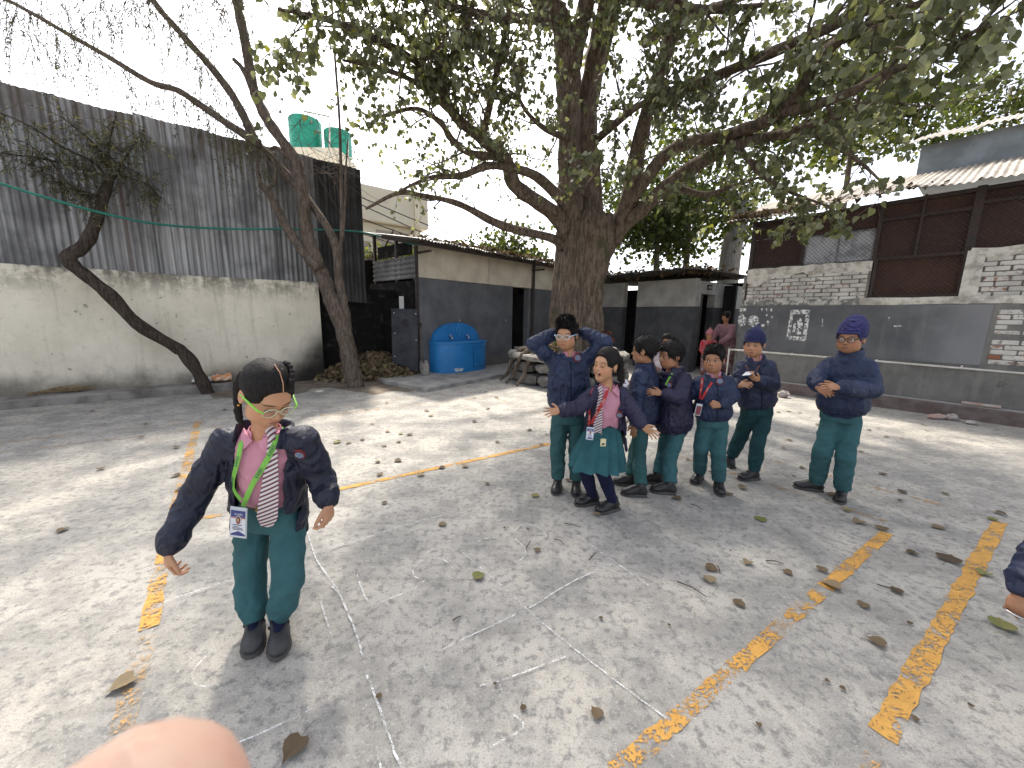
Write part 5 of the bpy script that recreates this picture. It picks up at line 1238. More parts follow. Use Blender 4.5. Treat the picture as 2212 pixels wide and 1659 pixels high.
M_LORANGE = make_cloth('dark_orange_lanyard', (.16, .07, .045), (.1, .05, .06), .6, wr=.05)
M_TXTN = plainc('navy_print', (.012, .022, .09)); M_TXTW = plainc('cream_print', (.75, .66, .55)); M_CARD = plainc('card_white', (.66, .67, .70), .3); M_CARDB = plainc('card_blue', (.035, .05, .19), .3); M_CARDR = plainc('card_red', (.35, .06, .05), .3); M_CLEAR = plainc('card_sleeve', (.46, .50, .52), .15, .6); M_CARDRED = plainc('maroon_card', (.19, .045, .055), .35)
M_BRED = plainc('badge_red', (.22, .03, .03), .7); M_BBLUE = plainc('badge_blue', (.20, .27, .38), .7); M_BDARK = plainc('badge_navy', (.02, .025, .06), .7); M_BWHITE = plainc('badge_white', (.45, .46, .5), .7)

# ---- text as mesh
def text_mesh(txt):
    cu = bpy.data.curves.new('txt', 'FONT'); cu.body = txt; cu.align_x = 'CENTER'; cu.align_y = 'CENTER'; cu.size = 1.0; cu.resolution_u = 2
    o = bpy.data.objects.new('txt', cu); col.objects.link(o); dg = bpy.context.evaluated_depsgraph_get(); me = o.evaluated_get(dg).to_mesh()
    v = np.array([p.co[:] for p in me.vertices]); f = [tuple(p.vertices) for p in me.polygons]
    o.evaluated_get(dg).to_mesh_clear(); bpy.data.objects.remove(o); bpy.data.curves.remove(cu); return v, f
TXT = {}
def put_text(txt, c, xd, yd, h, mat, parent, name='lettering', bold=.0):
    if txt not in TXT: TXT[txt] = text_mesh(txt)
    v, f = TXT[txt]; xd = unit(xd); yd = unit(yd - xd * np.dot(xd, yd)); n = np.cross(xd, yd); b = MB()
    for dx in ((0,) if not bold else (-bold, bold)):
        b.add([np.asarray(c) + xd * ((p[0] + dx) * h) + yd * (p[1] * h) + n * (.0004 * (1 + dx)) for p in v], f)
    b.build(name, mat, parent)

# ---- surface finder: put trimmings on the garment that has been modelled
class Surf:
    def __init__(s): s.v = []; s.q = []
    def add(s, v, q):
        o = sum(len(x) for x in s.v); s.v.append(v); s.q.append(q + o); s.t = None
    def tree(s):
        if s.t is None: s.t = BVHTree.FromPolygons([tuple(p) for p in np.concatenate(s.v)], [tuple(map(int, f)) for f in np.concatenate(s.q)])
        return s.t
    def hit(s, ux, uy, off=.004, fallback=None):
        d = unit(ray(ux, uy)); r = s.tree().ray_cast(Vector(CAM), Vector(d))
        if r[0] is None:
            return (fallback if fallback is not None else CAM + d * 2.0), -d
        n = np.array(r[1]); n = n if np.dot(n, d) < 0 else -n
        return np.array(r[0]) + n * off, n
def ribbon(pts, nrm, width, mat, parent, name, th=.0012, tc=False):
    """flat band through pts (n,3) with surface normals nrm; width scalar or list"""
    pts = [np.asarray(p, float) for p in pts]; n = len(pts); width = [width] * n if np.isscalar(width) else width; rows = []; L = 0; tcs = []
    for i in range(n):
        t = unit(pts[min(i + 1, n - 1)] - pts[max(i - 1, 0)]); sd = unit(np.cross(nrm[i], t)); w = width[i] / 2
        if i: L += np.linalg.norm(pts[i] - pts[i - 1])
        nn_ = np.cross(t, sd); nn_ = nn_ if np.dot(nn_, nrm[i]) > 0 else -nn_
        rows.append([pts[i] - sd * w, pts[i] + nn_ * .001, pts[i] + sd * w, pts[i] + sd * w - nn_ * th, pts[i] - sd * w - nn_ * th]); tcs += [(-w, L, 0), (0, L, 0), (w, L, 0), (w, L, 0), (-w, L, 0)]
    b = MB(); b.loft(rows); o = b.build(name, mat, parent, smooth=False)
    if tc: at = o.data.attributes.new('tc', 'FLOAT_VECTOR', 'POINT'); at.data.foreach_set('vector', np.array(tcs, np.float32).ravel())
    return o
# ---- head-local modelling. x = person's left, y = forward, z = up, origin between the ears; metres for a child of about 8
def head_frame(fwd, upv):
    f = unit(fwd); x = unit(np.cross(upv, f))            # person's left
    return np.stack([x, f, unit(np.cross(f, x))])        # rows: x, y, z axes in world
def sculpt_head(F, c, A, S, mouth=0.0, smile=0.0, chub=1.0):
    c = np.asarray(c, float); w = lambda p: c + (np.asarray(p) * S) @ A
    E = lambda p, r, k=.012, op='u', M=None: F.ell(w(p), np.asarray(r) * S, A if M is None else M @ A, k * S, op)
    E((0, -.012, .030), (.075, .094, .083))
    E((0, .026, -.030), (.064 * chub, .062, .076), .02)
    E((0, .048, -.078 - mouth * .024), (.036 * chub, .034, .030), .03)
    for sg in (-1, 1):
        E((sg * .036 * chub, .044, -.040), (.028, .030, .032), .02)
        E((sg * .044 * chub, .018, -.072), (.020, .030, .022), .025)
        E((sg * .0295, .0885, -.0045), (.019, .012, .010), .011, 'd')
        E((sg * .0295, .0725, -.0045), (.0165, .0115, .0105), .005)
        F.ell(w((sg * .077, -.010, -.010)), np.array((.009, .020, .031)) * S, A, .008 * S)
        E((sg * .085, -.004, -.008), (.007, .010, .018), .006, 'd')
    E((0, .072, .020), (.048, .016, .015), .016)
    F.cone(w((0, .082, -.002)), w((0, .100, -.030)), .0065 * S, .0105 * S, .009 * S)
    for sg in (-1, 1): E((sg * .0105, .092, -.0345), (.0078, .009, .0068), .006)
    if mouth > 0:
        E((0, .083, -.0510), (.028, .011, .0055), .006); E((0, .077 - .004 * mouth, -.066 - .031 * mouth), (.025, .011, .006), .007)
        E((0, .092, -.062 - .013 * mouth), (.0245, .036, .004 + .0180 * mouth), .003, 'd')
    else:
        E((0, .0855, -.0575), (.0225, .0095, .0058), .006); E((0, .0845, -.0665), (.0185, .0095, .0068), .006)
        E((0, .098, -.0620), (.021, .008, .0016), .003, 'd')
    return w

def hand(F, wr, d, n, side, S, curl=(.25, .3, .35, .4), spread=.12, thumb=.7, k=.004, palm=1.0):
    """wr wrist, d finger direction, n back-of-hand direction, side = towards the thumb"""
    d = unit(d); n = unit(n - d * np.dot(n, d)); s = unit(side - d * np.dot(side, d) - n * np.dot(side, n))
    M = np.stack([s, d, n]); wr = np.asarray(wr, float)
    pc = wr + d * .040 * S
    F.cone(wr - d * .015 * S, wr + d * .012 * S, .0185 * S, .0185 * S, .008, sq=(n, .8))
    F.ell(pc, np.array((.030 * palm, .036, .0125)) * S, M, .010); F.box(wr + d * .050 * S, np.array((.030 * palm, .022, .0105)) * S, M, .010 * S, .006)
    lens = (.036, .041, .038, .030)
    for i in range(4):
        f = (.0225 - .0150 * i) * palm; p = wr + d * (.071 - .004 * abs(i - 1.2)) * S + s * f * S; L = lens[i] * S; r = (.0082, .0084, .0080, .0072)[i] * S
        dd = unit(d + s * spread * (1.2 - i) * .8); cu = curl[i] if not np.isscalar(curl) else curl
        for seg, (ls, rr) in enumerate(((1.0, 1.0), (.68, .92), (.52, .84))):
            a = cu * (.8 if seg == 0 else 1.15); dd = unit(dd * math.cos(a) - n * math.sin(a) * 1.0) if seg == 0 else unit(dd * math.cos(a) + np.cross(s, dd) * 0 - (n * np.dot(dd, d) - d * np.dot(dd, n)) * math.sin(a))
            q = p + dd * L * ls; F.cone(p, q, r * rr, r * rr * .93, k * .8); p = q
    p = wr + d * .018 * S + s * .022 * S; dd = unit(d * (1 - .3 * thumb) + s * thumb - n * .25)
    for ls, rr in ((.032, .0108), (.026, .0095), (.020, .0085)):
        q = p + dd * ls * S; F.cone(p, q, rr * S, rr * S * .92, k * 1.5); p = q; dd = unit(dd * .85 + d * .3 - n * .12)

def hair_strands(b, pts, dirs, L, w, rg, bend=.35, nrm=None):
    """thin blades of hair: three-point strips"""
    for p, d in zip(pts, dirs):
        l = L * rg.uniform(.6, 1.3); sd = unit(np.cross(d, rg.normal(0, 1, 3))) * w * rg.uniform(.6, 1.4) / 2; m = p + d * l * .5; e = m + unit(d + V3(0, 0, -bend) + rg.normal(0, .2, 3)) * l * .5
        b.add([p - sd, p + sd, m + sd * .8, m - sd * .8, e], [(0, 1, 2, 3), (3, 2, 4)])

def make_shoe(parent, ankle, toe, ground, S, mat, name='shoe', style='lace', wide=1.0, sole=M_SOLE):
    """toe: point on the ground under the toe tip; heel found from foot length"""
    ankle = np.asarray(ankle, float); toe = np.asarray(toe, float); d = toe - ankle; d[2] = 0; d = unit(d); up = V3(0, 0, 1)
    pitch = 0.0
    s = np.cross(d, up); M = np.stack([s, d, up]); dist = np.linalg.norm((toe - ankle)[:2]); Lf = min(max(dist / .76, .185 * S), .225 * S); heel = ankle - d * Lf * .25; heel[2] = 0; h = .0044
    g = ground; base = lambda f, z, x=0: heel + d * (Lf * f) + s * x + V3(0, 0, g - heel[2] + z)
    lo = np.minimum(heel, toe) - .07; hi = np.maximum(heel, toe) + .07; lo[2] = g - .01; hi[2] = g + .14
    F = Field(lo, hi, h)
    F.ell(base(.74, .030), (.040 * S * wide, .056 * S, .030 * S), M, .012); F.ell(base(.50, .036), (.034 * S * wide, .062 * S, .036 * S), M, .015); F.ell(base(.20, .036), (.031 * S * wide, .046 * S, .040 * S), M, .015)
    F.cone(base(.23, .04), base(.25, .080 if style != 'strap' else .062), .036 * S, .036 * S, .012)
    if style != 'strap': F.ell(base(.42, .052), (.031 * S * wide, .052 * S, .036 * S), M, .015)
    F.box(base(.5, -.06), (.2, .3, .06), M, .001, .002, 'd')
    if style == 'strap':
        F.ell(base(.47, .088), (.027 * S, .042 * S, .030 * S), M, .006, 'd')
    o, v, q = field_obj(F, name, mat, parent, 1)
    F2 = Field(lo, hi, h); F2.box(base(.24, .010), (.033 * S * wide, .048 * S, .0105), M, .008); F2.ell(base(.68, .008), (.044 * S * wide, .073 * S, .014), M, .012); F2.box(base(.46, .009), (.034 * S * wide, .06 * S, .0085), M, .007, .012); F2.box(base(.5, -.06), (.2, .3, .06), M, .001, .002, 'd')
    field_obj(F2, 'sole', sole, o, 1)
    if style == 'lace':
        b = MB()
        for k in range(3): b.tube([base(.40 + .085 * k, .070 - .012 * k, -.018 * S), base(.41 + .085 * k, .0765 - .012 * k, 0), base(.42 + .085 * k, .070 - .012 * k, .018 * S)], .0025, 5)
        b.tube([base(.38, .076, .0), base(.36, .085, .02), base(.40, .082, .028)], .0022, 5); b.tube([base(.38, .076, .0), base(.36, .085, -.02), base(.40, .08, -.03)], .0022, 5)
        b.build('laces', mat, o)
    elif style == 'strap':
        b = MB(); b.tube([base(.30, .050, -.034 * S), base(.30, .085, -.026 * S), base(.30, .098, 0), base(.30, .085, .026 * S), base(.30, .05, .034 * S)], .008, 6); b.build('strap', mat, o, smooth=True)
        b = MB(); b.box(base(.32, .078, .033 * S), (.006, .018, .022), M, .002); b.build('buckle', M_CLEAR, o)
    return o

def badge(sf, ux, uy, r, parent, nm='badge'):
    hs = [sf.hit(ux + dx, uy + dy, .002) for dx, dy in ((0, 0), (5, 0), (-5, 0), (0, 5), (0, -5))]; hs = [h for h in hs if np.linalg.norm(h[0] - hs[0][0]) < .04]; n = unit(np.mean([h[1] for h in hs], axis=0)); p = hs[0][0] + n * max(0.0, max(np.dot(h[0] - hs[0][0], n) for h in hs)) * .6 + n * .002
    t = unit(np.cross(V3(0, 0, 1), n)); u = np.cross(n, t)
    o = None
    for k, (rr, mt, off) in enumerate(((1.0, M_BRED, .0), (.86, M_BDARK, .0012), (.60, M_BBLUE, .0024), (.47, M_BDARK, .0032), (.40, M_BBLUE, .004), (.15, M_BDARK, .0048))):
        b = MB(); c = p + n * off; ring = [c + (t * math.cos(a) + u * math.sin(a)) * r * rr for a in np.linspace(0, 6.283, 22, endpoint=False)]
        b.loft([[q - n * (.010 if k == 0 else .001) for q in ring], ring]); oo = b.build(nm if k == 0 else ('badge_ring' if k < 5 else 'badge_mark'), mt, parent if k == 0 else o); o = o or oo
    for i in range(11):
        a = math.radians(-20 + 22 * i); c = p + n * .0022 + (t * math.cos(a) + u * math.sin(a)) * r * .73; b = MB(); b.box(c, (r * .10, r * .2, .0012), np.stack([-t * math.sin(a) + u * math.cos(a), t * math.cos(a) + u * math.sin(a), n])); b.build('badge_mark', M_BWHITE, o)
    b = MB(); c = p + u * r * 1.28 + n * .0004; b.box(c, (r * 1.5, r * .26, .002), np.stack([t, u, n]), .0004); b.build('badge_banner', M_BRED, o)
def id_card(parent, tl, tr, bl, name='id_card', full=True, red=False):
    """card hanging free: top left, top right, bottom left corners"""
    tl, tr, bl = map(lambda a: np.asarray(a, float), (tl, tr, bl)); xd = tr - tl; W_ = np.linalg.norm(xd); xd = xd / W_; yd = tl - bl; yd = yd - xd * np.dot(xd, yd); H_ = np.linalg.norm(yd); yd = yd / H_; n = np.cross(xd, yd); n = n if np.dot(n, CAM - tl) > 0 else -n
    c = (tr + bl) / 2; M = np.stack([xd, yd, n]); at = lambda x, y, z=0: c + xd * (x * W_ / 2) + yd * (y * H_ / 2) + n * z
    b = MB(); b.box(c, (W_, H_, .004), M, .0018); o = b.build(name, M_CLEAR, parent)
    def rect(x0, x1, y0, y1, z, mt, nm):
        b = MB(); b.box((at(x0, y0, z) + at(x1, y1, z)) / 2, ((x1 - x0) * W_ / 2, (y1 - y0) * H_ / 2, .0008), M); return b.build(nm, mt, o)
    if red: rect(-.78, .78, -.86, .62, .0028, M_CARDRED, 'card_face'); return o
    rect(-.86, .86, -.90, .82, .0026, M_CARD, 'card_face'); rect(-.84, .84, .38, .80, .0034, M_CARDB, 'card_band'); rect(-.84, .84, .30, .36, .0034, M_CARDR, 'card_stripe')
    b = MB(); ring = [at(.05 + .36 * math.cos(a), .20 + .27 * math.sin(a), .0044) for a in np.linspace(0, 6.283, 20, endpoint=False)]; b.loft([[p - n * .001 for p in ring], ring]); b.build('portrait_oval', plainc('portrait_pale', (.5, .4, .4)), o)
    for (cx, cy, rx, ry, mt, z) in ((.05, .22, .22, .2, M_HAIR, .0050), (.05, .21, .13, .13, SKIN_A, .0056), (.05, .05, .2, .08, M_BRED, .0054)):
        b = MB(); ring = [at(cx + rx * math.cos(a), cy + ry * math.sin(a), z) for a in np.linspace(0, 6.283, 14, endpoint=False)]; b.loft([[p - n * .0005 for p in ring], ring]); b.build('portrait_detail', mt, o)
    for k, (y, w_, hh) in enumerate(((-.13, .55, .045), (-.25, .42, .03), (-.34, .6, .03), (-.43, .66, .04))): rect(-.62, -.62 + w_ * 1.9, y - hh / 2, y + hh / 2, .0036, M_TXTN, 'print_line')
    b = MB(); tri = [at(-.84, -.84, .0036), at(.84, -.84, .0036), at(.84, -.72, .0036), at(.05, -.52, .0036), at(-.84, -.74, .0036)]; b.loft([[p - n * .0008 for p in tri], tri]); b.build('card_foot', M_CARDB, o)
    if full: put_text('KASES', at(.08, .56, .0042), xd, yd, .17 * W_, M_CARD, o, 'card_lettering')
    return o
def glasses(parent, w, A, S, frame, temple, r=(.0205, .0165), y=.098, thick=.0016, round_=2.2):
    g = MB(); t_ = thing_child('glasses', parent)
    x, f, u = A
    for sg in (-1, 1):
        c = np.array((sg * .0300, y, -.004)); ring = []
        for a in np.linspace(0, 2 * math.pi, 26, endpoint=False):
            ca, sa = math.cos(a), math.sin(a); ring.append(w(c + np.array((r[0] * np.sign(ca) * abs(ca) ** (2 / round_), -.002 * abs(ca), r[1] * np.sign(sa) * abs(sa) ** (2 / round_)))))
        g.tube(ring + [ring[0]], thick * S, 6, False)
        b = MB(); cc = w(c); b.add([cc] + ring, [(0, i + 1, (i + 1) % 26 + 1) for i in range(26)]); b.build('lens', M_LENS, t_)
        b = MB(); b.tube([w((sg * (.030 + r[0]), y, .004)), w((sg * .066, y - .012, .006)), w((sg * .0795, .02, .004)), w((sg * .081, -.012, -.002)), w((sg * .078, -.028, -.02))], [thick * 1.5 * S, thick * 1.9 * S, thick * 1.8 * S, thick * 1.5 * S, thick * S], 6); b.build('temple', temple, t_, smooth=True)
    g.tube([w((-.0105, y + .001, .001)), w((0, y + .004, .004)), w((.0105, y + .001, .001))], thick * S, 6); g.build('frame', frame, t_, smooth=True)
def thing_child(name, parent):
    o = bpy.data.objects.new(name, None); o.empty_display_size = .05; col.objects.link(o); o.parent = parent; WLOC[o.name] = WLOC[parent.name]; return o
def make_lens():
    t = NT('spectacle_lens'); tr = t.n('BsdfTransparent', Color=(.93, .94, .95, 1)); gl = t.n('BsdfGlossy', Roughness=.05, Color=(1, 1, 1, 1)); mx = t.n('MixShader', Fac=.12)
    t.t.links.new(tr.outputs[0], mx.inputs[1]); t.t.links.new(gl.outputs[0], mx.inputs[2]); t.t.links.new(mx.outputs[0], t.out.inputs[0]); return t.mat
M_LENS = make_lens()
def eyes(parent, w, A, S, look=(0, 0), open_=1.0, y=.0815):
    for sg in (-1, 1):
        c = np.array((sg * .0295, y, -.0045)); b = MB(); n = 14; rows = []
        def almond(k, z, dx=0, dz=0): return [w(c + np.array((dx + .0135 * k * math.cos(a), z - 2.2 * (k * .0135 * math.cos(a)) ** 2 * 10, dz + .0062 * open_ * k * math.sin(a)))) for a in np.linspace(0, 2 * math.pi, n, endpoint=False)]
        b.loft([almond(1.0, -.003), almond(1.0, .0008), almond(.6, .0024)]); e = b.build('eye', M_EYEW, parent, smooth=True)
        b = MB(); k = .0054; ring = lambda z, q=1: [w(c + np.array((look[0] + k * q * math.cos(a), z, look[1] + min(k, .0060 * open_) * q * math.sin(a)))) for a in np.linspace(0, 2 * math.pi, n, endpoint=False)]
        b.loft([ring(.0005), ring(.0032), ring(.0036, .5)]); b.build('iris', M_IRIS, e, smooth=True)
        b = MB(); b.tube([w(c + np.array((.0150 * math.cos(a), .0018 - .001 * abs(math.cos(a)), .0072 * open_ * math.sin(a) + .0006))) for a in np.linspace(.05, math.pi - .05, 9)], .0013 * S, 5); b.build('eyelash', M_HAIR, e)

# ---- the whole child
def person(spec):
    """joints are world points; L/R are the person's own left and right"""
    g = lambda k, d=None: spec.get(k, d)
    S = g('S', 1.0); hp = {k: np.asarray(v, float) for k, v in spec['J'].items()}
    P = hp; sk = g('skin', SKIN_A); vox = g('vox', .0044)
    root = thing('person', g('base'), spec['label'], 'person', g('group'))
    allp = np.array(list(P.values())); A = head_frame(spec['face'], spec['headup']); HS = g('HS', 1.0)
    lo = np.minimum(allp.min(0) - .12, P['head'] - .14); hi = np.maximum(allp.max(0) + .12, P['head'] + .14)
    axis = unit(P['neck'] - P['hip']); right = unit(P['shR'] - P['shL']); front = unit(np.cross(axis, right)) ; front = -unit(np.cross(right, axis)) if np.dot(front, spec.get('chest', spec['face'])) < 0 else front
    if np.dot(front, spec.get('chest', spec['face'])) < 0: front = -front
    # body: one continuous surface
    F = Field(lo, hi, vox)
    F.chain([P['hip'], (P['hip'] + P['neck']) / 2, P['neck'] - axis * .05], [.055, .06, .06], .02)
    F.cone(P['shL'], P['shR'], .030, .030, .02)
    for s_ in 'LR':
        F.chain([P['sh' + s_], P['el' + s_], P['wr' + s_]], [.028, .024, .0185 * g('handS', 1)], .01)
        F.chain([P['hip'], P['hip' + s_], P['kn' + s_], P['an' + s_]], [.05, .045, .036, .026], .01)
        h = g('hand' + s_)
        if h: hand(F, P['wr' + s_], h['d'], h['n'], h['s'], g('handS', 1) * .88, h.get('curl', (.2, .25, .3, .35)), h.get('spread', .12), h.get('thumb', .7))
    nb = P['neck'] + axis * .01
    F.cone(P['head'] + (np.array((0, -.018, -.055)) * HS) @ A, nb, .040 * HS, .043 * HS, .02); F.cone(nb, P['neck'] - axis * .05, .043 * HS, .06, .02)
    w = sculpt_head(F, P['head'], A, HS, g('mouth', 0.0), chub=g('chub', 1.0))
    hc = P['head']
    body, bv, bq = field_obj(F, 'body', sk, root, 1, .5, attrs={'hl': lambda v: np.where((np.linalg.norm(v - hc, axis=1) < .15 * HS)[:, None], ((v - hc) @ A.T) / HS, np.array([0, -1., 0]))})
    if g('eyes', True) is not False: eyes(root, w, A, HS, g('look', (0, 0)), g('eyeopen', 1.0))
    if g('mouth', 0):
        m_ = g('mouth'); b = MB(); ring = lambda y, q: [w((.025 * q * math.cos(a), y, -.062 - .013 * m_ + (.004 + .0180 * m_) * q * math.sin(a))) for a in np.linspace(0, 6.283, 14, endpoint=False)]
        b.loft([ring(.060, 1.1), ring(.0605, .9)]); b.build('mouth', M_MOUTH, root)
        b = MB(); b.loft([[w((x, .0815 - abs(x) * .4, -.0510)), w((x, .0825 - abs(x) * .4, -.0605))] for x in np.linspace(-.018, .018, 6)], False, False); b.build('teeth', M_TOOTH, root)
    sf = Surf()
    # trousers or skirt
    seed = g('seed', 1) * 3.7
    legm = g('legs', M_TEAL); wz = g('waistw', (.125, .095))
    if g('skirt'):
        sk_ = spec['skirt']; b = MB(); rings = []; n = 96; c0, c1 = np.asarray(sk_['top'], float), np.asarray(sk_['bot'], float); rt, ft = unit(right - V3(0, 0, right[2])), None; ft = unit(np.cross(V3(0, 0, 1), rt))
        for k in range(12):
            f = k / 11; c = c0 + (c1 - c0) * f; rw = sk_['w0'] + (sk_['w1'] - sk_['w0']) * f ** .8; rd = sk_['d0'] + (sk_['d1'] - sk_['d0']) * f ** .8; ring = []
            for i in range(n):
                a = 2 * math.pi * i / n; ph = (i % 8) / 8.0; pl = (ph if ph < .75 else (1 - ph) * 3) - .4; am = .012 + .052 * f; wob = .012 * f * math.sin(2 * a + 1) + .01 * f * math.sin(5 * a)
                ring.append(c + rt * (rw + am * pl + wob) * math.cos(a) + ft * (rd + am * pl + wob) * math.sin(a) + V3(0, 0, -.010 * f * math.sin(3 * a + 1)))
            rings.append(ring)
        b.loft(rings, False); inner = [[p * .985 + (c0 + (c1 - c0) * (k / 11)) * .015 for p in r_] for k, r_ in enumerate(rings)]; b.loft([r_[::-1] for r_ in inner], False); o = b.build('skirt', M_SKIRT, root, smooth=True)
        b = MB(); b.loft([[c0 + V3(0, 0, z) + rt * (sk_['w0'] + .004) * math.cos(a) + ft * (sk_['d0'] + .004) * math.sin(a) for a in np.linspace(0, 6.283, 40, endpoint=False)] for z in (-.012, .018)], False); b.build('belt', M_SHOE, root, smooth=True)
        for s_ in 'LR':
            kk = [P['hip' + s_], P['an' + s_], P['kn' + s_]]; F = Field(np.min(kk, 0) - .1, np.max(kk, 0) + .1, .0045); F.chain([P['hip' + s_], P['kn' + s_], P['kn' + s_] * .55 + P['an' + s_] * .45, P['an' + s_] - V3(0, 0, .02)], [.052, .048, .047, .034], .01); field_obj(F, 'stocking', M_SOCK, root, 1)
    else:
        lp = [P['hip'], P['hipL'], P['hipR'], P['knL'], P['knR'], P['anL'], P['anR']]; F = Field(np.min(lp, 0) - .16, np.max(lp, 0) + .16, g('jvox', .0055))
        wc = P['hip'] + axis * .06
        F.tower([(P['hip'] - axis * .05, wz[0] * .98, wz[1]), (P['hip'], wz[0] * 1.02, wz[1] * 1.05), (wc + axis * g('wtop', .04), wz[0] * g('wtm', .92), wz[1] * g('wtm', .92))], right, .03)
        tr = g('trad', (.088, .080, .074))
        for s_ in 'LR':
            hm = P['an' + s_] + unit(P['kn' + s_] - P['an' + s_]) * g('hem', .035); kn = P['kn' + s_]; hh = P['hip' + s_]
            dd = lambda p, a_=kn - hm, q_=seed + ord(s_): folds(p, unit(a_) + right * .7, 18, 8, .015, q_)
            F.chain([hh, hh * .5 + kn * .5, kn], [tr[0], tr[0] * .93, tr[1]], .015, dd, (right, 1.0)); F.chain([kn, kn * .5 + hm * .5, hm], [tr[1], tr[1] * .97, tr[2]], .012, dd)
            ax_ = unit(kn - hm); Mh = np.stack([right - ax_ * np.dot(right, ax_), np.cross(ax_, right), ax_]); Mh = np.stack([unit(r_) for r_ in Mh]); F.box(hm - ax_ * .098, (.12, .12, .10), Mh, .002, .003, 'd')
        o, v, q = field_obj(F, 'trousers', legm, root, 1); sf.add(v, q)
        for s_ in 'LR':
            F = Field(np.minimum(P['an' + s_], P['toe' + s_]) - .05, np.maximum(P['an' + s_], P['toe' + s_]) + V3(.05, .05, .12), .0045); toe_ = P['toe' + s_].copy(); toe_[2] = P['an' + s_][2] - .045; F.chain([P['an' + s_] - V3(0, 0, .025), P['an' + s_] + unit(P['kn' + s_] - P['an' + s_]) * .07], [.031, .034], .01); F.cone(P['an' + s_] - V3(0, 0, .012), P['an' + s_] * .45 + toe_ * .55, .026, .018, .012); field_obj(F, 'sock', M_SOCK, root, 1)
    for s_ in 'LR': make_shoe(root, P['an' + s_], P['toe' + s_], g('lift' + s_, 0.0) + .0015, g('shoeS', S), g('shoem', M_SHOE), style=g('shoe', 'lace'), wide=g('shoew', 1.0))
    # shirt and jacket
    tw = g('torso'); hem = P['hip'] + axis * tw.get('hem', .02) + np.asarray(tw.get('hemoff', (0, 0, 0))); L_ = np.linalg.norm(P['neck'] - hem); cm = g('chestoff', front * 0)
    secs = lambda g_, wmul=1.0: [(hem, tw['w'][0] * wmul, tw['d'][0]), (hem + axis * L_ * .12, tw['w'][1] * wmul, tw['d'][1]), (hem + axis * L_ * .5 + cm, tw['w'][2] * wmul, tw['d'][2]), (hem + axis * L_ * .78 + cm, tw['w'][3] * wmul, tw['d'][3]), (hem + axis * L_ * .97, tw['w'][3] * .55, tw['d'][3] * .62)]
    pts = [hem, P['neck'], P['shL'], P['shR'], P['elL'], P['elR'], P['wrL'], P['wrR']]; blo, bhi = np.min(pts, 0) - .17, np.max(pts, 0) + .17
    jm = g('jacket', M_NAVY); jv = g('jvox', .0052); op = g('open')
    sr = g('srad', (.066, .060, .052, .040))
    def sleeves(F, gr=0.0, wr=1.0):
        for s_ in 'LR':
            sh, el, wr_ = P['sh' + s_], P['el' + s_], P['wr' + s_]; cu = wr_ + unit(el - wr_) * g('cuff', .025)
            d1 = lambda p, a_=el - sh, q_=seed + ord(s_): folds(p, unit(a_) + right * .5, 24, 9, .016 * wr, q_); d2 = lambda p, a_=cu - el, q_=seed + 2 * ord(s_): folds(p, unit(a_) - right * .4, 28, 9, .016 * wr, q_)
            F.chain([sh, sh * .45 + el * .55, el], [sr[0] + gr, sr[0] * .96 + gr, sr[1] + gr], .02, d1); F.chain([el, el * .5 + cu * .5, el * .12 + cu * .88, cu], [sr[1] + gr, sr[2] * 1.06 + gr, sr[2] + gr, sr[3] + gr], .012, d2)
    dtor = lambda p: folds(p, unit(axis * .8 + right * .5), 14, 6, .014, seed) + folds(p, unit(axis - right * .5), 24, 7, .010, seed + 5)
    if op or g('shirt'):
        F = Field(blo, bhi, .0062); h2 = P['hip'] + axis * g('shem', .085); L2_ = np.linalg.norm(P['neck'] - h2); sw_ = g('shw', .80); ss_ = [(h2, tw['w'][1] * sw_ * .93, tw['d'][1] * sw_ * .93), (h2 + axis * L2_ * .08, tw['w'][1] * sw_, tw['d'][1] * sw_), (h2 + axis * L2_ * .45 + cm, tw['w'][2] * .84, tw['d'][2] * .84), (h2 + axis * L2_ * .75 + cm, tw['w'][3] * .86, tw['d'][3] * .84), (h2 + axis * L2_ * .97, tw['w'][3] * .5, tw['d'][3] * .6)]
        F.tower(ss_, right, .02, disp=lambda p: folds(p, axis, 10, 10, .010, seed + 9))
        F.cone(P['shL'] * .8 + P['shR'] * .2, P['shR'] * .8 + P['shL'] * .2, .042, .042, .03)
        o, v, q = field_obj(F, 'shirt', g('shirtm', M_PINK), root, 1); ssf = Surf(); ssf.add(v, q); spec['ssf'] = ssf
    if op and not g('skirt'):
        c = P['hip'] + axis * (.06 + g('wtop', .04) - .012); rw_, rd_ = wz[0] * g('wtm', .92) + .004, wz[1] * g('wtm', .92) + .004; rt_ = unit(right - axis * np.dot(right, axis))
        b = MB(); b.loft([[c + axis * z + rt_ * rw_ * math.cos(a) + front * rd_ * math.sin(a) for a in np.linspace(0, 6.283, 40, endpoint=False)] for z in (-.012, .016)], False); bo = b.build('belt', M_SHOE, root, smooth=True)
        b = MB(); b.box(c + front * (rd_ + .003) + rt_ * -.012, (.03, .006, .03), np.stack([rt_, front, axis]), .002); b.build('buckle', plainc('brass', (.45, .33, .14), .3, .5, .8), bo)
    F = Field(blo, bhi, jv)
    F.tower(secs(0), right, .02, disp=dtor); F.cone(P['shL'], P['shR'], sr[0] * .92, sr[0] * .92, .035)
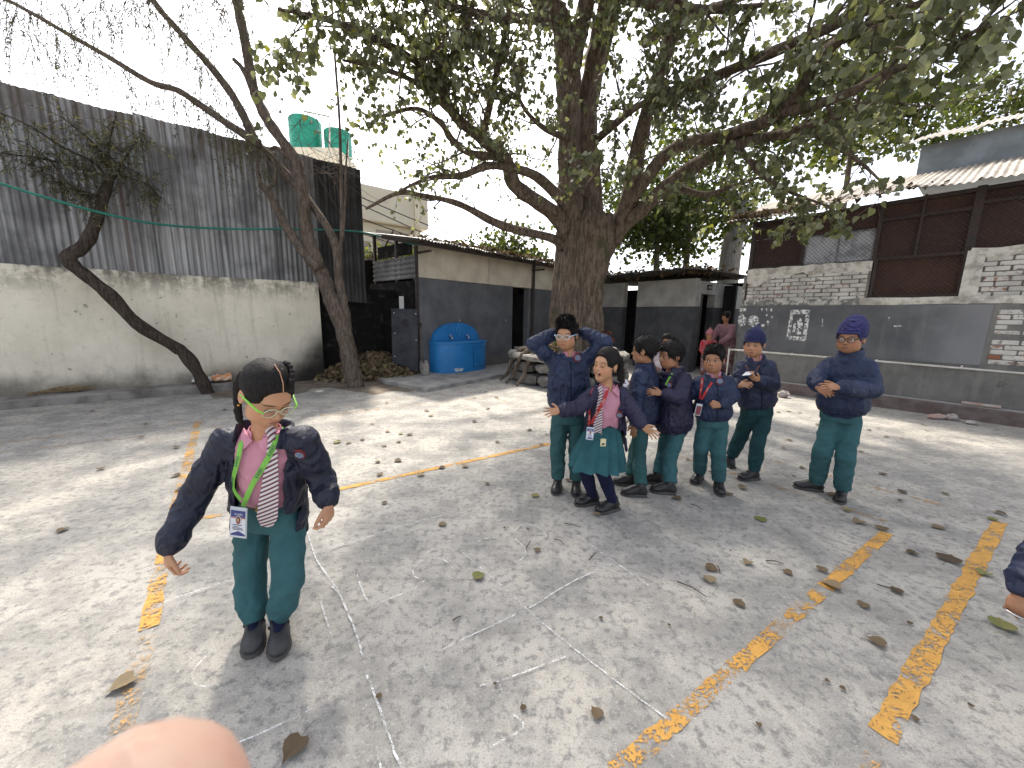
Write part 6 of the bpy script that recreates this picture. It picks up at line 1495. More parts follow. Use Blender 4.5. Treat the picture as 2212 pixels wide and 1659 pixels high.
    if op:
        F.tower([(c, a_ - .012, b_ - .012) for c, a_, b_ in secs(0)] , right, .004, 'd')
        c = (hem + P['neck']) / 2 + front * .12; up_ = unit(P['neck'] + axis * .1 - hem); Mx = np.stack([unit(right - up_ * np.dot(right, up_)), unit(np.cross(up_, right)), up_]); Mx[1] = Mx[1] if np.dot(Mx[1], front) > 0 else -Mx[1]
        oc = np.asarray(op.get('off', (0, 0, 0)), float); F.box(c + oc, (op['w'], .14, .6), Mx, .02, .006, 'd')
        if op.get('w2'): F.box(c + oc - up_ * .28, (op['w2'], .14, .2), Mx, .03, .03, 'd')
    sleeves(F)
    if op: F.tower([(c, a_ - .03, b_ - .022) for c, a_, b_ in secs(0)], right, .004, 'd')
    ncol = P['neck'] + axis * .012
    ch_ = g('collar', .03)
    if ch_:
        # standing collar: a ring of cloth round the neck
        cr = g('collr', .066); Mx = np.stack([unit(right - axis * np.dot(right, axis)), front, axis]); cc = P['neck'] + axis * g('collz', .0) + front * .006
        cx = axis + front * g('collt', .12)
        F.tower([(cc - axis * .03, cr + .018, cr + .014), (cc + unit(cx) * ch_, cr + .006, cr + .004)], right, .014)
        F.tower([(cc - axis * .05, cr - .004, cr - .006), (cc + unit(cx) * (ch_ + .03), cr - .008, cr - .010)], right, .004, 'd')
        vz = g('collv', .030)
        if vz: F.box(cc + front * (cr + .0) + unit(cx) * ch_ * 1.0, (vz, .05 if not op else .075, ch_ * .9 if not op else .15), Mx, .01, .01, 'd')
    if g('band', True) and not op:
        F.tower([(hem - axis * .030, tw['w'][0] * .90, tw['d'][0] * .90), (hem + axis * .02, tw['w'][0] * .93, tw['d'][0] * .93)], right, .010, disp=lambda p: .0)
    o, v, q = field_obj(F, 'jacket', jm, root, 1); sf.add(v, q); spec['sf'] = sf; jacket = o
    if not op:
        # front zip line down the middle
        ps = []; ns = []
        for f in np.linspace(.03, .92, 16):
            c = hem + (P['neck'] - hem) * f + cm; r_ = sf.tree().ray_cast(Vector(c + front * .4), Vector(-front))
            if r_[0] is not None: ps.append(np.array(r_[0]) + front * .001); ns.append(front)
        if len(ps) > 3 and g('zip', True): ribbon(ps, ns, .012, M_RIB, jacket, 'zip_placket', .003)
        if g('shirtcol', True):
            F = Field(P['neck'] - .13, P['neck'] + .13, .004); cr = .052 * HS
            F.tower([(P['neck'] - axis * .04, cr + .012, cr + .01), (P['neck'] + axis * g('sch', .035), cr, cr - .002)], right, .01); F.tower([(P['neck'] - axis * .06, cr, cr), (P['neck'] + axis * .08, cr - .008, cr - .01)], right, .004, 'd')
            Mx = np.stack([unit(right - axis * np.dot(right, axis)), front, axis]); F.box(P['neck'] + front * .07 + axis * .03, (.012, .05, .03), Mx, .004, .01, 'd')
            field_obj(F, 'shirt_collar', g('shirtm', M_PINK), root, 1)
    if op:
        F = Field(P['neck'] - .13, P['neck'] + .13, .004); cr = .050 * HS
        F.tower([(P['neck'] - axis * .03, cr + .020, cr + .016), (P['neck'] + axis * .034, cr + .002, cr)], right, .01); F.tower([(P['neck'] - axis * .06, cr + .012, cr + .008), (P['neck'] + axis * .08, cr - .008, cr - .008)], right, .004, 'd')
        Mx = np.stack([unit(right - axis * np.dot(right, axis)), front, axis]); F.box(P['neck'] + front * .07 + axis * .02, (.014, .05, .05), Mx, .004, .01, 'd'); so, _, _ = field_obj(F, 'shirt_collar', M_PINK, root, 1)
        for sg in (-1, 1):
            L3 = lambda x, y, z: P['neck'] + Mx[0] * x * sg + front * y + axis * z
            q = [L3(.010, .064, .004), L3(.040, .056, .026), L3(.066, .026, .030), L3(.070, .052, -.008), L3(.056, .082, -.046), L3(.030, .078, -.022)]; nn_ = unit(np.cross(q[1] - q[0], q[4] - q[0])); nn_ = nn_ if np.dot(nn_, front) > 0 else -nn_
            b = MB(); b.loft([[p - nn_ * .006 for p in q], q]); b.build('collar_flap', M_PINK, so)
    for s_ in 'LR':
        if g('cuffs', True):
            a_ = P['wr' + s_] + unit(P['el' + s_] - P['wr' + s_]) * .004; b_ = a_ + unit(P['el' + s_] - a_) * .042; F = Field(np.minimum(a_, b_) - .06, np.maximum(a_, b_) + .06, .0036); F.cone(b_, a_, .036 * g('handS', 1), .0285 * g('handS', 1), .004); dd = unit(a_ - b_)
            F.cone(a_ + dd * .029, a_ + dd * .10, .05, .05, .003, 'd'); field_obj(F, 'cuff', M_RIB, root, 1)
    spec.update(root=root, w=w, A=A, HS=HS, front=front, axis=axis, right=right, jacketo=jacket)
    return spec
def hair_short(sp, length=.02, cut=-.02, fringe=.052, n=900, mat=None, thick=.010, tuft=0.0, side=-.055, seed=1, flow=(0, .6, .25), lift=.28):
    w, A, HS, root = sp['w'], sp['A'], sp['HS'], sp['root']; c = sp['J']['head']; c = np.asarray(c, float); mat = mat or M_HAIR
    F = Field(c - .16 * HS, c + .16 * HS, .0038)
    rg = np.random.default_rng(seed)
    F.ell(w((0, -.014, .032)), np.array((.077 + thick, .096 + thick, .086 + thick * 1.4)) * HS, A, .01, disp=lambda p: (vnoise(p * 60) - .5) * .006)
    if tuft: F.ell(w((0, .02, .085 + tuft * .4)), np.array((.062, .075, .035 + tuft)) * HS, A, .02, disp=lambda p: (vnoise(p * 60) - .5) * .018)
    F.box(w((0, .150, fringe - .12)), np.array((.20, .085, .12)) * HS, A, .02, .012, 'd')          # face opening
    F.box(w((0, .02, side - .12)), np.array((.2, .075, .12)) * HS, A, .012, .010, 'd')              # round the ears
    F.box(w((0, -.10, cut - .13)), np.array((.2, .1, .1)) * HS, A, .015, .012, 'd')                # nape
    o, v, q = field_obj(F, 'hair', mat, root, 1)
    idx = rg.integers(0, len(v), max(n, 1)); p = v[idx]; hl = ((p - c) @ A.T) / HS; nrm = (hl - np.array((0, -.014, .032))); nrm = nrm / np.linalg.norm(nrm, axis=1)[:, None]
    keep = np.linalg.norm((hl - np.array((0, -.014, .032))) / np.array((.077, .096, .086)), axis=1) > 1.04; p, nrm = p[keep], nrm[keep]
    d = nrm * lift + np.array(flow) * np.where(nrm[:, 2:3] > .0, 1, .3) + np.array((0, 0, -.25)) * (nrm[:, 2:3] < .2) + rg.normal(0, .25, nrm.shape); d = d @ A; d /= np.linalg.norm(d, axis=1)[:, None]
    if n == 0: return o
    b = MB(); hair_strands(b, p - d * .004, d, length, .0032, rg, .3); b.build('hair_strands', mat, o, kind='stuff'); return o
def beanie(sp, mat, peak=(0, -.03, .155), ribs=0, brim=.008, slouch=.0, low=.034):
    w, A, HS, root = sp['w'], sp['A'], sp['HS'], sp['root']; c = np.asarray(sp['J']['head'], float); F = Field(c - .19 * HS, c + .22 * HS, .004)
    def rib(p):
        hl = ((p - c.astype(np.float32)) @ A.T.astype(np.float32)) / HS
        if ribs == 0: return (vnoise(p * 90) - .5) * .003
        t = hl[..., 2] * 1.0 + hl[..., 1] * .55 + hl[..., 0] * .25
        return .0042 * np.sin(t * ribs) + (vnoise(p * 80) - .5) * .005
    F.ell(w((0, -.014, .036)), np.array((.088, .106, .092)) * HS, A, .01, disp=rib); F.cone(w((0, -.016, .09)), w(peak), .062 * HS, .016 * HS, .03, disp=rib)
    if slouch: F.ell(w((0, -.06, .085)), np.array((.075, .075, .065 + slouch)) * HS, A, .03, disp=rib)
    F.box(w((0, .155, low - .15)), np.array((.20, .105, .15)) * HS, A, .01, .006, 'd'); F.box(w((0, -.05, -.045 - .15)), np.array((.25, .15, .15)) * HS, A, .01, .006, 'd')
    o, v, q = field_obj(F, 'knit_hat', mat, root, 1)
    b = MB(); rim = []
    for a in np.linspace(0, 2 * math.pi, 40, endpoint=False):
        x, y = .089 * math.sin(a), .107 * math.cos(a) - .014; f = np.clip((y - .02) / .05, 0, 1); z = -.040 + (low + .040) * (f * f * (3 - 2 * f)); k = math.sqrt(max(.2, 1 - ((z - .036) / .10) ** 2)); rim.append(w((x * k, (y + .014) * k - .014, z)))
    b.tube(rim + [rim[0]], brim * HS, 8, False); b.build('hat_brim', mat, o, smooth=True); return o
# ================================================================== the children
def J(**k): return {n: (np.asarray(v, float) if isinstance(v, np.ndarray) else D(*v)) for n, v in k.items()}
GZ = lambda x, y, z=.07: G(x, y, z)
def lanyard(sp, strands, width, mat, surf, text=None, tmat=None, th=.0055, off=.004, name='lanyard'):
    root = sp['root']; o0 = None
    for st, marks in strands:
        P = []; N = []
        U = catmull([np.array([x, y, 0.]) for x, y in st], 4); prev = None
        for u in U:
            p, n = surf.hit(u[0], u[1], off, fallback=None if prev is None else D(u[0], u[1], prev[1])); prev = p; P.append(p); N.append(n)
        Pm = [np.mean(P[max(0, i - 2):i + 3], axis=0) for i in range(len(P))]; Nm = [unit(np.mean(N[max(0, i - 2):i + 3], axis=0)) for i in range(len(P))]
        o = ribbon(Pm, Nm, width, mat, root if o0 is None else o0, name if o0 is None else 'strap'); o0 = o0 or o
        if text:
            for f, flip in marks:
                i = int(f * (len(Pm) - 1)); i = min(max(i, 1), len(Pm) - 2); d = unit(Pm[i - 1] - Pm[i + 1]); n = Nm[i]; yd = np.cross(n, d)
                put_text(text, Pm[i] + n * .0022, d, yd, th, tmat, o0, 'strap_lettering', .0)
    return o0
def necktie(sp, pts, widths, surf, off=.010, knot=None):
    root = sp['root']; P = []; N = []; U = catmull([np.array([x, y, 0.]) for x, y in pts], 4); wd = interp(widths, len(U)); ymin = None
    for u in U:
        p, n = surf.hit(u[0], u[1], off, fallback=None if not P else D(u[0], u[1], P[-1][1])); Y = p[1] if ymin is None else min(p[1], ymin + .004); ymin = Y; p = D(u[0], u[1], Y); P.append(p); N.append(n)
    Nm = [unit(np.mean(N, axis=0))] * len(P); fi = np.polyfit(np.arange(len(P)), [p[1] for p in P], 2); Yf = np.polyval(fi, np.arange(len(P))); Yf -= max(0, max(Yf[i] - P[i][1] for i in range(len(P)))) * .6; Pm = [D(U[i][0], U[i][1], Yf[i]) for i in range(len(P))]
    o = ribbon(Pm, Nm, list(wd), M_TIE, root, 'tie', .004, True)
    if knot:
        F = Field(Pm[0] - .05, Pm[0] + .05, .003); n = Nm[0]; t = unit(Pm[1] - Pm[0]); sd = np.cross(n, t); F.cone(Pm[0] - t * .012, Pm[0] + t * .014, .019, .013, .006, sq=(n, .6))
        v, q = F.mesh(); ob = mkobj('knot', v, q, M_TIE, o, True); at = ob.data.attributes.new('tc', 'FLOAT_VECTOR', 'POINT'); at.data.foreach_set('vector', np.stack([(v - Pm[0]) @ sd, (v - Pm[0]) @ t, 0 * v[:, 0]], 1).astype(np.float32).ravel())
    return o
def flap(sp, polys, surf, mat=None, off=.008, name='collar_flap', th=.004):
    for Pg in polys:
        Q = []; N = []
        for x, y in Pg:
            p, n = surf.hit(x, y, off); Q.append(p); N.append(n)
        c = np.mean(Q, axis=0); n = unit(np.mean(N, axis=0)); Q = [q for q in Q if np.linalg.norm(q - c) < .16]
        if len(Q) >= 3: b = MB(); b.loft([[q - n * th for q in Q], Q, [q * .86 + c * .14 + n * .002 for q in Q]]); b.build(name, mat or M_PINK, sp['root'], smooth=False)
def braid(sp, pts, r0, r1, n, name='braid', mat=None):
    P = catmull(pts, 8); idx = np.linspace(0, len(P) - 1, n).astype(int); lo = np.min(P, 0) - .05; hi = np.max(P, 0) + .05; F = Field(lo, hi, .0035)
    for k, i in enumerate(idx):
        t = unit(P[min(i + 1, len(P) - 1)] - P[max(i - 1, 0)]); s = unit(np.cross(t, V3(.3, 1, .1))); r = r0 + (r1 - r0) * k / n
        F.ell(P[i] + s * r * .42 * (-1) ** k, (r * .85, r * .85, r * .95), None, .004)
    o, v, q = field_obj(F, name, mat or M_HAIR, sp['root'], 1); return o

# ---- 1 girl in the foreground, walking towards the camera looking down
j = J(head=(577, 850, 1.37), neck=(573, 938, 1.455), hip=(584, 1104, 1.52), shL=(655, 950, 1.455), shR=(490, 952, 1.455), elR=(424, 1066, 1.40), wrR=(362, 1190, 1.30), elL=(695, 1032, 1.52), wrL=(711, 1088, 1.44),
      hipL=(622, 1135, 1.52), hipR=(545, 1137, 1.53), knL=(622, 1255, 1.42), knR=(540, 1270, 1.46), anL=GZ(602, 1340), anR=GZ(549, 1336), toeL=G(602, 1427), toeR=G(545, 1414))
g1 = person(dict(J=j, base=G(575, 1380), label='girl in front with green glasses, open navy jacket, green lanyard and teal trousers', face=(.72, -.48, -.60), headup=(.05, 0, 1), chest=(.3, -1, 0), HS=1.0, vox=.0036, jvox=.0050, skin=SKIN_A, seed=1, legs=M_TEAL, jacket=M_BLACKJ, shirt=True,
    torso=dict(w=(.138, .140, .138, .132), d=(.106, .112, .108, .098), hem=-.105), open=dict(w=.092, w2=.112, off=(.012, 0, 0)), srad=(.054, .050, .046, .038), trad=(.066, .056, .037), hem=-.012, waistw=(.118, .088), wtop=.035, wtm=.93, shem=.08, collar=.048, collr=.088, collv=.078, collt=-.35, collz=.0, shoe='strap', shoem=M_SHOEG, shoeS=.98, shoew=1.08, handS=1.0,
    handR=dict(d=(-.02, -.08, -1), n=(-.55, -.8, 0), s=(.8, -.5, 0), curl=(.55, .65, .7, .75), thumb=.45), handL=dict(d=(-.05, -.15, -1), n=(.9, -.3, 0), s=(-.3, -.9, 0), curl=(.5, .6, .7, .75), thumb=.5), eyeopen=.45, look=(.002, -.002)))
w = g1['w']
hair_short(g1, length=.018, cut=-.02, fringe=.072, n=0, thick=.006, side=-.018, seed=2, flow=(0, -.7, -.1))
b = MB(); b.tube([w((.004, .080, .074)), w((.004, .062, .102)), w((.003, .030, .1235)), w((.0, -.01, .1300))], .0016, 5); b.build('hair_parting', SKIN_A, g1['root'])
q1 = w((-.066, -.070, -.005)); braid(g1, [w((-.050, -.075, .035)), q1, q1 + V3(-.012, .006, -.05), q1 + V3(-.018, .008, -.10), q1 + V3(-.016, .012, -.145)], .016, .012, 21)
braid(g1, [w((.030, .060, .098)), w((.050, .02, .112)), w((.060, -.03, .105)), w((.060, -.08, .06))], .009, .013, 15)
glasses(g1['root'], w, g1['A'], 1.0, plainc('clear_yellowish_frame', (.55, .55, .36), .25, .5), plainc('lime_temple', (.25, .62, .06), .35, .5), r=(.0225, .0185), thick=.0021)
b = MB(); b.ell = None; c = w((-.083, -.004, -.045)); b.box(c, (.007, .007, .007), None, .002); b.build('earring', plainc('gold', (.6, .36, .08), .25, .5, .8), g1['root'])
ss, sf = g1['ssf'], g1['sf']
necktie(g1, [(585, 936), (587, 955), (587, 990), (584, 1040), (580, 1085), (577, 1118), (576, 1138)], [.030, .026, .040, .054, .068, .074, .040], ss, .012, True)
lanyard(g1, [([(533, 896), (531, 936), (526, 975), (518, 1011), (514, 1043), (520, 1062), (533, 1078)], [(.24, 0), (.43, 0), (.64, 0)]), ([(613, 908), (607, 936), (591, 971), (570, 1009), (552, 1041), (538, 1075), (528, 1093)], [(.12, 0), (.34, 0), (.55, 0)])], .0195, M_LGREEN, ss, 'KASES', M_TXTN, .0165, .020)
yc = 1.355
id_card(g1['root'], D(506, 1094, yc), D(543, 1099, yc), D(488, 1158, yc))
badge(sf, 648, 982, .019, g1['root'])

# ---- 2 boy with hands behind his head
Y = 2.85
j = J(head=(1224, 722, Y), neck=(1229, 768, Y + .03), hip=(1227, 897, Y + .06), shR=(1194, 779, Y + .04), shL=(1268, 775, Y + .04), elR=(1153, 743, Y - .02), elL=(1307, 739, Y - .02), wrR=(1201, 719, Y + .075), wrL=(1252, 716, Y + .075),
      hipR=(1209, 912, Y + .06), hipL=(1246, 912, Y + .06), knR=(1205, 968, Y + .03), knL=(1245, 970, Y + .03), anR=GZ(1205, 1036), anL=GZ(1245, 1040), toeR=G(1201, 1063), toeL=G(1244, 1067))
g2 = person(dict(J=j, base=G(1222, 1050), label='boy in glasses with both hands behind his head, zipped navy jacket', face=(-.42, -.90, -.16), headup=(0, 0, 1), chest=(-.1, -1, 0), HS=.97, skin=SKIN_C, seed=2, legs=M_TEAL2, jacket=M_NAVY2, chub=1.06,
    torso=dict(w=(.132, .158, .156, .142), d=(.10, .125, .120, .104), hem=.045), srad=(.055, .050, .045, .036), trad=(.066, .056, .048), hem=.012, waistw=(.125, .096), collar=.030, collr=.064, collv=.036, shoe='slip', handS=.9,
    handR=dict(d=(.75, .55, .12), n=(-.5, .6, .5), s=(0, .2, 1), curl=.25), handL=dict(d=(-.75, .55, .12), n=(.5, .6, .5), s=(0, .2, 1), curl=.25), eyeopen=.5, look=(0, -.002)))
hair_short(g2, length=.034, cut=-.03, fringe=.058, n=1500, thick=.009, tuft=.016, side=-.03, seed=3, flow=(.1, .5, .4), lift=.55)
glasses(g2['root'], g2['w'], g2['A'], .97, plainc('clear_frame', (.62, .64, .66), .25, .5), plainc('pale_blue_temple', (.40, .58, .72), .35, .5), r=(.0225, .0185), thick=.0022)
badge(g2['sf'], 1247, 774, .030, g2['root'])
for ux, uy0, uy1 in ((1194, 825, 843), (1262, 815, 838)):
    P, N = zip(*[g2['sf'].hit(ux + (y_ - uy0) * .1, y_, .0015) for y_ in np.linspace(uy0, uy1, 5)]); ribbon(P, N, .006, M_RIB, g2['jacketo'], 'pocket_welt', .002)

# ---- 3 shouting girl in a skirt
j = J(head=(1309, 786, 2.60), neck=(1311, 838, 2.645), hip=(1307, 925, 2.70), shR=(1283, 852, 2.63), shL=(1339, 849, 2.67), elR=(1247, 882, 2.56), wrR=(1209, 888, 2.46), elL=(1367, 889, 2.60), wrL=(1388, 922, 2.50),
      hipR=(1292, 945, 2.68), hipL=(1324, 945, 2.70), knR=(1262, 1010, 2.50), knL=(1300, 1016, 2.48), anR=GZ(1281, 1068), anL=GZ(1325, 1082), toeR=G(1246, 1092), toeL=G(1294, 1108))
g3 = person(dict(J=j, base=G(1290, 1090), label='laughing girl with mouth wide open, pleated teal skirt and arms spread', face=(-.74, -.66, -.02), headup=(.16, 0, 1), chest=(-.35, -1, 0), HS=.94, vox=.0038, skin=SKIN_OPEN, seed=3, jacket=M_NAVYP, shirt=True, mouth=1.0,
    torso=dict(w=(.165, .150, .138, .122), d=(.135, .120, .108, .096), hem=-.16), open=dict(w=.068, w2=.12, off=(-.015, 0, 0)), shem=.03, srad=(.055, .050, .045, .036), collar=.035, collr=.075, collv=.07, collt=-.3, handS=.9,
    skirt=dict(top=D(1305, 915, 2.69), bot=D(1288, 1003, 2.55), w0=.100, w1=.178, d0=.090, d1=.215),
    handR=dict(d=(-1, -.35, .0), n=(-.2, .9, -.1), s=(0, 0, 1), curl=(.12, .15, .2, .25), spread=.22, thumb=.8), handL=dict(d=(.78, -.35, -.42), n=(.3, .9, .2), s=(.3, .0, .9), curl=(.12, .15, .2, .25), spread=.22, thumb=.8), eyes=False))
w = g3['w']
hair_short(g3, length=.016, cut=-.02, fringe=.066, n=0, thick=.008, side=-.018, seed=4, flow=(0, -.7, -.1))
for sg in (-1, 1):
    b = MB(); b.tube([w((sg * (.0295 + .014 * math.cos(a)), .0855 - .002 * abs(math.cos(a)), -.0075 - .0045 * math.sin(a))) for a in np.linspace(0.1, math.pi - .1, 8)], .0014, 5); b.build('eyelash', M_HAIR, g3['root'])
braid(g3, [w((.045, -.085, .03)), w((.06, -.10, -.03)), w((.075, -.10, -.09)), w((.10, -.09, -.14))], .026, .018, 10, 'hair_tail')
p, n = D(1349, 828, 2.66), None
F = Field(p - .05, p + .05, .003)
for a in range(5): q = p + V3(.017 * math.cos(a * 1.257), -.006, .017 * math.sin(a * 1.257)); F.ell(q, (.013, .008, .013), None, .004)
field_obj(F, 'hair_bow', plainc('bow_white', (.70, .68, .74), .8), g3['root'], 1)
b = MB(); b.box(w((.083, .0, -.042)), (.006, .006, .006), None, .002); b.build('earring', plainc('gold2', (.6, .36, .08), .25, .5, .8), g3['root'])
ss, sf = g3['ssf'], g3['sf']
necktie(g3, [(1297, 843), (1297, 855), (1295, 880), (1292, 910), (1290, 938), (1291, 957)], [.030, .026, .042, .056, .066, .030], ss, .022, True)
lanyard(g3, [([(1284, 838), (1283, 855), (1281, 880), (1280, 900), (1279, 920)], [(.2, 0), (.5, 0), (.78, 0)]), ([(1313, 838), (1307, 855), (1298, 876), (1290, 896), (1281, 918)], [(.12, 0), (.42, 0), (.7, 0)])], .020, M_LRED, ss, 'KASES', M_TXTW, .014, .034)
id_card(g3['root'], D(1269, 922, 2.46), D(1285, 924, 2.46), D(1264, 949, 2.44), full=True)
q0 = D(1303, 956, 2.415); b = MB(); b.box(q0, (.036, .004, .052), None, .0015); tg = b.build('yellow_tag', plainc('pale_yellow_card', (.66, .62, .36), .5), g3['root'])
b = MB(); b.box(q0 + V3(0, -.003, -.010), (.016, .002, .012), None); b.build('tag_print', M_BDARK, tg)
badge(sf, 1338, 897, .022, g3['root'])

# ---- 4 boy turned away
c = D(1394, 808, 3.0); fd = unit(V3(-.82, .57, 0)); lf = np.cross(V3(0, 0, 1), fd)
j = J(head=(1392, 757, 2.98), neck=(1394, 792, 3.0), hip=(1388, 905, 3.0), shL=c + lf * .118, shR=c - lf * .118, elL=c + lf * .16 + V3(0, 0, -.21) + fd * .01, elR=c - lf * .16 + V3(0, 0, -.21), wrL=D(1371, 918, 2.84), wrR=c - lf * .14 + V3(0, 0, -.40) + fd * .1,
      hipL=D(1388, 915, 3.0) + lf * .06, hipR=D(1388, 915, 3.0) - lf * .06, knL=(1379, 985, 2.93), knR=(1372, 980, 3.04), anL=GZ(1384, 1053), anR=GZ(1364, 1032), toeL=G(1345, 1068), toeR=G(1334, 1045))
g4 = person(dict(J=j, base=G(1375, 1055), label='boy turned away with his back to us, between the laughing girl and the pushing boy', face=fd + V3(-.1, .1, -.05), headup=(0, 0, 1), chest=fd, HS=.93, skin=SKIN_B, seed=4, legs=M_TEALD if False else M_TEAL2, jacket=M_NAVY2,
    torso=dict(w=(.125, .138, .134, .126), d=(.108, .122, .116, .10), hem=.0), srad=(.054, .049, .044, .036), hem=.012, trad=(.062, .054, .046), waistw=(.118, .095), collar=.034, collr=.062, collv=.02, zip=False, shoe='slip', handS=.88,
    handL=dict(d=(-.1, 0, -1), n=lf, s=fd, curl=.35), handR=dict(d=(-.2, 0, -1), n=-lf, s=fd, curl=.35)))
hair_short(g4, length=.022, cut=-.045, fringe=.050, n=1100, thick=.010, side=-.035, seed=5)
badge(g4['sf'], 1360, 832, .022, g4['root'])
# ---- 5 boy pushing him
c = D(1456, 817, 3.0); fd = unit(V3(-.93, -.25, 0)); lf = np.cross(V3(0, 0, 1), fd)
j = J(head=(1449, 767, 2.97), neck=(1455, 802, 3.0), hip=(1452, 922, 3.0), shL=c + lf * .118, shR=c - lf * .118, elL=D(1468, 860, 2.83), wrL=D(1430, 850, 2.83), elR=D(1440, 855, 3.12), wrR=D(1412, 848, 3.12),
      hipL=D(1452, 932, 3.0) + lf * .058, hipR=D(1452, 932, 3.0) - lf * .058, knL=(1446, 988, 2.92), knR=(1434, 982, 3.06), anL=GZ(1447, 1048), anR=GZ(1421, 1028), toeL=G(1409, 1062), toeR=G(1393, 1040))
g5 = person(dict(J=j, base=G(1435, 1050), label='boy in profile pushing the turned away boy with his hand, open collar and pink shirt', face=(-.97, -.24, -.12), headup=(0, 0, 1), chest=fd, HS=.93, skin=SKIN_B, seed=5, legs=M_TEAL, jacket=M_NAVYP,
    torso=dict(w=(.132, .150, .142, .128), d=(.120, .138, .125, .10), hem=-.01), srad=(.056, .051, .046, .037), hem=.012, trad=(.062, .055, .047), waistw=(.118, .095), collar=.040, collr=.074, collv=.05, collt=-.1, handS=.9, zip=False,
    handL=dict(d=(-1, .12, .12), n=(.1, -.8, .5), s=(0, -.1, 1), curl=(.12, .15, .2, .25), spread=.16), handR=dict(d=(-1, 0, .1), n=(0, .5, .8), s=(0, -1, 0), curl=.15), look=(0, 0), eyeopen=.85, sch=.04))
hair_short(g5, length=.028, cut=-.03, fringe=.048, n=1200, thick=.011, side=-.03, seed=6, flow=(.1, .8, .0))
badge(g5['sf'], 1446, 833, .022, g5['root'])
flap(g5, [[(1442, 797), (1458, 788), (1463, 800), (1447, 812), (1438, 810)]], g5['sf'], off=.006)
P, N = zip(*[g5['sf'].hit(x, y, .003) for x, y in ((1452, 806), (1447, 815), (1442, 824), (1438, 832))]); ribbon(P, N, .016, M_LGREEN, g5['root'], 'lanyard')

# ---- 6 small boy with red lanyard
j = J(head=(1541, 776, 2.87), neck=(1542, 812, 2.90), hip=(1538, 905, 2.93), shR=(1512, 827, 2.92), shL=(1570, 825, 2.89), elR=(1489, 852, 2.98), wrR=(1466, 852, 3.06), elL=(1583, 856, 2.86), wrL=(1556, 876, 2.76),
      hipR=(1523, 920, 2.94), hipL=(1555, 920, 2.92), knR=(1514, 968, 2.92), knL=(1552, 977, 2.86), anR=GZ(1511, 1020), anL=GZ(1553, 1040), toeR=G(1503, 1042), toeL=G(1555, 1068))
g6 = person(dict(J=j, base=G(1530, 1045), label='small boy with red lanyard and maroon card, hand clenched before him', face=(-.56, -.82, -.04), headup=(0, 0, 1), chest=(-.4, -1, 0), HS=.90, skin=SKIN_B, seed=6, legs=M_TEAL, jacket=M_NAVY2,
    torso=dict(w=(.118, .134, .128, .116), d=(.092, .108, .104, .092), hem=.01), srad=(.050, .046, .042, .034), hem=.015, trad=(.058, .051, .047), waistw=(.112, .088), collar=.026, collr=.060, collv=.04, handS=.84,
    handL=dict(d=(-.85, -.45, .15), n=(.1, -.85, .3), s=(0, 0, 1), curl=(1.0, 1.05, 1.1, 1.1), thumb=.35), handR=dict(d=(-.9, .3, 0), n=(0, .4, .8), s=(0, -.8, .3), curl=.2), look=(-.002, .001)))
hair_short(g6, length=.020, cut=-.03, fringe=.052, n=1200, thick=.009, tuft=.004, side=-.03, seed=7)
badge(g6['sf'], 1554, 824, .026, g6['root'])
lanyard(g6, [([(1517, 813), (1516, 830), (1514, 848), (1512, 866)], [(.3, 0), (.6, 0)]), ([(1546, 812), (1538, 826), (1525, 846), (1513, 868)], [(.3, 0), (.6, 0)])], .017, M_LRED, g6['sf'], 'KASES', M_TXTW, .011, .006)
id_card(g6['root'], D(1503, 871, 2.74), D(1516, 873, 2.74), D(1501, 897, 2.74), red=True)

# ---- 7 boy in knit hat with a phone
j = J(head=(1629, 742, 3.10), neck=(1631, 776, 3.13), hip=(1634, 880, 3.17), shR=(1603, 793, 3.15), shL=(1660, 793, 3.11), elR=(1594, 832, 3.08), wrR=(1594, 834, 2.98), elL=(1669, 832, 3.04), wrL=(1638, 822, 2.94),
      hipR=(1618, 895, 3.18), hipL=(1651, 895, 3.15), knR=(1600, 942, 3.28), knL=(1637, 958, 3.10), anR=GZ(1580, 985, .11), anL=GZ(1629, 1019), toeR=G(1566, 1003), toeL=G(1598, 1037))
g7 = person(dict(J=j, base=G(1615, 1025), label='boy in navy knit hat holding a white phone, navy jacket and dark trousers', face=(-.66, -.74, -.14), headup=(0, 0, 1), chest=(-.45, -1, 0), HS=.92, skin=SKIN_C, seed=7, legs=M_TEALD, jacket=M_NAVY, chub=1.04,
    torso=dict(w=(.126, .145, .14, .126), d=(.10, .118, .112, .098), hem=.02), srad=(.054, .049, .045, .036), hem=.012, trad=(.063, .054, .044), waistw=(.118, .092), collar=.034, collr=.062, collv=.034, handS=.88,
    handL=dict(d=(-.85, -.2, .35), n=(.2, -.5, -.8), s=(0, -.6, .6), curl=(.75, .8, .85, .9), thumb=.6), handR=dict(d=(.35, -.75, .35), n=(-.6, -.3, .4), s=(.3, 0, .9), curl=(.5, .55, .6, .65)), look=(0, -.001), eyeopen=.8))
beanie(g7, make_cloth('navy_knit', (.016, .018, .062), (.010, .012, .045), .95, 260, .15, .1), peak=(.01, -.06, .150))
hair_short(g7, length=.01, cut=-.03, fringe=.04, n=60, thick=.003, side=-.04, seed=8)
ph = thing('phone', D(1612, 808, 2.90), 'white phone in the hands of the boy in the plain knit hat', 'phone')
q = [D(1602, 812, 2.92), D(1620, 811, 2.88), D(1630, 803, 2.97), D(1611, 803, 3.0)]
n = unit(np.cross(q[1] - q[0], q[3] - q[0])); b = MB(); b.loft([[p - n * .008 for p in q], q]); b.build('case', M_BDARK, ph); cc = np.mean(q, axis=0); b = MB(); b.loft([[p * .94 + cc * .06 + n * .0008 for p in q], [p * .94 + cc * .06 + n * .0016 for p in q]]); b.build('back_panel', plainc('phone_white', (.80, .80, .80), .3), ph)
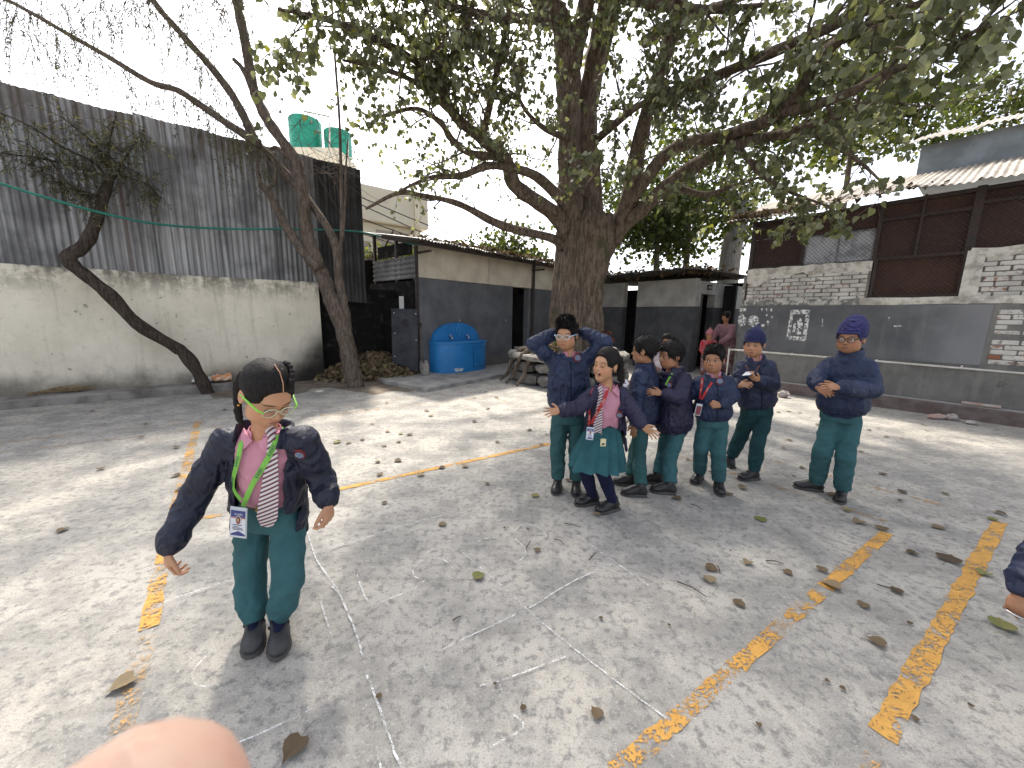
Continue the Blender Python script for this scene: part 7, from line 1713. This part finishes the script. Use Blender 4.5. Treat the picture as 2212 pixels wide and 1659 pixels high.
for st in ([(1608, 778), (1611, 790), (1616, 800)], [(1645, 778), (1640, 790), (1632, 802)]):
    P, N = zip(*[g7['sf'].hit(x, y, .003) for x, y in st]); ribbon(P, N, .014, M_LORANGE, g7['root'], 'lanyard')

# ---- 8 taller boy in thick knit hat and glasses
j = J(head=(1838, 730, 2.76), neck=(1837, 768, 2.80), hip=(1815, 893, 2.84), shR=(1793, 789, 2.86), shL=(1873, 793, 2.74), elR=(1765, 816, 2.80), wrR=(1765, 836, 2.66), elL=(1884, 842, 2.64), wrL=(1812, 837, 2.55),
      hipR=(1796, 912, 2.86), hipL=(1837, 912, 2.80), knR=(1776, 977, 2.80), knL=(1826, 987, 2.73), anR=GZ(1764, 1042), anL=GZ(1819, 1058), toeR=G(1713, 1052), toeL=G(1811, 1089))
g8 = person(dict(J=j, base=G(1790, 1065), label='boy in thick purple blue knit hat and dark round glasses at the right', face=(-.83, -.54, -.10), headup=(0, 0, 1), chest=(-.6, -1, 0), HS=.94, skin=SKIN_B, seed=8, legs=M_TEAL, jacket=M_NAVY2, chub=1.1,
    torso=dict(w=(.132, .156, .150, .136), d=(.112, .132, .122, .106), hem=.02), srad=(.059, .055, .050, .038), hem=.012, trad=(.066, .058, .051), waistw=(.122, .098), collar=.058, collr=.064, collv=0, shirtcol=False, zip=False, handS=.95,
    handR=dict(d=(.35, -.75, -.35), n=(-.75, -.3, .4), s=(.2, -.1, .9), curl=(.55, .6, .65, .7)), handL=dict(d=(-.97, -.1, .1), n=(.1, -.7, .6), s=(0, -.2, 1), curl=(.3, .35, .4, .45), spread=.2), eyeopen=.9))
beanie(g8, make_cloth('purple_blue_knit', (.028, .026, .105), (.018, .017, .072), .95, 160, .18, .1), peak=(0, -.05, .128), ribs=330, slouch=.022, low=.046)
glasses(g8['root'], g8['w'], g8['A'], .94, plainc('dark_frame', (.02, .015, .014), .3, .5), plainc('dark_temple', (.02, .015, .014), .3, .5), r=(.0235, .020), thick=.0022)
# ---- 9 child at the right edge, only the arm in view
c = V3(2.32, 1.32, .88)
j = dict(head=c + V3(0, 0, .24), neck=c + V3(0, 0, .07), hip=c + V3(.02, 0, -.38), shR=c + V3(-.14, 0, 0), shL=c + V3(.14, .03, 0), elR=V3(1.985, 1.27, .63), wrR=D(2206, 1281, 1.2), elL=c + V3(.2, .05, -.2), wrL=c + V3(.2, -.05, -.38), hipR=c + V3(-.06, 0, -.42), hipL=c + V3(.1, 0, -.42), knR=c + V3(-.06, -.03, -.64), knL=c + V3(.1, 0, -.64), anR=V3(c[0] - .06, c[1] + .02, .07), anL=V3(c[0] + .1, c[1] + .05, .07), toeR=V3(c[0] - .08, c[1] - .12, 0), toeL=V3(c[0] + .1, c[1] - .1, 0))
g9 = person(dict(J=j, base=V3(c[0], c[1], 0), label='child mostly outside the right edge, only a navy sleeve and hand in view', face=(-.7, -.6, 0), headup=(0, 0, 1), chest=(-.5, -1, 0), HS=.95, skin=SKIN_B, seed=9, legs=M_TEAL, jacket=M_NAVY, vox=.005, torso=dict(w=(.13, .145, .14, .128), d=(.10, .12, .112, .1), hem=.0), srad=(.062, .056, .050, .040), trad=(.07, .06, .05), collar=.03, handS=.98,
    handR=dict(d=(-.25, -.15, -1), n=(-.8, -.5, .2), s=(.3, -.9, 0), curl=(.8, .85, .9, .95), thumb=.4), handL=dict(d=(0, 0, -1), n=(1, 0, 0), s=(0, -1, 0), curl=.3)))
hair_short(g9, n=200)
b = MB(); cw = D(2206, 1300, 1.2); b.tube([cw + V3(.034 * math.cos(a), .03 * math.sin(a), -.01 * math.cos(a) - .05) for a in np.linspace(0, 6.283, 19)], .004, 6); b.build('bangle', M_CHROME, g9['root'], smooth=True)

# ---- people in the shade at the back
M_PINKSW = make_cloth('dusty_pink_knit', (.30, .17, .19), (.24, .13, .15), .95, 120, .4); M_MAROON = make_cloth('maroon_cloth', (.16, .025, .03), (.30, .26, .26), .9, wr=.2); M_REDC = make_cloth('red_cloth', (.42, .02, .025), (.33, .12, .13), .9)
def simple_person(c, hgt, face, label, top, legs, hatm=None, bend=0.0, group=None, arm=0.0):
    k = hgt / 1.3; f = unit(face); lf = np.cross(V3(0, 0, 1), f); c = np.asarray(c, float); up = lambda z: c + V3(0, 0, z * k)
    bn = f * bend
    j = dict(head=up(1.17 - bend * .25) + bn * 1.1, neck=up(1.03 - bend * .2) + bn, hip=up(.62), shL=up(.97 - bend * .18) + bn * .9 + lf * .13 * k, shR=up(.97 - bend * .18) + bn * .9 - lf * .13 * k, elL=up(.78) + bn * .8 + lf * .16 * k + f * arm * .5, elR=up(.78) + bn * .8 - lf * .16 * k + f * arm * .5, wrL=up(.66) + bn + lf * .1 * k + f * (.06 + arm), wrR=up(.66) + bn - lf * .1 * k + f * (.06 + arm), hipL=up(.6) + lf * .07 * k, hipR=up(.6) - lf * .07 * k, knL=up(.33) + lf * .07 * k + f * .02, knR=up(.33) - lf * .07 * k + f * .02, anL=up(.06) + lf * .07 * k, anR=up(.06) - lf * .07 * k, toeL=c + lf * .07 * k + f * .15 * k, toeR=c - lf * .07 * k + f * .15 * k)
    sp = person(dict(J=j, base=c, label=label, face=f + V3(0, 0, -.2 - bend), headup=(0, 0, 1), chest=f, HS=.95 + .1 * (k - 1), skin=SKIN_B, legs=legs, jacket=top, vox=.007, jvox=.008, S=k, shoeS=k, handS=k, torso=dict(w=(.13 * k, .135 * k, .135 * k, .125 * k), d=(.10 * k, .11 * k, .108 * k, .095 * k), hem=0), srad=(.058 * k, .052 * k, .046 * k, .038 * k), trad=(.08 * k, .07 * k, .06 * k), collar=0, zip=False, shirtcol=False, cuffs=False, eyes=False, handL=dict(d=f * .4 + V3(0, 0, -1), n=lf, s=f, curl=.4), handR=dict(d=f * .4 + V3(0, 0, -1), n=-lf, s=f, curl=.4), group=group))
    if hatm: beanie(sp, hatm, low=.03)
    else: hair_short(sp, n=150, thick=.012, cut=-.05, fringe=.055)
    return sp
pa = D(1578, 700, 9.0); sp_ = simple_person((pa[0], 9.0, 0), 1.62, (-.85, -.35, 0), 'woman in dusty pink jumper bending forward by the toilet block', M_PINKSW, M_MAROON, bend=.16, arm=.2)
b = MB(); F = Field(sp_['w']((0, -.12, .06)) - .08, sp_['w']((0, -.12, .06)) + .08, .006); F.ell(sp_['w']((0, -.115, .065)), (.045, .045, .045), None, .01); field_obj(F, 'hair_bun', M_HAIR, sp_['root'], 1)
pa = D(1532, 730, 8.7); simple_person((pa[0], 8.7, 0), 1.12, (-.4, -.9, 0), 'child in pink hat and red top in front of the bending woman', M_REDC, M_MAROON, hatm=make_cloth('pink_knit', (.42, .16, .18), None, .95, 120, .4))
pa = D(1440, 740, 6.3); simple_person((pa[0], 6.3, 0), 1.10, (-.5, -.8, 0), 'child in pale dress half hidden behind the pushing boy', make_cloth('pale_pink_dress', (.5, .38, .40), (.55, .5, .5), .9), M_MAROON)
# ================================================================== stone planter round the fig
M_STONE = mat_plain('planter_stone', (.24, .225, .20), (.12, .11, .098), .93, 4.5, 8, .9, 24, randv=.5, bdist=.02)
pl = thing('stone_planter', (fb[0], fb[1], 0), 'ring of rough stone blocks around the foot of the fig tree', 'planter')
rg = np.random.default_rng(31); RP = 1.22
def block(a0, a1, r0, r1, z0, z1, seed):
    q = np.random.default_rng(seed); b = MB(); rings = []
    n1, n2 = 5, 3; vs = []; idx = {}
    def pt(i, jx, k): # i angle, jx radial, k height
        a = a0 + (a1 - a0) * i / 4; r = r0 + (r1 - r0) * jx; z = z0 + (z1 - z0) * k / 3
        edge = (i in (0, 4)) + (jx in (0, 1)) + (k in (0, 3)); sh = .018 * max(0, edge - 1)
        rr = r + q.normal(0, .014) - (sh * 1.6 if jx == 1 else -sh) ; aa = a + (sh / r if i == 0 else -sh / r if i == 4 else 0) + q.normal(0, .006); zz = z + (sh if k == 0 else -sh if k == 3 else 0) + q.normal(0, .008)
        return V3(fb[0] + rr * math.cos(aa), fb[1] + rr * math.sin(aa), max(zz, 0))
    outer = [[pt(i, 1, k) for i in range(5)] for k in range(4)]; inner = [[pt(i, 0, k) for i in range(5)] for k in range(4)]
    b.loft([o + n[::-1] for o, n in zip(outer, inner)]); return b.build('stone', M_STONE, pl)
for course, (z0, z1, r1, n) in enumerate(((0, .24, RP + .03, 13), (.245, .46, RP, 12), (.465, .66, RP + .07, 9))):
    a = rg.uniform(0, .4); cuts = np.cumsum(rg.uniform(.7, 1.3, n)); cuts = a + cuts / cuts[-1] * 2 * math.pi; prev = cuts[-1] - 2 * math.pi
    for k, c_ in enumerate(cuts): block(prev + .012, c_ - .012, r1 - .34, r1 + rg.uniform(-.04, .05), z0, z1 + rg.uniform(-.02, .03) * (course == 2), course * 50 + k); prev = c_
b = MB(); b.add([(fb[0], fb[1], .60)] + [(fb[0] + (RP - .2) * math.cos(a), fb[1] + (RP - .2) * math.sin(a), .54) for a in np.linspace(0, 6.283, 24, endpoint=False)], [(0, i + 1, (i + 1) % 24 + 1) for i in range(24)]); b.build('soil', M_DIRT, pl)
for k, a in enumerate((3.5, 3.75, 3.98)):
    P = [V3(fb[0] + r * math.cos(a + .12 * math.sin(3 * r)), fb[1] + r * math.sin(a + .12 * math.sin(3 * r)), z) for r, z in ((.75, .62), (1.1, .66), (1.30, .40), (1.36, .18), (1.52, .02))]
    b = MB(); b.tube(catmull(P, 4), list(np.linspace(.06, .025, 17)), 8); b.build('root', M_BARK, fig, smooth=True)
M_POT = mat_plain('pinkish_pot', (.34, .20, .19), (.25, .15, .14), .8, 6, 5, .2, 30)
pt_ = D(1313, 752, 7.35); pz = .66; pot = thing('potted_plant', (pt_[0], 7.5, pz), 'pink pot with rusty red plant on the planter behind the boy', 'potted plant')
b = MB(); b.loft([[V3(pt_[0] + r * math.cos(a), 7.5 + r * math.sin(a), pz + z) for a in np.linspace(0, 6.283, 18, endpoint=False)] for r, z in ((.075, 0), (.10, .15), (.115, .155), (.115, .18), (.10, .182))]); b.build('pot', M_POT, pot, smooth=False)
n = 160; q = rg.normal(0, 1, (n, 3)); q /= np.linalg.norm(q, axis=1)[:, None]; q[:, 2] = np.abs(q[:, 2])
loc = V3(pt_[0], 7.5, pz + .2) + q * rg.uniform(.03, .17, n)[:, None] * np.array([.8, .8, 1.2])
M_REDLEAF = make_leafmat('rusty_leaf', [(0, (.06, .02, .012)), (.6, (.2, .045, .02)), (1, (.28, .10, .03))], .3)
leaf_cloud('leaves', M_REDLEAF, loc, rand_frames(n, q, .4), rg.uniform(.04, .08, n), rg.uniform(0, 1, n), leaf_arrays(.2, .2, True), pot, kind='stuff')
pf = D(1189, 740, 7.3); pfp = thing('flowering_plant', (pf[0], 7.4, .66), 'small plant with pink blossoms on the planter left of the trunk', 'plant')
n = 90; loc = V3(pf[0], 7.4, .70) + rg.normal(0, 1, (n, 3)) * V3(.10, .08, .05) + V3(0, 0, .06)
leaf_cloud('leaves', M_BGLEAF, loc, rand_frames(n, np.tile([0, 0, 1.], (n, 1)), .8), rg.uniform(.03, .07, n), rg.uniform(0, .6, n), leaf_arrays(.2, .2, True), pfp, kind='stuff')
n = 46; loc = V3(pf[0], 7.4, .78) + rg.normal(0, 1, (n, 3)) * V3(.11, .08, .03)
leaf_cloud('blossoms', make_leafmat('pink_petal', [(0, (.45, .16, .24)), (1, (.6, .36, .42))], .3), loc, rand_frames(n, np.tile([0, -.5, .5], (n, 1)), .8), rg.uniform(.03, .05, n), rg.uniform(0, 1, n), leaf_arrays(.1, .1, True), pfp, kind='stuff')
b = MB(); b.tube([V3(pf[0], 7.4, .60), V3(pf[0], 7.4, .74)], .008, 6); b.build('stem', M_BARK3, pfp)

# ================================================================== painted court lines and chalk on the concrete
def make_worn2(name, c1, c2, lo, hi, s1, s2, rough=.8):
    t = NT(name); v = t.pos(); a = t.m('ADD', t.m('MULTIPLY', t.noise(v, s1, 5, .65), .5), t.m('MULTIPLY', t.noise(v, s2, 4, .7), .5))
    t.fin(t.mix(t.ramp(t.noise(v, 30, 5), .3, .7), c1, c2), rough, t.bump(t.noise(v, 90, 4), .3, .004)); tr = t.n('BsdfTransparent'); mx = t.n('MixShader', Fac=t.ramp(a, lo, hi))
    t.t.links.new(tr.outputs[0], mx.inputs[1]); t.t.links.new(t.bsdf.outputs[0], mx.inputs[2]); t.t.links.new(mx.outputs[0], t.out.inputs[0]); return t.mat
YL = ((.58, .315, .07), (.50, .26, .055))
M_Y1 = make_worn2('yellow_paint', *YL, .435, .495, 9, 90); M_Y2 = make_worn2('worn_yellow_paint', *YL, .48, .54, 7, 80); M_Y3 = make_worn2('faded_yellow_paint', (.50, .29, .10), (.44, .27, .12), .50, .60, 7, 70)
def line_on_ground(pts, width, mat, z, name, parent=GROUND, k=1, wob=0.0, sd=1):
    P = [G(x, y) for x, y in pts]; P = catmull(P, k) if k > 1 else P; q = np.random.default_rng(sd); vs = []; fs = []
    out = []
    for i in range(len(P) - 1):
        m = max(1, int(np.linalg.norm(P[i + 1] - P[i]) / .05)) if wob else 1
        for s_ in range(m): out.append(P[i] + (P[i + 1] - P[i]) * s_ / m)
    out.append(P[-1]); P = out
    for i, p in enumerate(P):
        d = unit(P[min(i + 1, len(P) - 1)] - P[max(i - 1, 0)]); sdv = V3(-d[1], d[0], 0); o = q.normal(0, wob)
        w_ = width * (1 + q.normal(0, .12) * (wob > 0)) / 2; vs += [p + sdv * (w_ + o) + V3(0, 0, z), p + sdv * (o - w_) + V3(0, 0, z)]
    fs = [(2 * i, 2 * i + 1, 2 * i + 3, 2 * i + 2) for i in range(len(P) - 1)]
    b = MB(); b.add(vs, fs); return b.build(name, mat, parent)
def wU(a, c_, y): return abs(G(a, y)[0] - G(c_, y)[0])
for pts, wd, mt in (([(1290, 1705), (1604, 1428)], .062, M_Y2), ([(1604, 1428), (1780, 1272)], .062, M_Y2), ([(1782, 1270), (1916, 1152)], .062, M_Y1), ([(1905, 1590), (2160, 1128)], .068, M_Y1), ([(1880, 1700), (1902, 1605)], .06, M_Y3), ([(1585, 974), (2156, 1123)], .05, M_Y3), ([(1463, 985), (1916, 1127)], .05, M_Y3), ([(2034, 1163), (2118, 1188)], .03, M_Y3),
                    ([(715, 1061), (1187, 959)], .055, M_Y1), ([(425, 1122), (480, 1112)], .05, M_Y2), ([(1070, 860), (1190, 902)], .05, M_Y3), ([(-40, 961), (560, 897)], .04, M_Y3), ([(700, 882), (960, 852)], .04, M_Y3), ([(-40, 983), (530, 917)], .045, M_Y3), ([(680, 900), (1065, 857)], .045, M_Y3),
                    ([(428, 912), (400, 1020)], .07, M_Y2), ([(400, 1020), (340, 1262)], .07, M_Y2), ([(341, 1258), (322, 1358)], .068, M_Y1), ([(318, 1372), (264, 1580)], .066, M_Y3)):
    _lz = globals().get('_lz', .003) + .00012; line_on_ground(pts, wd, mt, _lz, 'painted_line', wob=.0008, sd=int(pts[0][0]) + 99)
M_CHALK = make_worn2('chalk', (.74, .74, .72), (.66, .66, .65), .452, .565, 30, 260, .95); M_CHALKF = make_worn2('faint_chalk', (.66, .66, .65), (.6, .6, .59), .53, .66, 25, 240, .95)
c8 = lambda L: [(713.2 + .3472 * x, 1083 + .3472 * y) for x, y in L]; c7 = lambda L: [(.3472 * x, 1083 + .3472 * y) for x, y in L]
for i, (L, wd, mt) in enumerate(((c8([(330, -90), (430, 0), (670, 210), (810, 310)]), .012, M_CHALKF), (c8([(810, 310), (1100, 560), (1230, 680), (1450, 870), (1760, 1110), (2090, 1360)]), .011, M_CHALK), (c8([(860, -180), (1190, 0), (1400, 130), (1540, 220)]), .012, M_CHALKF), (c8([(1540, 220), (1780, 390), (1980, 530)]), .013, M_CHALK),
        (c8([(0, 305), (560, 125), (860, 65), (1040, 0)]), .012, M_CHALK), (c8([(650, 950), (1200, 690)]), .010, M_CHALK), (c8([(1240, 670), (1540, 490), (1780, 390)]), .012, M_CHALK), (c8([(250, 1150), (650, 950)]), .010, M_CHALKF), (c8([(0, 520), (60, 590), (110, 700), (170, 850), (200, 970)]), .014, M_CHALK), (c8([(230, 1090), (290, 1250), (340, 1390), (390, 1540), (450, 1680)]), .014, M_CHALK), (c8([(290, 1540), (320, 1690)]), .012, M_CHALK),
        (c8([(930, 1160), (1070, 1125), (1480, 970)]), .011, M_CHALK), (c8([(1050, 1150), (1080, 1215)]), .011, M_CHALK), (c8([(1130, 1330), (1200, 1420), (1010, 1530)]), .011, M_CHALK), (c8([(170, 460), (200, 570), (250, 650)]), .012, M_CHALK), (c8([(280, 655), (570, 525), (520, 470), (530, 410), (600, 370), (700, 370), (770, 430)]), .010, M_CHALK), (c8([(890, 280), (950, 245), (1060, 232)]), .011, M_CHALK),
        (c8([(1140, 200), (1190, 155), (1270, 160), (1330, 200), (1350, 240)]), .010, M_CHALK), (c8([(1150, 240), (1215, 310), (1190, 370), (1130, 390)]), .010, M_CHALK), (c8([(1450, 60), (1480, 130), (1600, 195), (1700, 205), (1800, 150), (1840, 80), (1820, 10)]), .010, M_CHALKF), (c8([(220, 40), (320, 40), (380, 70), (350, 110)]), .010, M_CHALK), (c8([(1620, 740), (1840, 980)]), .010, M_CHALKF), (c8([(1630, 735), (1860, 675), (2010, 620)]), .010, M_CHALKF), (c8([(1960, 740), (2140, 850)]), .010, M_CHALKF), (c8([(820, 1640), (860, 1610)]), .012, M_CHALK), (c8([(590, 1040), (600, 1075)]), .012, M_CHALK),
        (c7([(1020, 640), (1450, 500)]), .011, M_CHALK), (c7([(1330, 935), (1220, 1050), (1200, 1110), (1250, 1165), (1370, 1160)]), .009, M_CHALK), (c7([(1400, 1560), (1680, 1440), (1950, 1310)]), .013, M_CHALK), (c7([(1910, 190), (1960, 350), (2040, 480), (2110, 580), (2160, 700), (2212, 820)]), .013, M_CHALK), (c7([(1990, 620), (2060, 840)]), .012, M_CHALK), (c7([(1890, 360), (2240, 240)]), .011, M_CHALK))):
    line_on_ground(L, wd * .52, mt, .006 + i * .0003, 'chalk_line', k=5, wob=.0012, sd=i)

# ================================================================== fallen leaves and twigs
def leaf_mesh(v, tone):
    q = np.random.default_rng(v); fold, curl, tw = q.uniform(.05, .5), q.uniform(-.25, .5), q.normal(0, .25)
    bv, bf = leaf_arrays(fold, curl); bv = bv.copy(); bv[:, 2] += tw * bv[:, 0] * bv[:, 1] + q.normal(0, .025, len(bv)); bv[:, 2] -= bv[:, 2].min() - .02
    vs = [tuple(p) for p in bv]; fs = [tuple(map(int, f)) for f in bf]; b = MB(); b.add(vs, fs)
    b.tube([(0, 0, bv[1, 2]), (.04 + q.normal(0, .1), -.3, .06), (q.normal(0, .2), -.75, .03)], .014, 4); me = bpy.data.meshes.new('fallen_leaf'); me.from_pydata(b.v, [], b.f); me.materials.append(M_DRY)
    at = me.attributes.new('tone', 'FLOAT', 'POINT'); at.data.foreach_set('value', np.clip(np.full(len(b.v), tone) + q.normal(0, .03, len(b.v)), 0, 1).astype(np.float32)); return me
LV = [leaf_mesh(k, t_) for k, t_ in enumerate((.16, .28, .42, .55, .66, .8, .38, .5, .22, .72, .97, 1.0, .92, .46))]
def fallen(x, y, var, size, label=None, rot=None, z=.0, group='dry leaves lying on the yard'):
    o = bpy.data.objects.new('fallen_leaf', LV[var]); col.objects.link(o); p = G(x, y); o.location = (p[0], p[1], .0095 + z); o.rotation_euler = (0, 0, random.uniform(0, 6.28) if rot is None else rot); o.scale = (size * .9, size * .9, size * .30); WLOC[o.name] = tuple(o.location)
    if not label:
        tonew = {0: 'dark', 1: 'dark', 8: 'dark', 2: 'brown', 3: 'brown', 6: 'brown', 7: 'brown', 13: 'brown', 4: 'tan', 5: 'tan', 9: 'tan', 10: 'olive', 11: 'green', 12: 'olive'}[var]; sz_ = 'tiny ' if size < .03 else ''
        zone = ('on the far yard before the apron' if x > 700 else 'on the far left yard by the ledge') if y < 920 and x < 1200 else ('near the right kerb' if x > 1450 and y < 960 else 'on the yard left of the near girl' if x < 440 else 'between the near girl and the group' if x < 1190 and y < 1100 else 'around the feet of the group' if x < 1690 and y < 1110 else 'around the boy in the thick hat' if y < 1130 else 'inside the chalk grid' if x < 1380 else 'beside the inner orange line' if x < 1800 else 'between and beyond the orange lines')
        label = f'{sz_}{tonew} fallen leaf {zone}'; group = label + 's'.replace('s', '') + ', scattered'
        return tag(o, label, 'leaf', group)
    return tag(o, label, 'leaf')
random.seed(5)
for x, y, v, s_, lab, rt in ((1025, 1252, 10, .070, 'yellow green spotted leaf on the chalk diagonal in the middle', -.9), (292, 1466, 9, .085, 'pale folded leaf with long stalk near the bottom left', 2.6), (653, 1597, 1, .085, 'flat dark brown leaf beside the chalk line at bottom centre', 2.9), (1637, 1125, 11, .085, 'bright green leaf with brown edge in front of the small boy', -1.2), (2045, 1215, 0, .12, 'large dark curled leaf between the two orange lines', -1.0), (2165, 1362, 10, .10, 'yellow green leaf at the right edge below the reaching hand', -.8), (1815, 1274, 9, .09, 'grey green leaf touching the inner orange line', .9), (1540, 1262, 5, .07, 'small tan leaf right of the chalk grid', .4), (1157, 1076, 12, .07, 'round yellowish leaf in front of the laughing girl', 0.2), (1296, 1115, 5, .06, 'pale crumpled leaf at the toe of the laughing girl', 1.2), (2131, 1240, 10, .07, 'olive leaf touching the outer orange line', 1.8), (1912, 1400, 7, .07, 'twisted brown leaf between the orange lines', .7), (1296, 1555, 6, .05, 'small curled dark leaf near the inner orange line', .5), (1860, 1128, 9, .085, 'upturned grey leaf near the top of the inner orange line', 2.0), (1905, 1148, 7, .08, 'greenish leaf lying on the tip of the inner orange line', -.6), (1165, 1193, 6, .045, 'tiny dark leaf inside the chalk grid', .9)):
    fallen(x, y, v, s_, lab, rt)
c5 = lambda x, y: (713.2 + .3472 * x, 493.7 + .3472 * y); cF = lambda x, y: (1453.8 + .22321 * x, 877.8 + .22321 * y); c4 = lambda x, y: (.3472 * x, 493.7 + .3472 * y); cR = lambda x, y: (1443.9 + .3472 * x, 1083 + .3472 * y)
for f_, L in ((c5, ((595, 1140), (885, 1205), (500, 1290), (360, 1270), (450, 1280), (40, 1330), (120, 1340), (210, 1320), (420, 1335), (330, 1360), (1050, 1330), (310, 1455), (680, 1490), (570, 1530), (320, 1540), (440, 1445), (20, 1560), (1230, 1255), (1030, 1055), (965, 1020), (890, 1058), (220, 1135), (360, 1085), (625, 1165), (250, 1220), (990, 1125), (850, 1480))),
              (cF, ((1090, 415), (1825, 450), (2090, 305), (1110, 335), (1910, 235), (2050, 670), (630, 790), (550, 850), (1500, 845), (75, 910), (345, 490), (700, 320), (1010, 60), (1125, 55), (2050, 65), (1270, 600), (2200, 840), (1230, 70), (1380, 180), (1700, 130))),
              (c4, ((1080, 1370), (1080, 1540), (2100, 1330), (1100, 1630), (2080, 1560), (570, 1138), (820, 960), (1500, 1250), (1410, 1130), (300, 1060))), (cR, ((1430, 580), (2030, 70), (720, 435), (500, 380), (230, 410), (1210, 640), (1640, 155), (1130, 70), (430, 655), (1540, 330), (2030, 125)))):
    for x, y in L: fallen(*f_(x, y), random.randrange(14) if random.random() < .4 else random.choice((0, 1, 2, 3, 6, 7, 8, 13)), random.uniform(.05, .08))
for _ in range(30):
    x, y = random.uniform(20, 2190), random.choice((random.uniform(865, 1000), random.uniform(865, 1120), random.uniform(960, 1250)))
    if y > 850 + .05 * abs(x - 1100): fallen(x, y, random.choice((0, 1, 2, 3, 6, 7, 8, 13, 10)), random.uniform(.035, .065))
for _ in range(14):
    x, y = random.uniform(800, 2200), random.uniform(1120, 1640); fallen(x, y, random.choice((0, 1, 6, 8)), random.uniform(.014, .026))
M_TWIG = mat_plain('dry_twig', (.10, .075, .06), (.06, .045, .035), .9, 20, 3, .2, 60)
for i, (p, q) in enumerate((((1219, 1134), (1254, 1143)), ((1654, 1215), (1692, 1222)), ((1548, 1225), (1555, 1243)), ((1462, 1260), (1526, 1294)), ((1198, 1168), (1218, 1179)), ((1272, 1214), (1288, 1197)), ((1493, 1092), (1512, 1101)), ((1893, 1266), (1950, 1290)), ((978, 1345), (996, 1337)), ((1135, 1190), (1145, 1172)))):
    a, c_ = G(*p), G(*q); b = MB(); b.tube([a + V3(0, 0, .012), (a + c_) / 2 + V3(.006, .006, .016), c_ + V3(0, 0, .012)], [.0035, .003, .002], 5); b.build('twig', M_TWIG, label=('dark twig just in front of the laughing girl', 'straight dark twig right of the chalk grid', 'short bent twig below the straight dark twig', 'long thin curved twig ending in a dry leaf', 'thin twig across the upper chalk square', 'tiny twig beside the small dark leaf', 'thin twig before the pushing boy', 'long pale stalk between the orange lines', 'tiny twig in the lower chalk square', 'short twig at the edge of the chalk numeral')[i], cat='twig')

# ================================================================== the photographer's finger in front of the lens
M_FINGER = mat_plain('warm_fingertip_skin', (.47, .315, .24), (.47, .265, .20), .55, 60, 3, .05, 800)
M_FINGER.node_tree.nodes['Principled BSDF'].inputs['Subsurface Weight'].default_value = .1
M_FINGER.node_tree.nodes['Principled BSDF'].inputs['Subsurface Radius'].default_value = (1, .35, .2)
M_FINGER.node_tree.nodes['Principled BSDF'].inputs['Subsurface Scale'].default_value = .004
dz = .042
at = lambda x, y, k: CAM + ray(x, y) * k
ph_ = thing('person', (-.06, -.25, 0), 'blurred fingertip of the person taking the picture, at the bottom left edge', 'person')
tip, mid_, base_ = at(286, 1806, dz), at(292, 1886, dz + .001), at(310, 2140, dz - .004)
lo = np.min([tip, mid_, base_], 0) - .03; hi = np.max([tip, mid_, base_], 0) + .03
kn = CAM + V3(-.035, -.005, -.075); wr_ = CAM + V3(-.03, -.06, -.135); elb = CAM + V3(-.10, -.22, -.33)
F = Field(np.minimum(lo, np.min([kn, wr_, elb], 0) - .05), np.maximum(hi, np.max([kn, wr_, elb], 0) + .05), .0022)
F.ell(tip, (.0094, .0096, .0108), None, .004); F.cone(tip, mid_, .0094, .0100, .006); F.cone(mid_, base_, .0104, .0100, .006); F.cone(base_, kn, .0098, .0105, .006)
side_ = unit(RT); 
for k in range(3):
    q0 = kn + side_ * (.018 * (k + 1)) + V3(0, -.004 * k, -.003 * k); q1 = q0 + V3(0, .022, .004); q2 = q1 + V3(0, .004, -.022); F.chain([q0, q1, q2], [.0098, .0092, .0085], .003)
F.cone(kn, wr_, .014, .020, .015); F.cone(kn + side_ * .055, wr_ + side_ * .012, .014, .020, .02); F.cone(kn + side_ * .03, wr_, .014, .02, .02); F.cone(wr_, elb, .024, .036, .02)
field_obj(F, 'body', M_FINGER, ph_, 3)
F = Field(np.min([wr_, elb], 0) - .1, np.max([wr_, elb], 0) + .08, .005); F.cone(wr_ * .6 + elb * .4, elb, .040, .052, .01, disp=lambda p: folds(p, elb - wr_, 30, 10, .008)); field_obj(F, 'sleeve', M_BLACKJ, ph_, 1)
